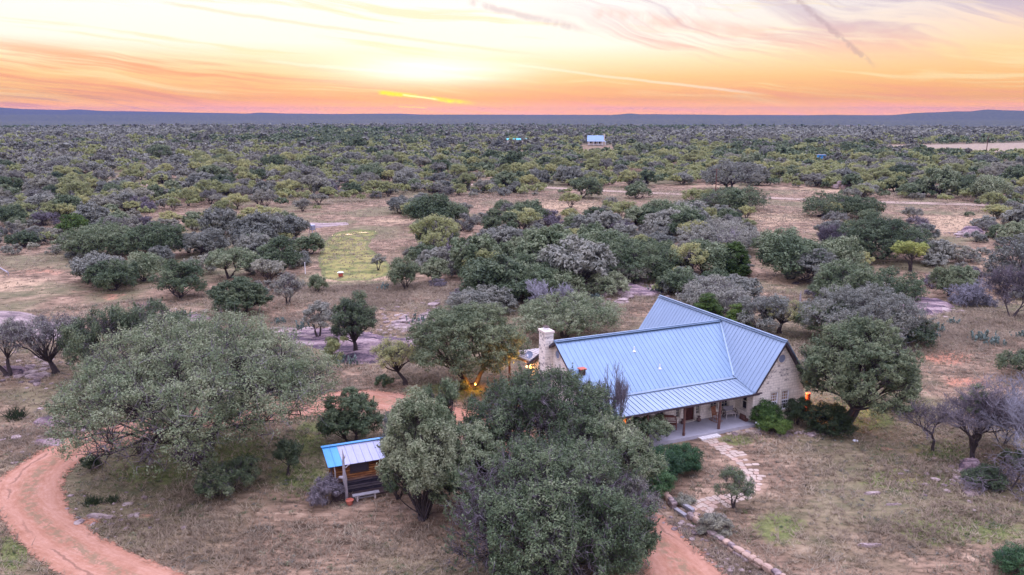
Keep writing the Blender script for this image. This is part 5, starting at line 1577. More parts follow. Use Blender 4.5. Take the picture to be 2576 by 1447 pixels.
def gen_tree(kind, R, H, nl, leaf, seed, base=.30, ry=1.0, stems=1, clumps=26, gap=.0, twig=1.0, asp=.45, lop=None, tuft=None, sprigs=0, rcf=1.0):
    """returns wood (V,F), leaves (V,F), bare twigs (V,F). R crown radius, H height"""
    rng = np.random.RandomState(seed)
    tuft = tuft or (.22 + .022 * R)
    W = Tubes(); TW = Tubes()
    hb = H * base; hc = hb + (H - hb) * .42; hz = (H - hb) * .56
    # clump centres over the crown
    cs = []; rs = []
    tries = 0
    rc0 = R * {'oak': .30, 'mesq': .26, 'cedar': .30, 'brush': .30, 'tall': .34}.get(kind, .3) * rcf
    ga = rng.rand() * 6.28
    k = 0
    while len(cs) < clumps and tries < clumps * 60:
        tries += 1
        th = ga + rng.rand() * 6.283
        su = rng.uniform(-.50 if kind in ('oak', 'cedar', 'brush') else -.25, 1.0)
        rad = sqrt(max(0, 1 - su * su))
        rr = rng.uniform(.66, .86) if rng.rand() < .8 else rng.uniform(.25, .6)
        p = np.array([R * rad * cos(th) * rr, R * ry * rad * sin(th) * rr, hc + hz * su * (rr + .06)])
        wob = .80 + .34 * (.5 + .5 * float(fbm(np.array([th * 1.6 + seed]), np.array([su * 2.2]), 2, seed)[0])) * (1 + (rng.rand() < .15) * .22)
        p = np.array([p[0] * wob, p[1] * wob, hc + (p[2] - hc) * wob])
        if kind == 'cedar':
            zt = rng.rand(); w = (1 - zt) ** .6 * .8; p = np.array([R * w * cos(th) * .8, R * w * sin(th) * .8, H * (.06 + .86 * zt)])
        elif kind == 'mesq':
            p[2] = hc + hz * (su * .7 + .15) * (rr + .05)
        rc = min(rc0 * rng.uniform(.7, 1.3), p[2] * .95)
        if all(np.linalg.norm((p - q) * np.array([1, 1, 1.25])) > (rc + r2) * .50 for q, r2 in zip(cs, rs)):
            cs.append(p); rs.append(rc)
    cs = np.array(cs); rs = np.array(rs)
    if lop is not None:      # missing side
        keep = (cs[:, 0] * lop[0] + cs[:, 1] * lop[1]) < R * lop[2]; cs, rs = cs[keep], rs[keep]
    # stems
    tr = 0.030 * R + .022 * H
    stem_tops = []
    for s in range(stems):
        a = 2 * pi * s / stems + rng.rand()
        spread = 0.0 if stems == 1 else R * .16
        b0 = np.array([cos(a) * spread * .25, sin(a) * spread * .25, -.15])
        lean = rng.normal(size=2) * R * .05
        t0 = np.array([cos(a) * spread + lean[0], sin(a) * spread + lean[1], hb * rng.uniform(.7, 1.0)])
        r0 = tr / sqrt(stems) * 1.15
        pts = curve(b0, t0, rng, .06, 6)
        W.add(pts, np.linspace(r0 * 1.25, r0 * .75, 6), 8); stem_tops.append((t0, r0 * .75))
        W.add([b0 + (0, 0, 0), b0 + (0, 0, .4)], [r0 * 1.8, r0 * 1.2], 8)
    Lc, Ln = [], []
    tot = (rs ** 2).sum()
    for ci in range(len(cs)):
        c, rc = cs[ci], rs[ci]
        si = int(np.argmin([np.linalg.norm(c - t[0]) for t in stem_tops])) if stems > 1 else 0
        t0, r0 = stem_tops[si]
        dist = np.linalg.norm(c - t0)
        rb = r0 * np.clip(.55 * (rc / rs.max()), .18, .6)
        low = c - np.array([0, 0, rc * .35])
        br = curve(t0, low, rng, .10, 8, sag=.12 if kind in ('oak',) else .05)
        W.add(br, np.linspace(rb, rb * .35, 8), 6)
        # sub-clusters
        ns = int(np.clip((rc / tuft) ** 2 * 2.6, 6, 46))
        sd = unit(rng.normal(size=(ns, 3)) + np.array([0, 0, .35])); out = unit((c - np.array([0, 0, hc]))[None]) * .35
        sd = unit(sd + out)
        sc = c + sd * rc * rng.uniform(.45, 1.0, (ns, 1)) * np.array([1, 1, .8])
        sc[:, 2] = np.maximum(sc[:, 2], .15)
        for k in range(min(ns, 14)):
            q = curve(br[5 + rng.randint(3)], sc[k], rng, .12, 4)
            W.add(q, np.linspace(rb * .32, rb * .10, 4), 3)
            if kind in ('brush', 'mesq', 'sparse') or rng.rand() < .35 * twig:
                for _ in range(int(3 * twig)):
                    e = q[rng.randint(1, 4)]; dd = unit(rng.normal(size=3) + sd[k] + np.array([0, 0, .5])) * rc * rng.uniform(.35, .75)
                    TW.add(curve(e, e + dd, rng, .1, 3), [.010 + .002 * R, .008, .004], 3)
        n = int(nl * rc * rc / tot)
        if n < 4: continue
        idx = rng.randint(0, ns, n)
        wgt = rng.rand(n)
        g = unit(rng.normal(size=(n, 3)) + np.array([0, 0, .35]))
        zs = 1.5 if kind == 'tall' else .75
        tl = (tuft * rng.uniform(.75, 1.3, ns))[idx]
        P = sc[idx] + g * (tl * (.35 + .75 * np.sqrt(wgt)))[:, None] * np.array([1, 1, zs])
        nn = unit(g * .9 + unit(P - c) * .35 + np.array([0, 0, .3]) + rng.normal(size=(n, 3)) * .38)
        if gap > 0:
            f = fbm(P[:, 0] * 3 / R + seed, P[:, 1] * 3 / R + P[:, 2] * 2.2 / R, 3, seed)
            kp = f > -1 + gap * 1.2
            P, nn = P[kp], nn[kp]
        P[:, 2] = np.maximum(P[:, 2], .05)
        Lc.append(P); Ln.append(nn)
        if sprigs:
            for _ in range(sprigs):
                k = rng.randint(ns); b0 = sc[k] + sd[k] * tuft * .6; dd = unit(sd[k] * .5 + np.array([0, 0, 1.0]) + rng.normal(size=3) * .25); L_ = tuft * rng.uniform(.9, 2.2)
                TW.add(curve(b0 - dd * tuft * .5, b0 + dd * L_, rng, .08, 4), [.014, .012, .009, .005], 3)
                m_ = 26; tt = rng.rand(m_, 1) ** 1.3
                Lc.append(b0 + dd * L_ * tt + rng.normal(size=(m_, 3)) * tuft * .16 * (1.15 - tt)); Ln.append(unit(rng.normal(size=(m_, 3)) + np.array([0, 0, .5])))
    C = np.concatenate(Lc) if Lc else np.zeros((0, 3)); Nn = np.concatenate(Ln) if Ln else np.zeros((0, 3))
    LV, LF = leaf_quads(C, Nn, leaf, asp, rng) if len(C) else (np.zeros((0, 3)), np.zeros((0, 4), int))
    wa, ta = W.arr(), TW.arr()
    if len(C):
        kx = R / np.percentile(np.hypot(LV[:, 0], LV[:, 1]), 96.5); kz = H / np.percentile(LV[:, 2], 99.3)
        for V_ in (wa[0], LV, ta[0]):
            if len(V_): V_[:] = V_ * np.array([kx, kx, kz])
    return wa, (LV, LF), ta


def gen_bare(H, seed, levels=5, spread=.55, stems=1, twig_r=.011, r0=None, up=.15, kids=(3, 4), lean=(0, 0)):
    rng = np.random.RandomState(seed); W = Tubes(); TW = Tubes()
    r0 = r0 or .024 * H

    def grow(p, d, L, r, lv):
        n = 5; pts = [p]; q = p.copy(); dd = d.copy()
        for i in range(n):
            dd = unit(dd + rng.normal(size=3) * .16 + np.array([0, 0, up * .3])); q = q + dd * L / n; pts.append(q)
        (W if r > .03 else TW).add(pts, np.linspace(r, max(r * .58, twig_r * .6), n + 1), 6 if r > .05 else 3)
        if lv <= 0: return
        for k in range(rng.randint(kids[0], kids[1] + 1)):
            j = rng.randint(2, n + 1) if k else n
            nd = unit(dd + unit(rng.normal(size=3)) * spread * 1.3 + np.array([0, 0, up]))
            grow(pts[j].copy(), nd, L * rng.uniform(.62, .85), max(r * .60, twig_r), lv - 1)
    for s in range(stems):
        a = 2 * pi * s / stems + rng.rand(); sp = 0.1 if stems == 1 else .55
        grow(np.array([0., 0, -.1]) + np.array([cos(a), sin(a), 0]) * (.0 if stems == 1 else .1), unit(np.array([cos(a) * sp + lean[0], sin(a) * sp + lean[1], 1.0])), H * .32, r0 / sqrt(stems), levels)
    return W.arr(), TW.arr()


def cat_arr(parts):
    V = []; F = []; M_ = []; b = 0
    for (v, f), mi in parts:
        if len(v) == 0: continue
        V.append(v); F.append(f + b); M_.append(np.full(len(f), mi)); b += len(v)
    return np.concatenate(V), np.concatenate(F), np.concatenate(M_)


def plant_obj(name, wood, leaves, twigs, leafmat, barkmat, loc, rz=0, label=None, cat='tree', group=None, crown='crown', split=True, twigmat=None):
    """Empty > trunk, crown (> twigs)"""
    t = empty(name, loc, rz, label, cat, group)
    kids = []
    if len(wood[0]):
        tr = add_obj('trunk', fast_mesh('trunk', wood[0], wood[1], M[barkmat], smooth=True), t); kids.append(tr)
    par = t
    if len(leaves[0]):
        cr = add_obj(crown, fast_mesh(crown, leaves[0], leaves[1], M[leafmat]), t); kids.append(cr)
    if len(twigs[0]):
        tw = add_obj('twigs', fast_mesh('twigs', twigs[0], twigs[1], M[twigmat or 'twig']), t); kids.append(tw)
    KIDS[t.name] = kids
    return t


def mscale(px, py):
    """ground point, distance along the view axis and metres per frame pixel"""
    x, y = at(px, py); z = float(terrain(x, y))
    d = y * _c - (z - CAM_H) * _s
    return x, y, z, d, d / FPX


def solve_h(x, y, z, R, ytop):
    lo, hi = .4, 26.0
    a = np.linspace(0, 2 * pi, 24); e = np.linspace(0, pi / 2, 12); A, E_ = np.meshgrid(a, e)
    for _ in range(24):
        h = (lo + hi) / 2
        X = x + R * .82 * np.cos(A) * np.cos(E_); Y = y + R * .82 * np.sin(A) * np.cos(E_); Z = z + h * .55 + h * .42 * np.sin(E_)
        if toP(X, Y, Z)[1].min() > ytop: lo = h
        else: hi = h
    return h


def plant(kind, bx, by, x0, x1, ytop, label, name, leafmat='oak', nl=12000, leaf=.11, seed=1, base=.3, stems=1, clumps=26, cat='tree', lop=None, gap=0., twig=1., asp=.45, grp=None, sprigs=None, rcf=1.0, **kw):
    x, y, z, d, mp = mscale(bx, by)
    R = (x1 - x0) / 2 * mp
    cx = (x0 + x1) / 2
    off = (cx - bx) * mp
    H = solve_h(x, y, z, R, ytop)
    if sprigs is None: sprigs = (3 if kind == 'tall' else 2) if (cat == 'tree' and kind in ('oak', 'tall') and by > 1000) else 0
    W, Lf, T = gen_tree(kind, R, H, nl, leaf, seed, base=base, stems=stems, clumps=clumps, gap=gap, twig=twig, asp=asp, lop=lop, sprigs=sprigs, rcf=rcf)
    # lean the crown towards the picture's crown centre
    for A in (W, Lf, T):
        if len(A[0]): A[0][:, 0] += off * sm(0, base * H + .5, A[0][:, 2])
    return plant_obj(name, W, Lf, T, leafmat, 'bark', (x, y, z), 0, label, cat, grp, crown='crown' if cat == 'tree' else 'foliage', **kw)


random.seed(4)
# --- foreground and near trees, one by one: (kind, base x, base y, crown x0, x1, top y, ...)
plant('oak', 500, 1160, 165, 838, 812, 'huge spreading grey-green live oak arching over the driveway bend', 'live_oak', 'oak', 140000, .078, 11, base=.25, stems=3, clumps=95, twig=1.8, rcf=.66, sprigs=3, gap=.55)
plant('oak', 1375, 1195, 1175, 1560, 940, 'tall bushy live oak behind the front oak, hiding the left end of the porch', 'live_oak', 'oak', 80000, .075, 12, base=.08, stems=3, clumps=80, twig=2.2, rcf=.70, sprigs=7, gap=.6)
plant('oak', 1505, 1290, 1390, 1660, 1060, 'live oak whose crown overhangs the junipers below the porch', 'live_oak', 'oak', 42000, .072, 13, base=.12, stems=2, clumps=50, twig=2.2, rcf=.72, sprigs=6, gap=.55)
plant('oak', 1385, 1432, 1125, 1625, 1125, 'large front live oak at the bottom centre, nearest tree of all', 'live_oak', 'oak', 115000, .068, 14, base=.05, stems=3, clumps=105, twig=2.2, rcf=.62, sprigs=8, gap=.8)
plant('oak', 1560, 1440, 1470, 1655, 1262, 'low dark green oak shrub growing beside the gravel drive at the bottom', 'live_oak', 'oak_dark', 26000, .065, 15, base=.04, stems=3, clumps=34, rcf=.8, sprigs=3)
plant('brush', 1555, 1350, 1455, 1655, 1195, 'purple-grey half leafless oak thicket at the right side of the front oak', 'sparse_oak', 'brushleaf', 16000, .055, 151, base=.03, stems=6, clumps=40, twig=5, rcf=.8)
plant('tall', 1062, 1305, 965, 1160, 1005, 'upright shaggy live oak right of the plank shed', 'live_oak', 'oak', 62000, .07, 16, base=.02, stems=3, clumps=60, twig=1.6, rcf=.75, sprigs=5)
plant('oak', 1185, 1290, 1085, 1300, 1085, 'ragged live oak filling the gap between the shaggy oak and the front oak', 'live_oak', 'oak', 42000, .07, 161, base=.02, stems=3, clumps=50, twig=1.6, rcf=.8, sprigs=4)
plant('tall', 1110, 1205, 1050, 1165, 968, 'slim live oak with thin vertical shoots behind the shaggy oak', 'live_oak', 'oak', 18000, .075, 17, base=.10, stems=2, clumps=26, twig=2.5, rcf=.8, sprigs=6)
plant('tall', 1010, 1185, 950, 1085, 1030, 'thin live oak leaning over the shed roof', 'live_oak', 'oak_grey', 17000, .07, 18, base=.08, stems=2, clumps=26, twig=2.5, rcf=.8, sprigs=6)
plant('oak', 888, 1118, 803, 962, 988, 'small round live oak between the spreading oak and the shed', 'live_oak', 'oak', 30000, .08, 19, base=.16, stems=2, clumps=28, twig=1)
plant('oak', 1622, 1122, 1572, 1690, 1046, 'small live oak branching over the end of the porch roof', 'live_oak', 'oak', 6000, .075, 20, base=.5, stems=1, clumps=14, twig=1)
plant('oak', 1183, 972, 1035, 1322, 772, 'large round live oak behind the porch with its base lit orange', 'live_oak', 'oak_dark', 75000, .09, 21, base=.24, stems=3, clumps=64, twig=.8, rcf=.75, gap=.45)
plant('mesq', 1020, 967, 934, 1062, 858, 'bright yellow-green airy mesquite standing beside the large round oak', 'mesquite_tree', 'mesquite', 9000, .085, 22, base=.32, stems=1, clumps=22, twig=2, asp=.28)
plant('tall', 896, 888, 836, 950, 742, 'upright live oak with a half bare top standing on the granite', 'live_oak', 'oak_dark', 20000, .10, 23, base=.22, stems=1, clumps=24, twig=3)
plant('oak', 800, 850, 762, 850, 760, 'thin low oak left of the upright half bare oak', 'live_oak', 'oak_grey', 7000, .10, 24, base=.3, stems=2, clumps=16, twig=2)
plant('brush', 848, 905, 812, 886, 848, 'round yellow-green bush at the foot of the upright oak', 'green_shrub', 'mesquite', 8000, .08, 25, base=.05, stems=4, clumps=14, cat='shrub')
plant('brush', 965, 972, 945, 990, 942, 'small round green bush below the airy mesquite', 'green_shrub', 'oak', 4000, .07, 26, base=.05, stems=4, clumps=10, cat='shrub')
plant('brush', 1155, 980, 1125, 1185, 955, 'low orange lit shrub at the foot of the large round oak', 'green_shrub', 'mesquite', 3500, .08, 27, base=.05, stems=4, clumps=9, cat='shrub')
plant('tall', 262, 948, 165, 372, 778, 'dark upright live oak left of the huge spreading oak', 'live_oak', 'oak_dark', 30000, .09, 28, base=.16, stems=2, clumps=44, twig=2, rcf=.7, gap=.6, sprigs=3)
plant('tall', 345, 930, 290, 482, 762, 'dark live oak with ragged top touching the huge spreading oak', 'live_oak', 'oak_dark', 28000, .09, 29, base=.2, stems=2, clumps=42, twig=2, rcf=.7, gap=.6, sprigs=3)
plant('mesq', 140, 938, 42, 215, 800, 'sparse crooked oak with thin yellowing leaves near the left edge', 'sparse_oak', 'brushleaf', 4200, .10, 30, base=.3, stems=1, clumps=26, twig=3, asp=.4)
plant('mesq', 20, 945, -70, 85, 810, 'sparse crooked oak cut off by the left edge of the picture', 'sparse_oak', 'brushleaf', 3800, .10, 31, base=.3, stems=2, clumps=22, twig=3, asp=.4)
plant('oak', 607, 792, 530, 682, 700, 'round dark green live oak standing alone in the dry grass', 'live_oak', 'oak_dark', 30000, .12, 32, base=.14, stems=2, clumps=30, twig=.3)
plant('oak', 2118, 1084, 2012, 2290, 815, 'big leaning live oak at the right gable of the stone house', 'live_oak', 'oak_dark', 80000, .082, 33, base=.26, stems=2, clumps=80, twig=1.4, rcf=.7, gap=.5, sprigs=3)
plant('tall', 2256, 1032, 2208, 2312, 912, 'small pale green oak with leafy base right of the big gable oak', 'live_oak', 'oak', 15000, .08, 34, base=.12, stems=1, clumps=20, twig=1)
plant('oak', 2190, 862, 2015, 2300, 722, 'broad grey-green live oak in the grove behind the big gable oak', 'live_oak', 'oak_grey', 42000, .11, 35, base=.2, stems=3, clumps=46, twig=.8)
plant('oak', 2275, 862, 2190, 2345, 785, 'low dark oak at the right end of the grove behind the gable oak', 'live_oak', 'oak_dark', 18000, .11, 36, base=.08, stems=3, clumps=24, twig=.4)
plant('oak', 2085, 850, 1990, 2160, 760, 'dark live oak directly behind the right gable', 'live_oak', 'oak', 20000, .10, 37, base=.2, stems=2, clumps=28, twig=.8)
plant('mesq', 1960, 838, 1900, 2030, 758, 'yellow-green crooked mesquite leaning behind the house ridge', 'mesquite_tree', 'mesquite', 7000, .10, 38, base=.4, stems=1, clumps=20, twig=2, asp=.3)
plant('oak', 1420, 850, 1300, 1565, 742, 'flat topped live oak seen over the chimney and main roof', 'live_oak', 'oak', 34000, .11, 39, base=.3, stems=3, clumps=38, twig=1)
plant('oak', 1900, 840, 1835, 1985, 745, 'grey half bare oak behind the wing roof', 'live_oak', 'oak_grey', 14000, .11, 40, base=.2, stems=2, clumps=22, twig=2)
plant('cedar', 1775, 830, 1728, 1822, 742, 'bright green juniper rising behind the roof ridge, left of two', 'juniper', 'cedar', 24000, .075, 41, base=.05, stems=1, clumps=40, twig=.2)
plant('cedar', 1850, 842, 1818, 1888, 768, 'bright green juniper behind the roof ridge, shorter right one of two', 'juniper', 'cedar', 16000, .075, 42, base=.05, stems=1, clumps=30, twig=.2)
plant('oak', 1800, 800, 1700, 1900, 700, 'grey brushy oak behind the two bright junipers', 'live_oak', 'oak_grey', 20000, .12, 43, base=.15, stems=3, clumps=34, twig=2)
plant('cedar', 1842, 692, 1796, 1887, 612, 'dense rounded olive-green juniper beyond the house', 'juniper', 'cedar', 22000, .10, 44, base=.03, stems=1, clumps=36, twig=.1)
plant('mesq', 2290, 684, 2240, 2330, 610, 'glowing yellow-green vase shaped mesquite in the dry field on the right', 'mesquite_tree', 'yellow', 9000, .13, 45, base=.4, stems=4, clumps=24, twig=.8, asp=.35)
plant('oak', 2205, 652, 2092, 2322, 545, 'wide dark live oak standing alone in the dry field on the right', 'live_oak', 'oak_dark', 44000, .15, 46, base=.15, stems=2, clumps=52, twig=.3)
plant('oak', 1840, 478, 1762, 1912, 405, 'broad open live oak beside the utility pole', 'live_oak', 'oak_grey', 20000, .2, 47, base=.2, stems=2, clumps=34, twig=1)
plant('oak', 1252, 598, 1210, 1302, 528, 'round dark oak standing in a gap of the brush belt', 'live_oak', 'oak_dark', 14000, .15, 48, base=.12, stems=2, clumps=22, twig=.2)
plant('oak', 578, 700, 522, 652, 628, 'flat umbrella shaped oak with a bare trunk behind the round dark oak', 'live_oak', 'oak', 14000, .13, 49, base=.42, stems=2, clumps=26, twig=1)
plant('oak', 287, 730, 218, 352, 655, 'round live oak with lacy edges at the edge of the dry field', 'live_oak', 'oak', 18000, .12, 50, base=.06, stems=2, clumps=26, twig=1)
plant('oak', 455, 748, 375, 522, 655, 'loose two part live oak behind the dark ragged oaks', 'live_oak', 'oak', 16000, .12, 51, base=.08, stems=3, clumps=26, twig=1)
plant('oak', 700, 690, 640, 765, 600, 'round live oak beside the thin white marker post', 'live_oak', 'oak', 18000, .13, 52, base=.08, stems=3, clumps=28, twig=.5)
plant('oak', 782, 640, 745, 822, 588, 'dark live oak at the left rim of the wet meadow', 'live_oak', 'oak', 11000, .14, 53, base=.1, stems=2, clumps=20, twig=.5)
plant('tall', 800, 735, 776, 824, 692, 'small upright oak below the wet meadow', 'live_oak', 'oak_dark', 5000, .11, 54, base=.06, stems=2, clumps=14, twig=.5)
plant('tall', 725, 765, 682, 770, 690, 'half bare grey oak left of the small upright oak', 'sparse_oak', 'brushleaf', 3500, .12, 55, base=.2, stems=2, clumps=16, twig=3)
plant('tall', 1020, 728, 975, 1062, 650, 'dark shaggy oak at the right rim of the wet meadow', 'live_oak', 'oak_dark', 11000, .13, 56, base=.05, stems=3, clumps=20, twig=1)
plant('mesq', 952, 680, 928, 978, 642, 'tiny umbrella shaped mesquite in the wet meadow', 'mesquite_tree', 'brushleaf', 1800, .12, 57, base=.35, stems=2, clumps=10, twig=2)
plant('oak', 1755, 632, 1700, 1925, 555, 'wide grey oak in the brush belt left of the olive juniper', 'live_oak', 'oak_grey', 26000, .14, 58, base=.12, stems=3, clumps=38, twig=1)
plant('oak', 1560, 700, 1470, 1700, 600, 'largest grey-green oak of the brush belt behind the house', 'live_oak', 'oak', 32000, .14, 59, base=.08, stems=3, clumps=42, twig=.8)
plant('oak', 1290, 735, 1175, 1420, 640, 'bushy grey-green oak of the brush belt left of centre', 'live_oak', 'oak', 28000, .14, 60, base=.06, stems=3, clumps=40, twig=1)
plant('oak', 1195, 790, 1120, 1300, 722, 'pale grey-green oak just beyond the large round oak', 'live_oak', 'oak_grey', 20000, .12, 61, base=.08, stems=3, clumps=30, twig=.8)
plant('oak', 1520, 740, 1470, 1590, 685, 'small oak beside the broken granite ledge', 'live_oak', 'oak', 10000, .12, 62, base=.06, stems=2, clumps=20, twig=.5)
plant('oak', 250, 645, 155, 345, 568, 'wide dark oak at the left end of the tree row beyond the dry field', 'live_oak', 'oak', 26000, .15, 63, base=.2, stems=3, clumps=38, twig=.5)
plant('oak', 385, 650, 315, 470, 568, 'tall oak in the middle of the tree row beyond the dry field', 'live_oak', 'oak', 20000, .15, 64, base=.22, stems=3, clumps=30, twig=.8)
plant('oak', 505, 645, 455, 580, 575, 'grey oak at the right end of the tree row beyond the dry field', 'live_oak', 'oak_grey', 14000, .15, 65, base=.22, stems=3, clumps=24, twig=1)
plant('oak', 165, 600, 138, 232, 540, 'yellowish dark oak above the tree row beyond the dry field', 'live_oak', 'cedar', 9000, .15, 66, base=.1, stems=2, clumps=16, twig=.2)
plant('oak', 1465, 500, 1425, 1520, 448, 'dark oak with a brushy base beside the dirt road', 'live_oak', 'oak_dark', 12000, .2, 67, base=.15, stems=2, clumps=20, twig=.5)
plant('oak', 1605, 500, 1570, 1650, 458, 'round blue-green oak beside the dirt road', 'live_oak', 'oak', 9000, .2, 68, base=.05, stems=2, clumps=16, twig=.3)
plant('oak', 1830, 528, 1765, 1935, 470, 'dark live oak clump in front of the dirt road below the utility pole', 'live_oak', 'oak_dark', 18000, .17, 69, base=.12, stems=3, clumps=34, twig=.5)
plant('oak', 2060, 545, 2010, 2180, 490, 'dark round live oaks joined in one crown before the boulder pile', 'live_oak', 'oak_dark', 16000, .18, 70, base=.1, stems=3, clumps=30, twig=.3)
plant('oak', 2165, 550, 2120, 2222, 498, 'dark live oak right of the joined dark oaks before the boulder pile', 'live_oak', 'oak_dark', 12000, .18, 71, base=.14, stems=3, clumps=24, twig=.3)
plant('oak', 2000, 715, 1980, 2110, 630, 'grey brushy oak right of the thin white marker post', 'live_oak', 'oak_grey', 16000, .13, 72, base=.1, stems=3, clumps=26, twig=2)
plant('oak', 2110, 765, 2035, 2200, 660, 'loose grey-green oak behind the grove right of the house', 'live_oak', 'oak', 20000, .12, 73, base=.15, stems=2, clumps=30, twig=1)
plant('oak', 2215, 755, 2140, 2330, 680, 'low grey-green oak between the grove and the yellow mesquite', 'live_oak', 'oak', 18000, .12, 74, base=.06, stems=3, clumps=30, twig=1)
plant('tall', 2385, 745, 2340, 2440, 672, 'ragged dark oak in the dry field right of the low oak', 'live_oak', 'oak_dark', 9000, .13, 75, base=.1, stems=2, clumps=18, twig=1)
plant('oak', 2560, 735, 2480, 2660, 600, 'dark oak cut by the right edge beyond the granite ledge', 'live_oak', 'oak_grey', 16000, .14, 76, base=.1, stems=3, clumps=28, twig=2)
plant('oak', 2600, 950, 2505, 2660, 880, 'dark low oak branch reaching in at the right edge', 'live_oak', 'oak_dark', 8000, .1, 77, base=.2, stems=1, clumps=16, twig=1)
# shrubs by the house and lawn
plant('brush', 1650, 1205, 1595, 1715, 1128, 'low spreading green juniper below the porch, left of three', 'juniper_shrub', 'shrubgreen', 22000, .05, 80, base=.02, stems=2, clumps=40, cat='shrub', twig=.1)
plant('brush', 1710, 1180, 1655, 1770, 1118, 'low spreading green juniper below the porch, nearest the stone step', 'juniper_shrub', 'shrubgreen', 22000, .05, 81, base=.02, stems=2, clumps=40, cat='shrub', twig=.1)
plant('brush', 1640, 1245, 1580, 1695, 1165, 'low spreading green juniper nearest the front oak', 'juniper_shrub', 'shrubgreen', 20000, .05, 82, base=.02, stems=2, clumps=36, cat='shrub', twig=.1)
plant('brush', 1925, 1075, 1886, 1962, 1010, 'tall bright green vine shrub climbing the house corner behind the bird bath', 'vine_shrub', 'vine', 15000, .05, 83, base=.02, stems=2, clumps=36, cat='shrub', twig=.1)
plant('brush', 1952, 1088, 1905, 1992, 1040, 'low bright green vine shrub in front of the gable windows', 'vine_shrub', 'vine', 13000, .05, 84, base=.02, stems=3, clumps=26, cat='shrub', twig=.1)
plant('brush', 2005, 1068, 1970, 2042, 1000, 'dark green shrub under the lit lamp at the gable corner', 'dark_shrub', 'darkshrub', 13000, .055, 85, base=.02, stems=3, clumps=22, cat='shrub', twig=.3)
plant('brush', 2070, 1090, 2030, 2145, 1015, 'large round blackish shrub under the big gable oak', 'dark_shrub', 'darkshrub', 24000, .055, 86, base=.02, stems=3, clumps=34, cat='shrub', twig=.3)
plant('brush', 1845, 1278, 1798, 1893, 1180, 'loose leafy garden bush with bare stems standing on the lawn beside the stone path', 'garden_bush', 'oak_dark', 8000, .05, 87, base=.22, stems=6, clumps=22, cat='shrub', twig=2)
plant('brush', 1775, 1345, 1755, 1840, 1288, 'brown dry shrub growing over the stone wall', 'dry_shrub', 'brushleaf', 9000, .05, 88, base=.02, stems=4, clumps=20, cat='shrub', twig=3)
plant('brush', 1720, 1265, 1690, 1755, 1238, 'small dark dry shrub beside the upper timber step', 'dry_shrub', 'brushleaf', 4500, .05, 89, base=.02, stems=4, clumps=12, cat='shrub', twig=3)
plant('brush', 560, 1245, 500, 650, 1150, 'grey-green shrub with bleached twigs under the huge spreading oak', 'dark_shrub', 'oak', 20000, .065, 90, base=.04, stems=4, clumps=26, cat='shrub', twig=2)
plant('tall', 725, 1195, 690, 770, 1108, 'slim dark young tree under the right side of the spreading oak', 'young_tree', 'oak_dark', 7000, .07, 91, base=.3, stems=1, clumps=14, twig=1)
plant('brush', 228, 1180, 205, 252, 1145, 'small dark shrub at the inner edge of the drive bend', 'dark_shrub', 'darkshrub', 4500, .06, 92, base=.02, stems=3, clumps=12, cat='shrub', twig=.5)
plant('brush', 820, 1268, 778, 866, 1200, 'purple-grey twiggy shrub at the left corner of the shed', 'twiggy_shrub', 'twig', 7000, .045, 93, base=.02, stems=5, clumps=20, cat='shrub', twig=6)
plant('brush', 1000, 1255, 960, 1040, 1120, 'leafy oak shrub against the right wall of the shed', 'oak_shrub', 'oak', 14000, .065, 94, base=.02, stems=3, clumps=22, cat='shrub', twig=1)
plant('brush', 1285, 1500, 1235, 1350, 1425, 'pale sage green bush top at the very bottom of the picture', 'sage_bush', 'cactus', 7000, .05, 95, base=.02, stems=4, clumps=18, cat='shrub', twig=1)
plant('brush', 2560, 1450, 2505, 2640, 1372, 'dense green bush in the bottom right corner', 'green_shrub', 'shrubgreen', 14000, .05, 96, base=.02, stems=3, clumps=26, cat='shrub', twig=.5)
plant('brush', 2460, 1220, 2425, 2530, 1165, 'dark tangled shrub under the bare tree with a bushy top', 'dark_shrub', 'oak_dark', 10000, .06, 97, base=.02, stems=4, clumps=20, cat='shrub', twig=3)
plant('brush', 2558, 1180, 2520, 2620, 1130, 'dark shrub below the silvery dead tree at the right edge', 'dark_shrub', 'oak_dark', 8000, .06, 98, base=.02, stems=4, clumps=18, cat='shrub', twig=2)
for i, (bx, by, x0, x1, yt, lab) in enumerate(((232, 1268, 205, 262, 1228, 'spiky dark yucca clump on the grass inside the drive bend, left of two'), (283, 1262, 262, 305, 1232, 'spiky dark yucca clump on the grass inside the drive bend, right of two'),
                                          (40, 1052, -5, 72, 1025, 'low spiky yucca clump at the left edge above the drive'))):
    x, y, z, d, mp = mscale(bx, by); R = (x1 - x0) / 2 * mp * .9; rng = np.random.RandomState(i); T_ = Tubes()
    for k in range(140):
        a = rng.rand() * 6.28; e = rng.uniform(.25, 1.4); o0 = np.array([rng.normal() * R * .3, rng.normal() * R * .3, 0]); L_ = R * rng.uniform(.6, 1.0)
        T_.add([o0, o0 + np.array([cos(a) * cos(e), sin(a) * cos(e), sin(e)]) * L_], [.035, .008], 3)
    V, F = T_.arr(); add_obj('yucca', fast_mesh('yucca', V, F, M['darkshrub']), loc=(x, y, z), label=lab, cat='plant')


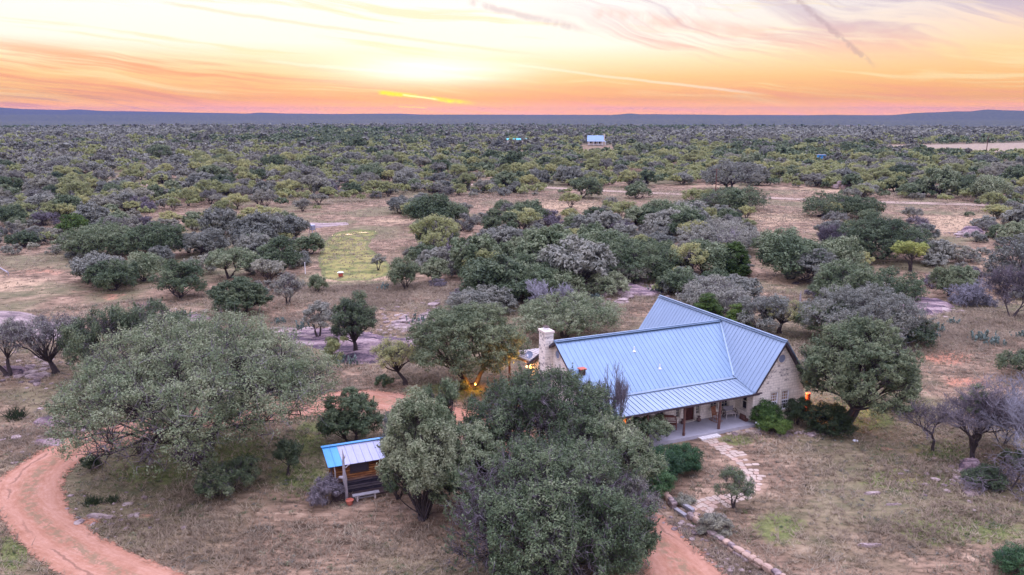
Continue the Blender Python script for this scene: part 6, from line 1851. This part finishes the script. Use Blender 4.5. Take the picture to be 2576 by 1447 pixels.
# --- bare trees
def bare(bx, by, ytop, label, seed, levels=5, spread=.5, stems=1, name='bare_tree', mat='twig', bark='bark', tr=.014, wide=1.0, cat='tree', up=.15, kids=(3, 4), lean=(0, 0), grp=None):
    x, y, z, d, mp = mscale(bx, by); H = (by - ytop) * mp * 1.05
    W, T = gen_bare(H, seed, levels, spread, stems, tr, up=up, kids=kids, lean=lean)
    zmax = max(W[0][:, 2].max() if len(W[0]) else 0, T[0][:, 2].max() if len(T[0]) else 0); k = H / zmax
    for A in (W, T):
        if len(A[0]): A[0][:] *= np.array([k * wide, k * wide, k])
    return plant_obj(name, W, (np.zeros((0, 3)), None), T, mat, bark, (x, y, z), 0, label, cat, grp, twigmat=mat)


b1 = bare(2445, 1162, 925, 'bare purple-grey tree with a leafy mistletoe ball near its top, right of the lawn', 101, 6, .55, 1, tr=.011, wide=1.4, kids=(3, 5))
x, y, z, d, mp = mscale(2445, 1162)
W, Lf, T = gen_tree('brush', .95, 2.6, 4500, .06, 3, base=.02, stems=1, clumps=12)
Lf[0][:, 2] += (1162 - 1040) * mp
fo = add_obj('mistletoe', fast_mesh('mistletoe', Lf[0], Lf[1], M['oak_dark']), b1, loc=(-.5, 0, 0))
bare(2347, 1135, 985, 'smaller bare purple-grey tree left of the mistletoe tree', 102, 6, .5, 1, tr=.011, wide=1.1)
bare(2585, 1215, 960, 'silvery grey dead tree with tangled branches at the right edge', 103, 6, .65, 2, mat='twig_pale', bark='deadwood', tr=.010, wide=1.2, lean=(-.25, 0))
bare(2520, 1120, 985, 'fine twigged grey brush tree behind the silvery dead tree', 104, 6, .55, 3, tr=.012, wide=1.1)
bare(1535, 1135, 920, 'leafless oak shoots rising in front of the roof left of the porch', 105, 5, .34, 5, tr=.014, wide=.75, up=.4)
bare(1478, 1110, 940, 'thin bare shoots in front of the roof beside the red roof vent', 106, 5, .30, 3, tr=.011, wide=.5, up=.5)
bare(1390, 792, 700, 'pale dead tree with tangled white branches in the brush behind the chimney', 107, 5, .7, 2, mat='twig_pale', bark='deadwood', tr=.03)
bare(1835, 640, 570, 'white dead snag in front of the olive juniper', 108, 4, .8, 1, mat='twig_pale', bark='deadwood', tr=.035)
bare(1128, 640, 558, 'bleached leaning dead tree in the brush belt', 109, 4, .7, 1, mat='twig_pale', bark='deadwood', tr=.035, lean=(-.4, 0))
bare(2080, 650, 565, 'bare grey-purple tree left of the wide dark field oak', 110, 6, .5, 3, tr=.025)
bare(2545, 800, 665, 'tangled grey leafless brush tree at the right edge beyond the ledge', 111, 6, .65, 3, mat='twig', tr=.018)
bare(2440, 770, 700, 'heap of silvery dead branches on the granite ledge', 112, 6, .9, 4, mat='twig_pale', bark='deadwood', tr=.022, up=-.1, name='dead_branches', cat='branches')
bare(400, 905, 865, 'fallen dark dead branch between the dark oaks and the spreading oak', 113, 5, .9, 3, tr=.018, up=-.1, name='dead_branches', cat='branches')
bare(2530, 1235, 1130, 'fallen greyish branch lying beside the dark shrub at the right edge', 114, 5, .9, 2, mat='twig', bark='bark', tr=.014, up=-.15, name='dead_branches', cat='branches', wide=1.1)


# --- prickly pears
def pear_mesh(seed, n=26, R=1.0):
    rng = np.random.RandomState(seed); m = MB()
    pads = []
    for k in range(n):
        if k < n // 3 or not pads:
            p = np.array([rng.normal() * R * .45, rng.normal() * R * .35, .0]); tl = rng.uniform(-.4, .4); a = rng.rand() * 6.28
        else:
            q = pads[rng.randint(len(pads))]; p = q[1] + rng.normal(size=3) * .04; tl = rng.uniform(-.7, .7); a = q[2] + rng.uniform(-1, 1)
            if p[2] > .8: continue
        d = np.array([sin(tl) * cos(a + pi / 2), sin(tl) * sin(a + pi / 2), cos(tl)]); s = rng.uniform(.10, .155)
        sd = np.array([cos(a), sin(a), 0]); nn = np.cross(d, sd)
        c = p + d * s * .95; k8 = 9; V = []
        for j in range(k8):
            th = 2 * pi * j / k8; V.append(c + d * s * cos(th) + sd * s * .72 * sin(th))
        V.append(c + nn * .035); V.append(c - nn * .035)
        m.add(V, [(j, (j + 1) % k8, k8) for j in range(k8)] + [((j + 1) % k8, j, k8 + 1) for j in range(k8)])
        pads.append((p, p + d * s * 1.85, a))
    return m


pears = [(768, 925, 1.1, 'pale blue prickly pear clump below the round yellow-green bush'), (875, 915, 1.3, 'large blue-green prickly pear clump on the dark rock mound'), (765, 828, 1.2, 'dark prickly pear clump on the far rim of the granite sheet'),
         (700, 815, 1.0, 'small prickly pear clump left of the granite sheet'), (1050, 812, 1.2, 'prickly pear among grey rocks left of the big round oak'), (1075, 840, 1.0, 'prickly pear clump nearest the big round oak'),
         (960, 730, 1.2, 'prickly pear clump at the foot of the dark shaggy oak'), (2465, 858, 1.6, 'pale prickly pear thicket in the dry field on the right'), (2500, 865, 1.3, 'prickly pear clump at the right end of the pale thicket'), (2360, 835, 1.2, 'small dark prickly pear left of the pale thicket'),
         (2390, 815, 1.0, 'tall narrow prickly pear clump below the granite ledge'), (2335, 850, 1.1, 'prickly pear clump beside the low dark grove oak'), (1985, 690, 1.4, 'prickly pear clump at the foot of the thin white marker post in the field'), (455, 800, 1.2, 'prickly pear clump in grey grass left of the round dark oak'),
         (1640, 740, 1.4, 'prickly pear clump on the granite ledge behind the wing roof'), (1500, 752, 1.2, 'prickly pear clump in front of the small ledge oak'), (1725, 745, 1.2, 'prickly pear clump just behind the wing roof ridge'), (2570, 850, 1.1, 'prickly pear clump cut by the right edge')]
for i, (px, py, s_, lab) in enumerate(pears):
    x, y = at(px, py); m = pear_mesh(i, 80, 1.1)
    o = m.build('prickly_pear', M['cactus'], loc=(x, y, float(terrain(x, y)) - .05), label=lab, cat='cactus'); o.scale = (s_, s_, s_)


# ------------------------------------------------------------------ scattered woodland
def tpl(kind, R, H, nl, leaf, seed, **kw):
    W, Lf, T = gen_tree(kind, R, H, nl, leaf, seed, **kw)
    return W, Lf, T


MATS_SC = {'oak': ('oak', 'oak_dark', 'oak_grey'), 'mesq': ('mesquite', 'mesquite', 'brushleaf'), 'brush': ('brushleaf', 'twig', 'oak_grey')}
DEF = {'oak': dict(R=3.2, H=3.9), 'mesq': dict(R=2.5, H=3.2), 'brush': dict(R=2.1, H=2.0)}
rngS = np.random.RandomState(77)

CLEAR = [
    [(-80, 648), (150, 642), (215, 690), (250, 735), (380, 752), (540, 760), (1130, 735), (1130, 770), (-80, 770)],
    [(765, 700), (740, 650), (765, 605), (740, 560), (940, 535), (1060, 560), (1035, 620), (1045, 665), (1010, 700), (1010, 725), (1130, 730), (1130, 760), (700, 760)],
    [(560, 545), (760, 540), (1000, 503), (1280, 498), (1500, 490), (1700, 500), (1760, 545), (1700, 560), (1500, 520), (1200, 522), (1010, 530), (860, 560)],
    [(1900, 505), (2420, 520), (2470, 600), (2400, 640), (2330, 640), (2330, 560), (2090, 545), (2080, 600), (1960, 650), (1985, 770), (1890, 770), (1905, 620), (1880, 560)],
    FIELD_R,
    [(1458, 366), (1542, 366), (1550, 388), (1450, 388)],
    [(1262, 362), (1340, 362), (1340, 372), (1262, 372)],
    [(1440, 474), (1700, 470), (1760, 484), (2110, 500), (2110, 516), (1760, 502), (1540, 492), (1440, 486)],
    [(1640, 470), (1770, 462), (1960, 470), (2110, 478), (2110, 500), (1760, 492), (1640, 482)],
    [(2108, 466), (2136, 466), (2136, 492), (2108, 492)], [(2055, 410), (2075, 410), (2075, 424), (2055, 424)],
    [(350, 466), (1300, 463), (1440, 474), (1440, 486), (1300, 474), (620, 470), (350, 478)],
]
SPARSE = [[(1880, 500), (2700, 510), (2700, 760), (1880, 760)], [(560, 500), (1900, 490), (1900, 560), (560, 560)], [(-80, 640), (600, 640), (600, 770), (-80, 770)]]


def mix_for(px, py):
    """chance of (oak, mesquite, brush) at a spot"""
    if py > 560: return (.42, .10, .48) if px < 1950 else (.3, .1, .6)
    if py > 470: return (.22, .52, .26)
    if py > 390: return (.20, .64, .16)
    if py > 350: return (.46, .38, .16)
    return (.86, .07, .07)


def sample_sites():
    """jittered grid in polar ground coordinates, spacing grows with distance"""
    S = []
    r = 112.0
    while r < 1720:
        sp = 4.4 + .0026 * r
        dr = sp * (.88 if r < 500 else 1.0)
        n = int(r * radians(74) / sp)
        for k in range(n):
            th = radians(-37) + radians(74) * (k + rngS.rand()) / n
            rr = r + rngS.uniform(-.6, .6) * dr
            S.append((rr * sin(th), rr * cos(th)))
        r += dr
    return np.array(S)


S = sample_sites()
PX, PY = toP(S[:, 0], S[:, 1], np.zeros(len(S)))
ok = (PX > -60) & (PX < 2640) & (PY < 765) & (PY > 299)
for c_ in CLEAR: ok &= ~inpoly(PX, PY, c_)
rnd = rngS.rand(len(S))
for ci_, c_ in enumerate(SPARSE): ok &= ~(inpoly(PX, PY, c_) & (rnd > (.46 if ci_ == 0 else .28)))
# natural openings
op = fbm(S[:, 0] / 28, S[:, 1] / 28, 3, 31)
ok &= ~((op > .38) & (PY > 430) & (rnd > .15)); ok &= ~((op < -.62) & (PY > 380))
# keep clear of the placed trees and outcrops
heroes = [(o.location.x, o.location.y) for o in list(COL.objects) if o.parent is None and o.get('category') in ('tree', 'shrub')]
hr = np.array(heroes)
for hx, hy in heroes: ok &= np.hypot(S[:, 0] - hx, S[:, 1] - hy) > 3.4
for poly in (SLAB2, SLAB4): ok &= ~inpoly(PX, PY, poly)
S, PX, PY = S[ok], PX[ok], PY[ok]
kinds = []
cl = fbm(S[:, 0] / 40, S[:, 1] / 40, 2, 55)
for i in range(len(S)):
    a, b, c = mix_for(PX[i], PY[i]); a *= 1 + .9 * cl[i]; b *= 1 - .5 * cl[i]
    q = rngS.rand() * (a + b + c); kinds.append(0 if q < a else 1 if q < a + b else 2)
kinds = np.array(kinds)
# oaks are wide: thin them
ok = ~((kinds == 0) & (rngS.rand(len(S)) < .42)); S, PX, PY, kinds = S[ok], PX[ok], PY[ok], kinds[ok]
D = np.hypot(S[:, 0], S[:, 1])
scl = rngS.lognormal(0, .34, len(S)).clip(.45, 2.0)
scl = np.where(kinds == 0, scl * 1.0, scl)
rot = rngS.rand(len(S)) * 2 * pi
Zs = terrain(S[:, 0], S[:, 1])
KN = ('oak', 'mesq', 'brush')
NAMES = {'oak': 'live_oak', 'mesq': 'mesquite_tree', 'brush': 'brush_shrub'}
CATS = {'oak': 'tree', 'mesq': 'tree', 'brush': 'shrub'}


def where_words(px, py):
    side = 'left' if px < 860 else 'middle' if px < 1720 else 'right'
    depth = 'in the brush belt behind the house' if py > 600 else 'in the scrub before the dirt road' if py > 480 else 'in the thicket beyond the dirt road'
    return side, depth


LOOK = {'oak': ('grey-green live oak', 'dark rounded live oak', 'greyish half bare live oak'), 'mesq': ('light green mesquite', 'pale olive mesquite', 'thin brownish mesquite'), 'brush': ('grey-brown brush clump', 'leafless purple-grey brush', 'low grey leafy brush')}
STUFFMAT = {'oak': 'far_oak', 'mesq': 'mesquite', 'brush': 'brushleaf'}
STUFFNAME = {'oak': 'oak_woodland', 'mesq': 'mesquite_thicket', 'brush': 'scrub'}
for ki, kn in enumerate(KN):
    idx = np.where(kinds == ki)[0]; idx = idx[np.argsort(D[idx] / scl[idx])]
    used_named = sum(1 for o in COL.objects if o.parent is None and o.name.split('.')[0] == NAMES[kn])
    cap = 298 - used_named - (0 if kn != 'brush' else 0)
    near, rest = idx[:cap], idx[cap:]
    # templates: variants x materials
    tps = []
    for v in range(9):
        mt = MATS_SC[kn][v % 3]; d_ = DEF[kn]
        args = {'oak': dict(nl=9500, leaf=.145, base=.10, stems=2 + v % 2, clumps=34, twig=.5, rcf=.85, gap=.45), 'mesq': dict(nl=4600, leaf=.115, base=.20, stems=3, clumps=26, twig=1.0, asp=.35, rcf=.85, gap=.45),
                'brush': dict(nl=4600 if v % 3 != 1 else 2200, leaf=.105, base=.03, stems=4, clumps=14, twig=2.0 if v % 3 != 1 else 5.0, asp=.4)}[kn]
        k_ = 'tall' if (kn == 'oak' and v % 4 == 3) else kn
        W, Lf, T = gen_tree(k_, d_['R'] * (1 if v % 2 else .88), d_['H'] * (1.1 if v % 3 == 0 else .95), seed=300 + 20 * ki + v, **args)
        tps.append((W, Lf, T, mt))
    roots = {}
    for q, i in enumerate(near):
        v = int(rngS.choice(9, p=np.array([2.2, 1, 2.2] * 3) / 16.2))
        side, depth = where_words(PX[i], PY[i])
        lab = f"{LOOK[kn][v % 3]} {depth}, {side} third"
        grp = f"{LOOK[kn][v % 3]} {depth}, {side}"
        s_ = scl[i]; loc = (S[i, 0], S[i, 1], Zs[i] - .05)
        if v not in roots:
            W, Lf, T, mt = tps[v]
            roots[v] = plant_obj(NAMES[kn], W, Lf, T, mt, 'bark', loc, rot[i], lab, CATS[kn], grp, crown='crown' if kn != 'brush' else 'foliage')
            roots[v].scale = (s_, s_, s_ * rngS.uniform(.85, 1.15))
        else:
            copy_tree(roots[v], loc, rot[i], (s_, s_ * rngS.uniform(.85, 1.15), s_ * rngS.uniform(.85, 1.15)), lab, grp)
    # the rest of the kind, as one object; detail falls with distance
    lods = []
    for (n_l, lf) in ((420, .42), (130, .72), (46, 1.15)):
        vs = []
        for v in range(5):
            d_ = DEF[kn]; W, Lf, T = gen_tree('oak' if kn != 'mesq' else 'mesq', d_['R'], d_['H'], n_l, lf * d_['R'] / 3.4, 900 + v + ki * 10, base=.12, stems=2, clumps=12 if n_l > 200 else 8, twig=0, asp=.62)
            vs.append(Lf[0].reshape(-1, 4, 3))
        lods.append(vs)
    chunks = []
    for i in rest:
        dd = D[i]; l_ = 0 if dd < 430 else 1 if dd < 820 else 2
        q = lods[l_][rngS.randint(5)]; s_ = scl[i] * (1.15 if l_ == 2 else 1.0); cr, sr = cos(rot[i]), sin(rot[i])
        p = q * s_; x = p[..., 0] * cr - p[..., 1] * sr + S[i, 0]; y = p[..., 0] * sr + p[..., 1] * cr + S[i, 1]; z = p[..., 2] + Zs[i]
        chunks.append(np.stack([x, y, z], -1))
    if chunks:
        Q = np.concatenate(chunks); V = Q.reshape(-1, 3); F = np.arange(len(V), dtype=np.int32).reshape(-1, 4)
        mt = STUFFMAT[kn]
        tone = fbm(S[rest, 0] / 110, S[rest, 1] / 170, 3, 66) + rngS.normal(size=len(rest)) * .16
        mi_ = np.where(tone < -.22, 1, np.where(tone > .20, 2, 0))
        me = fast_mesh(STUFFNAME[kn], V, F, [M[mt], M['oak_grey' if kn != 'mesq' else 'brushleaf'], M['oak_dark' if kn != 'mesq' else 'oak']],
                       np.repeat(mi_, [len(c) for c in chunks]))
        add_obj(STUFFNAME[kn], me, kind='stuff')
        print(kn, 'individual', len(near), 'stuff', len(rest), 'faces', len(F))

# valley woodland far below: small low crowns
n = 26000
rr = np.sqrt(rngS.uniform(2600 ** 2, 7600 ** 2, n)); th = radians(-36) + radians(72) * rngS.rand(n)
x, y = rr * np.sin(th), rr * np.cos(th)
den = fbm(x / 350, y / 900, 3, 91); kp = den > -.25; x, y, rr = x[kp], y[kp], rr[kp]; n = len(x)
z = terrain(x, y)
T0 = []
for v in range(4):
    W, Lf, T = gen_tree('oak', 5.0, 5.5, 12, 3.0, 700 + v, base=.1, stems=1, clumps=6, twig=0, asp=.75); T0.append(Lf[0].reshape(-1, 4, 3))
vi = rngS.randint(4, size=n); ch = []
for v in range(4):
    s_ = np.where(vi == v)[0]; q = T0[v][None] * (rngS.uniform(.8, 1.9, len(s_)) * (1 + rr[s_] / 9000))[:, None, None, None]
    q = q + np.stack([x[s_], y[s_], z[s_]], -1)[:, None, None, :]; ch.append(q.reshape(-1, 4, 3))
Q = np.concatenate(ch); V = Q.reshape(-1, 3)
add_obj('valley_woodland', fast_mesh('valley_woodland', V, np.arange(len(V), dtype=np.int32).reshape(-1, 4), M['far_oak']), kind='stuff')


# ------------------------------------------------------------------ grass
def grass(name, mat, n, rmin, rmax, zone_fn, hgt, seed, blades=5, wid=.02):
    rng = np.random.RandomState(seed)
    r = np.sqrt(rng.uniform(rmin ** 2, rmax ** 2, n)); th = radians(-36) + radians(72) * rng.rand(n)
    x, y = r * np.sin(th), r * np.cos(th); px, py = toP(x, y, np.zeros(n))
    ok = (px > -40) & (px < 2620) & (py < 1500)
    ok &= ~inpoly(px, py, ROAD_POLY)
    for P in (SLAB1, SLAB0, SLAB2): ok &= ~inpoly(px, py, P)
    du, dv = x - HO[0], y - HO[1]; u = du * cos(HYAW) + dv * sin(HYAW); v = -du * sin(HYAW) + dv * cos(HYAW)
    ok &= ~((u > -.9) & (u < 20.3) & (v > -3.6) & (v < 17)); ok &= ~((u > 7.5) & (u < 11) & (v > -4) & (v < 0))
    for q in PATHC: ok &= np.hypot(x - q[0], y - q[1]) > .95
    ok &= rng.rand(n) < zone_fn(px, py, x, y)
    x, y, r = x[ok], y[ok], r[ok]; n = len(x); z = terrain(x, y)
    sc = hgt * rng.lognormal(0, .35, n) * (1 + r / 160)
    P = []
    for b in range(blades):
        a = rng.rand(n) * 6.28; lean = rng.uniform(.6, 1.5, n); w = wid * (1 + r / 90)
        bx = x + rng.normal(size=n) * .06 * (1 + r / 80); by = y + rng.normal(size=n) * .06 * (1 + r / 80)
        tx = bx + np.cos(a) * lean * sc; ty = by + np.sin(a) * lean * sc; tz = z + sc * rng.uniform(.35, .85, n)
        c, s = np.cos(a + 1.57), np.sin(a + 1.57)
        P.append(np.stack([np.stack([bx - c * w, by - s * w, z - .02], -1), np.stack([bx + c * w, by + s * w, z - .02], -1), np.stack([tx, ty, tz], -1)], 1))
    V = np.concatenate(P).reshape(-1, 3)
    add_obj(name, fast_mesh(name, V, np.arange(len(V), dtype=np.int32).reshape(-1, 3), M[mat]), kind='stuff')
    print(name, len(V) // 3)


def z_dry(px, py, x, y):
    n = fbm(x / 5, y / 5, 3, 21)
    d = .12 + .5 * sm(0.0, .6, n)
    for a in ((1000, 1370, 220, 70), (650, 1380, 260, 70), (2350, 1200, 220, 60), (2450, 1290, 160, 50), (2250, 1350, 240, 60), (2530, 1420, 120, 50), (100, 700, 300, 60), (950, 740, 260, 40), (2350, 840, 300, 60), (820, 980, 140, 40), (1050, 940, 160, 30), (470, 1330, 200, 50)):
        d = np.maximum(d, ell(px, py, *a) * .9)
    lawn = inpoly(px, py, [(1660, 1160), (1900, 1095), (2060, 1110), (2230, 1180), (2200, 1330), (2100, 1447), (1950, 1447), (1720, 1290)])
    return np.where(lawn, .12 + d * .4, d)


def z_green(px, py, x, y):
    d = np.zeros_like(px)
    for a in ((380, 1195, 150, 50), (520, 1130, 220, 60), (780, 1110, 60, 70), (760, 1200, 120, 60), (30, 1390, 60, 60), (2190, 1062, 90, 36), (2275, 878, 80, 22), (870, 1150, 80, 60), (2380, 1150, 160, 50), (2480, 1330, 150, 60), (1830, 1330, 90, 40), (1900, 1105, 60, 14)):
        d = np.maximum(d, ell(px, py, *a))
    return d * (.35 + .5 * sm(-.3, .4, fbm(x / 3, y / 3, 2, 22)))


grass('dry_grass', 'straw', 260000, 36, 125, z_dry, .25, 5)
grass('tall_dry_grass', 'straw', 110000, 118, 300, lambda px, py, x, y: .25 + .6 * sm(-.2, .5, fbm(x / 12, y / 12, 2, 24)), .13, 6, 4, .03)
grass('green_grass', 'grass', 120000, 36, 125, z_green, .15, 7)


def weeds(name, mat, n, leaves, size, leaf, seed, zone=None, rmax=125):
    rng = np.random.RandomState(seed)
    r = np.sqrt(rng.uniform(36 ** 2, rmax ** 2, n)); th = radians(-36) + radians(72) * rng.rand(n)
    x, y = r * np.sin(th), r * np.cos(th); px, py = toP(x, y, np.zeros(n))
    ok = (px > -40) & (px < 2620) & ~inpoly(px, py, ROAD_POLY)
    du, dv = x - HO[0], y - HO[1]; u = du * cos(HYAW) + dv * sin(HYAW); v = -du * sin(HYAW) + dv * cos(HYAW)
    ok &= ~((u > -.9) & (u < 20.5) & (v > -4.2) & (v < 17))
    for q in PATHC: ok &= np.hypot(x - q[0], y - q[1]) > 1.1
    ok &= (fbm(x / 6, y / 6, 3, seed) > -.1) | (rng.rand(n) < .3)
    x, y = x[ok], y[ok]; n = len(x); z = terrain(x, y); s = size * rng.lognormal(0, .45, n)
    g = rng.normal(size=(n, leaves, 3)) * np.array([.5, .5, .38]); g[..., 2] = np.abs(g[..., 2])
    C = (np.stack([x, y, z], -1)[:, None] + g * s[:, None, None]).reshape(-1, 3)
    V, F = leaf_quads(C, unit(rng.normal(size=C.shape) + np.array([0, 0, .9])), leaf, .4, rng)
    add_obj(name, fast_mesh(name, V, F, M[mat]), kind='stuff')


weeds('weeds', 'brushleaf', 5200, 34, .22, .05, 41)
weeds('green_weeds', 'oak', 2600, 40, .26, .05, 43)


def stones(n, seed):
    rng = np.random.RandomState(seed); V = []; F = []; b = 0
    base = []
    for k in range(5):
        me = boulder_me(500 + k, 1, .8, .45, 1); co = np.zeros(len(me.vertices) * 3, np.float32); me.vertices.foreach_get('co', co); fi = np.zeros(len(me.polygons) * 3, np.int32); me.polygons.foreach_get('vertices', fi)
        base.append((co.reshape(-1, 3), fi.reshape(-1, 3))); bpy.data.meshes.remove(me)
    spots = [(1000, 830, 160, 40, .3), (1090, 810, 90, 30, .4), (760, 850, 120, 40, .25), (120, 1100, 160, 70, .2), (60, 930, 140, 40, .3), (2440, 1200, 130, 60, .2), (1550, 730, 150, 40, .5), (2320, 780, 120, 30, .4),
             (1740, 1330, 90, 60, .12), (1800, 1420, 90, 50, .12), (300, 1290, 160, 50, .14), (1980, 1090, 120, 10, .16), (470, 800, 120, 20, .3), (1000, 770, 160, 30, .25), (2440, 590, 60, 14, .5)]
    for k in range(n):
        sp = spots[rng.randint(len(spots))]; px = sp[0] + rng.normal() * sp[2] * .5; py = sp[1] + rng.normal() * sp[3] * .5
        if inpoly([px], [py], ROAD_POLY)[0] or px < -30 or px > 2600: continue
        x, y = at(px, py); s = sp[4] * rng.lognormal(0, .5); co, fi = base[rng.randint(5)]; a = rng.rand() * 6.28
        q = co * s; q = np.stack([q[:, 0] * cos(a) - q[:, 1] * sin(a) + x, q[:, 0] * sin(a) + q[:, 1] * cos(a) + y, q[:, 2] + float(terrain(x, y)) + .05 * s], -1)
        V.append(q); F.append(fi + b); b += len(q)
    add_obj('loose_stones', fast_mesh('loose_stones', np.concatenate(V), np.concatenate(F), M['granite_pale']), kind='stuff')


stones(1100, 8)


# ------------------------------------------------------------------ air
def add_haze():
    m = bpy.data.materials.new('haze'); m.use_nodes = True; N = NT(m.node_tree)
    v = N.n('ShaderNodeVolumePrincipled', inp={'Color': (0.08, 0.13, 0.44, 1), 'Density': HAZE, 'Anisotropy': 0.0})
    N.n('ShaderNodeOutputMaterial', inp={1: v.outputs[0]})
    b = MB(); b.box((0, 0, 0), (23600, 23600, 200)); o = b.build('haze', m, kind='stuff'); return o


HAZE = 6e-5
if HAZE: add_haze()
